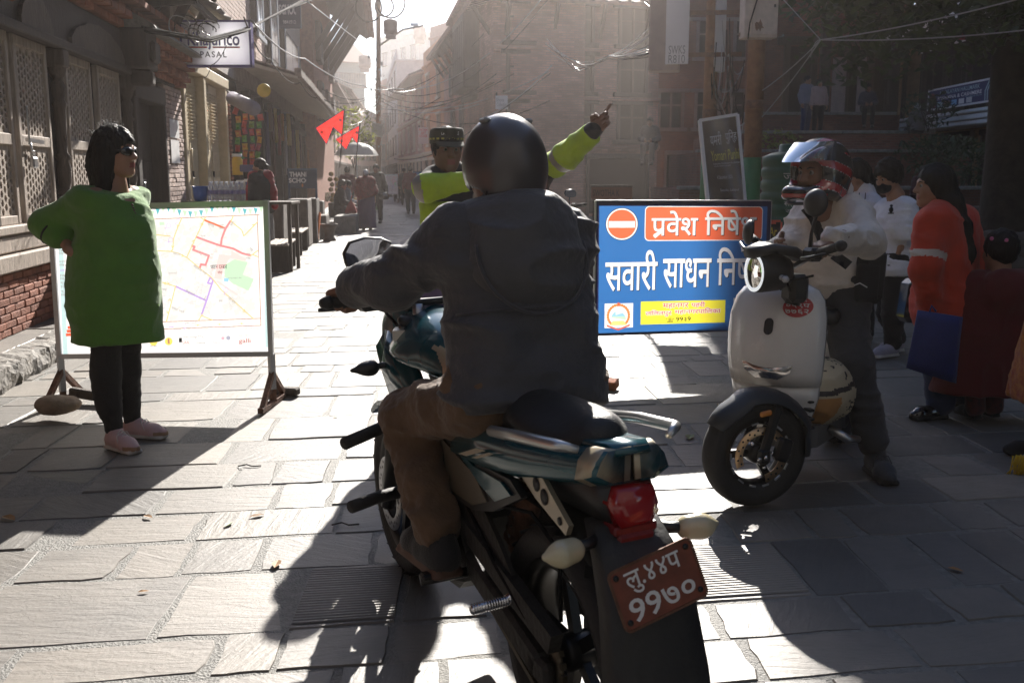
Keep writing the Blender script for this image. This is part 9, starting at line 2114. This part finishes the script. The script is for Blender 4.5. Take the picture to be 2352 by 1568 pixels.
# ------------------------------------------------------------------ centre pole with coils, roof tanks
pc=pole(868,40,.10,1.5,'distant rusty utility pole with coiled cables down the street',9.6,False,.02)
def coils():
    o=Vector(pc.location); rn=random.Random(4)
    for k,(dx,z,R0) in enumerate(((-.35,7.7,.5),(.5,7.9,.55),(.25,7.75,.35))):
        b=MB(); b.tube([o+Vector((dx+.15+R0*cos(2*pi*i/24),-.15+.02*k,z+R0*1.05*sin(2*pi*i/24))) for i in range(24)],.03,5,closed=True); b.build('cable_coil',CABLE,None,label='%s black cable coil hanging on the distant pole'%('left','right','inner')[k],cat='cable coil')
    b=MB(); b.tube([o+Vector((.15,0,6.3)),o+Vector((1.1,-.1,6.9)),o+Vector((1.9,-.1,7.05))],.035,6); b.box(o+Vector((1.55,-.1,7.08)),(.3,.14,.1)); b.build('street_lamp',METAL,None,label='thin street lamp arm on the distant pole',cat='street lamp')
    for k in range(34):
        p=o+Vector((.12+rn.gauss(0,.14),-.2,rn.uniform(2.4,6.0))); b=MB(); s=rn.uniform(.03,.07); b.box(p,(s,s,s*1.6)); b.build('insulator',M('insulator',(.45,.43,.42),.2,var=.1),pc,) if False else b.build('clip',M('insulator',(.45,.43,.42),.2,var=.1),pc,loc=-o)
    p=o+Vector((.05,-.25,3.1)); b=MB(); b.box(p,(.45,.2,.5),(0,.2,0),.03); b.build('junction_box',M('insulator',(.45,.43,.42),.2),pc,loc=-o)
coils()
for (px,py,Y,R0,lab) in ((897,62,39.6,.30,'brown drum transformer hung beside the distant pole'),(964,76,138,.95,'brown water tank standing on the pale block roof'),(838,142,112,.75,'dark water tank above the left roofs')):
    p=at(px,py,Y); b=MB(); b.lathe([(0,-R0*.9),(R0*.85,-R0*.9),(R0*.9,-R0*.3),(R0*.86,-R0*.25),(R0*.9,.1),(R0*.88,R0*.7),(R0*.5,R0*.9),(0,R0*.95)],p,(0,0,1),20); b.box(p+Vector((0,0,-R0*1.2)),(R0*1.2,R0*1.2,R0*.5)); b.build('roof_tank',M('tank_brown',(.12,.075,.06),.6,var=.1),None,label=lab,cat='water tank')
# ------------------------------------------------------------------ overhead cables
SILVC=M('cable_pale',(.35,.34,.34),.3,var=0)
def wire(pts,r,mat=CABLE,sag=0.0,n=10,label='thin dark overhead cable strung between the poles and houses',group='overhead cables'):
    out=[]; P=[Vector(p) for p in pts]
    for a,c in zip(P[:-1],P[1:]):
        for i in range(n):
            t=i/n; out.append(a+(c-a)*t+Vector((0,0,-sag*4*t*(1-t))))
    out.append(P[-1]); b=MB(); b.tube(out,r,5); return b.build('overhead_cable',mat,None,label=label,cat='cable',group=group)
rw=random.Random(12)
for k in range(5):
    j=lambda: rw.gauss(0,2.5); wire([at(330+j(),62+k*3,11.2),at(480+j(),92+j(),12.5),at(560+j(),70+j(),14),at(640+j(),30+j(),18),at(720,-12+k*3,24)],.014,label='thick black cable under the tin canopy, %s from the top'%ORD[k],group='black cable bundle on the left')
for k in range(10):
    c=at(408+k*8.5+rw.uniform(-3,3),68+rw.uniform(-12,20),12.2+rw.uniform(-.3,.3)); R0=rw.uniform(.05,.14); b=MB(); b.tube([c+Vector((R0*cos(2*pi*i/16),.05*sin(i),R0*.8*sin(2*pi*i/16))) for i in range(13)],.006,5); b.build('cable_loop',SILVC if k%3==0 else CABLE,None,label='loose looped cable end in the tangle beside the white box sign, %s from the left'%ORD[k],cat='cable',group='loose cable loops on the left')
wire([at(520,105,13.5),at(485,150,14.3),at(468,178,14.3)],.005,sag=.05,label='thin cable hanging across the white box sign',group=None)
wire([at(578,48,14),at(700,135,20),at(828,195,34),at(905,202,40)],.013,SILVC,.12,label='pale cable running along the left eaves towards the distant pole',group=None)
wire([at(560,40,14),at(620,135,17),at(690,190,22),at(735,222,28)],.010,CABLE,.15,label='dark cable sweeping down past the grey brick upper wall',group=None); wire([at(700,0,20),at(842,108,38)],.012,SILVC,.0); 
for (a,c,sg) in (((735,222,28),(868,238,40),.35),((745,240,30),(870,225,40),.45),((750,262,31),(868,232,40),.6),((755,268,32),(866,240,40),.9),((748,232,30),(868,215,40),.2),((740,205,28),(868,210,40),.3)): wire([at(*a),at(*c)],.014,SILVC if sg>.4 else CABLE,sg,label='cable sagging from left eaves to distant pole, %s along the eaves'%ORD[(a[0]-735)//3 if a[0]>=735 else 9],group='cables from the left eaves')
for wk,(a,c,sg) in enumerate((((872,195,40),(1255,-15,31),1.1),((872,200,40),(1262,-5,31),1.3),((872,205,40),(1180,-10,33),.9),((875,215,40),(1135,190,32.8),.5),((875,225,40),(1140,170,32.6),.7),((875,232,40),(1262,232,32),.8),((875,240,40),(1100,240,33),.3),((880,235,40),(1260,165,31),.6),((880,250,40),(1180,170,31),.4),((880,262,40),(1010,225,45),.2),((880,205,40),(1000,180,45),.3))): wire([at(*a),at(*c)],.015,SILVC if sg in (1.1,.6,.3) else CABLE,sg,label='cable from the distant pole to the right hand houses, %s of the fan'%ORD[wk])
wire([at(905,365,40),at(1000,352,34),at(1265,168,31)],.016,CABLE,.1,label='thick dark cable rising from the street to the corner house front',group=None); wire([at(1100,275,31),at(1268,150,31)],.014,SILVC,.2,label='short pale cable crossing the corner house wall',group=None)
for k in range(9): j=lambda s=2: rw.gauss(0,s); wire([at(1258+j(),98+j(6),30),at(1325+j(4),140+k*3.2,27),at(1400+j(),130+j(4),21),at(1495+j(),118+j(16),13)],.006+.002*(k%2),SILVC if k%2 else CABLE,.05,label='%s cable of the bundle drooping left of the cabinet, %s from top'%('pale' if k%2 else 'dark',ORD[k]),group='pale cable bundle in the centre')
for (a,c) in (((1560,40,12.8),(1480,5,16)),((1495,62,12.8),(1400,128,22)),((1495,80,12.8),(1410,130,22))): wire([at(*a),at(*c)],.006,SILVC,.05,label='thin pale cable spreading from the cable cabinet edge, %s one'%{40:'top',62:'middle',80:'lowest'}[a[1]],group='cables from the cabinet')
wire([at(1745,212,11.4),at(1885,92,10),at(2352,-5,8)],.006,SILVC,.03,label='upper long pale cable meeting at a knot right of the thick pole',group='cables right of the thick pole'); wire([at(1745,275,11.4),at(1885,92,10),at(2352,70,8.5)],.006,SILVC,.03,label='lower long pale cable meeting at a knot right of the thick pole',group='cables right of the thick pole'); wire([at(1800,0,10.4),at(1885,92,10)],.005,SILVC,0,label='short steep pale cable meeting at a knot right of the thick pole',group='cables right of the thick pole'); wire([at(1885,92,10),at(1868,108,10),at(1862,132,10)],.004,SILVC,-.02,label='loose cable end hanging from the knot',group=None)
for k in range(14):
    x=rw.uniform(1645,1700); y0=rw.uniform(40,200); wire([at(x,y0,11.9),at(x+rw.uniform(-25,25),y0+rw.uniform(60,120),11.9+rw.uniform(-.3,.3)),at(1640 if k%2 else 1710,y0+rw.uniform(30,150),12.2)],.006,SILVC if k%4==0 else CABLE,rw.uniform(.05,.35),8,label='tangled cable looping between the two poles, %s among the tangle'%ORD[k],group='tangled cables between the poles')
# ------------------------------------------------------------------ big tree at the right, rubble, hedge
def big_tree():
    q=q_at(2330,14.6); o=Vector((q[0],14.6,0)); r=empty('pipal_tree',o,0,'big dark tree with thick trunk and spreading leafy crown at the right','tree'); rn=random.Random(31); BK=M('bark',(.035,.028,.022),.9,var=.4,vscale=6,bump=.9,bscale=10)
    b=MB(); b.tube([(0,0,-.1),(.0,0,.5),(-.03,0,1.6),(-.02,.1,3.2),(.1,.2,4.6)],[.62,.44,.38,.36,.40],16)
    tips=[]
    for k in range(11):
        a=2*pi*k/11+rn.uniform(-.2,.2); L=rn.uniform(3.2,6.0); p0=Vector((.05,.15,4.2+.12*k%1)); e=p0+Vector((cos(a)*L,sin(a)*L*.8,rn.uniform(.8,3.4))); m=(p0+e)/2+Vector((rn.gauss(0,.4),rn.gauss(0,.4),.5)); b.tube([p0,m,e],[.2,.11,.04],7)
        for t in (.45,.65,.8,.95): tips.append(p0+(e-p0)*t+Vector((0,0,.4*t)))
        for q_ in range(3): e2=m+Vector((rn.gauss(0,1.3),rn.gauss(0,1.2),rn.uniform(.2,1.4))); b.tube([m,e2],[.07,.02],5); tips.append(e2)
    b.build('trunk',BK,r)
    # leaf clumps: the crown reaches towards the street on the left
    cl=list(tips)
    for i in range(330):
        lx=rn.uniform(-6.2,4.5); ly=rn.uniform(-4.8,4.8); z=rn.uniform(3.0,9.4)
        if (lx+.5)**2/6.2**2+ly**2/5.0**2+((z-6.6)/3.4)**2<1.05: cl.append(Vector((lx,ly,z)))
    for i in range(75): cl.append(Vector((rn.uniform(4.3,8.6)-o.x,rn.uniform(12.5,16)-o.y,2.75+abs(rn.gauss(0,.7)))))
    edge=lambda Y:1.50+(Y-6.5)*.105
    n=0; V=[];F=[]; V2=[];F2=[]
    for c in cl:
        w=rn.uniform(.45,.85); lowlim=2.6+rn.random()*.5
        for i in range(95):
            p=c+Vector((rn.gauss(0,w),rn.gauss(0,w),rn.gauss(0,w*.55)))
            wx=o.x+p.x; wy=o.y+p.y
            if wx<edge(wy)+rn.random()*.15 or p.z<lowlim+max(0,4.9-wx)*1.5+(.4 if 5.4<wx<7.1 else 0): continue
            s=rn.uniform(.06,.12); R=Euler((rn.uniform(-1.0,1.0),rn.uniform(-.9,.9),rn.uniform(0,6.28))).to_matrix(); VV,FF=(V,F) if rn.random()<.6 else (V2,F2); k=len(VV)
            VV+= [tuple(p+R@Vector(v)) for v in ((-s*.9,0,0),(0,-s*.6,.012),(s*1.2,0,-.2*s),(0,s*.6,.012))]; FF.append((k,k+1,k+2,k+3))
    for (VV,FF,m) in ((V,F,LEAFD),(V2,F2,LEAF)): tag(link('crown',mesh('crown',VV,FF,m),r),kind='stuff')
    b=MB(); 
    return r
big_tree()
def rubble():
    rn=random.Random(6); STK=[M('rubble_stone',(.13,.11,.095),.9,var=.3,vscale=8,bump=.6,bscale=30)]
    base=None; k=0
    for row in range(5):
        for i in range(6):
            px=2236+i*26+rn.uniform(-6,6)+(row%2)*12; Y=11.6+.05*row; q=q_at(px,Y); z=.14*row
            p=Vector((q[0],Y,z)); s=SDF(); rx,ry,rz=rn.uniform(.13,.2),rn.uniform(.14,.2),rn.uniform(.075,.1); s.box((0,0,rz),(rx*2*.8,ry*2*.8,rz*1.7),rnd=.05,k=0); V,Q=s.mesh(.03); V=V+vnormals(V,Q)*((vnoise(V*12+k)-.5)*.035)[:,None]; k+=1
            tag(link('rubble_stone',mesh('rubble_stone',V,Q,STK[0],True),None,p,(0,0,rn.uniform(-.2,.2))),'dark stone, %s from left in the %s course of the heap by the tree'%(ORD[i],('lowest','second','middle','fourth','topmost')[row]),'stone','stones heaped by the big tree')
rubble()
for i,(px,Y,rad,h,z,lab) in enumerate(((2155,27.6,1.2,1.0,1.5,'dark bush growing over the plinth below the shop banner'),(2200,26.5,1.3,1.3,.8,'dark shrub against the yellowish wall left of the tree trunk'),(2125,29.5,.8,1.2,2.6,'small bush beside the white haired man'),(1770,30,.9,.7,2.0,'dry yellowish weeds on the plinth right of the thick pole'),(2210,13.5,.5,.5,.0,'weedy tuft growing by the heap of stones'))):
    leafy('bush',Vector((q_at(px,Y)[0],Y,z)),rad,h,lab,'bush',520 if i<2 else 240,LEAFY if i==3 else LEAFD,.10 if i<4 else .05,6,i)
# sleeping dog-sized bundle and book on the tier are too dim to tell; low wall beside the tea sign
b=MB(); a=q_at(2205,22); c=q_at(2330,22); b.box(((a[0]+c[0])/2,22.2,.35),(c[0]-a[0],.5,.7),None,.03); b.build('low_wall',WDS,None,label='low dark stone wall under the tea sign',cat='wall')
# kiosk stand in the centre: low white table top and steps before the plinth
b=MB(); a=q_at(1430,17); b.box((a[0]+1.4,17.5,.42),(2.6,1.0,.06),None,.02); [b.box((a[0]+1.4+x,17.5,.2),(.1,.8,.4)) for x in (-1.1,1.1)]; b.build('stone_bench',STONE,None,label='long pale stone bench in the shade behind the blue board',cat='bench')
# ------------------------------------------------------------------ air
def haze():
    m=bpy.data.materials.new('haze'); m.use_nodes=True; n=m.node_tree.nodes; l=m.node_tree.links; n.remove(n['Principled BSDF'])
    v=n.new('ShaderNodeVolumePrincipled'); v.inputs['Color'].default_value=(1.0,.90,.85,1); v.inputs['Density'].default_value=HAZE_D; v.inputs['Anisotropy'].default_value=.84
    l.new(v.outputs[0], n['Material Output'].inputs['Volume'])
    b=MB(); b.box((0,60,10.5),(130,190,25)); o=b.build('haze',m,kind='stuff'); return o
HAZE_D=.0017
haze()

# pieces too small to pick apart stay joined in one part
for o in bpy.data.objects:
    if o.name.split('.')[0] in ('plate_bolt','hole','disc_hole','bolt','shoelace','loose_hair','vent','rim_mark','rafter','tile_edge','cap_check','louvre_panel','vent_slot','helmet_vent','hair_clip','drawstring','ear_loop','cable','clamp','lamp_element','roof_tiles'): o['kind'] = 'stuff'
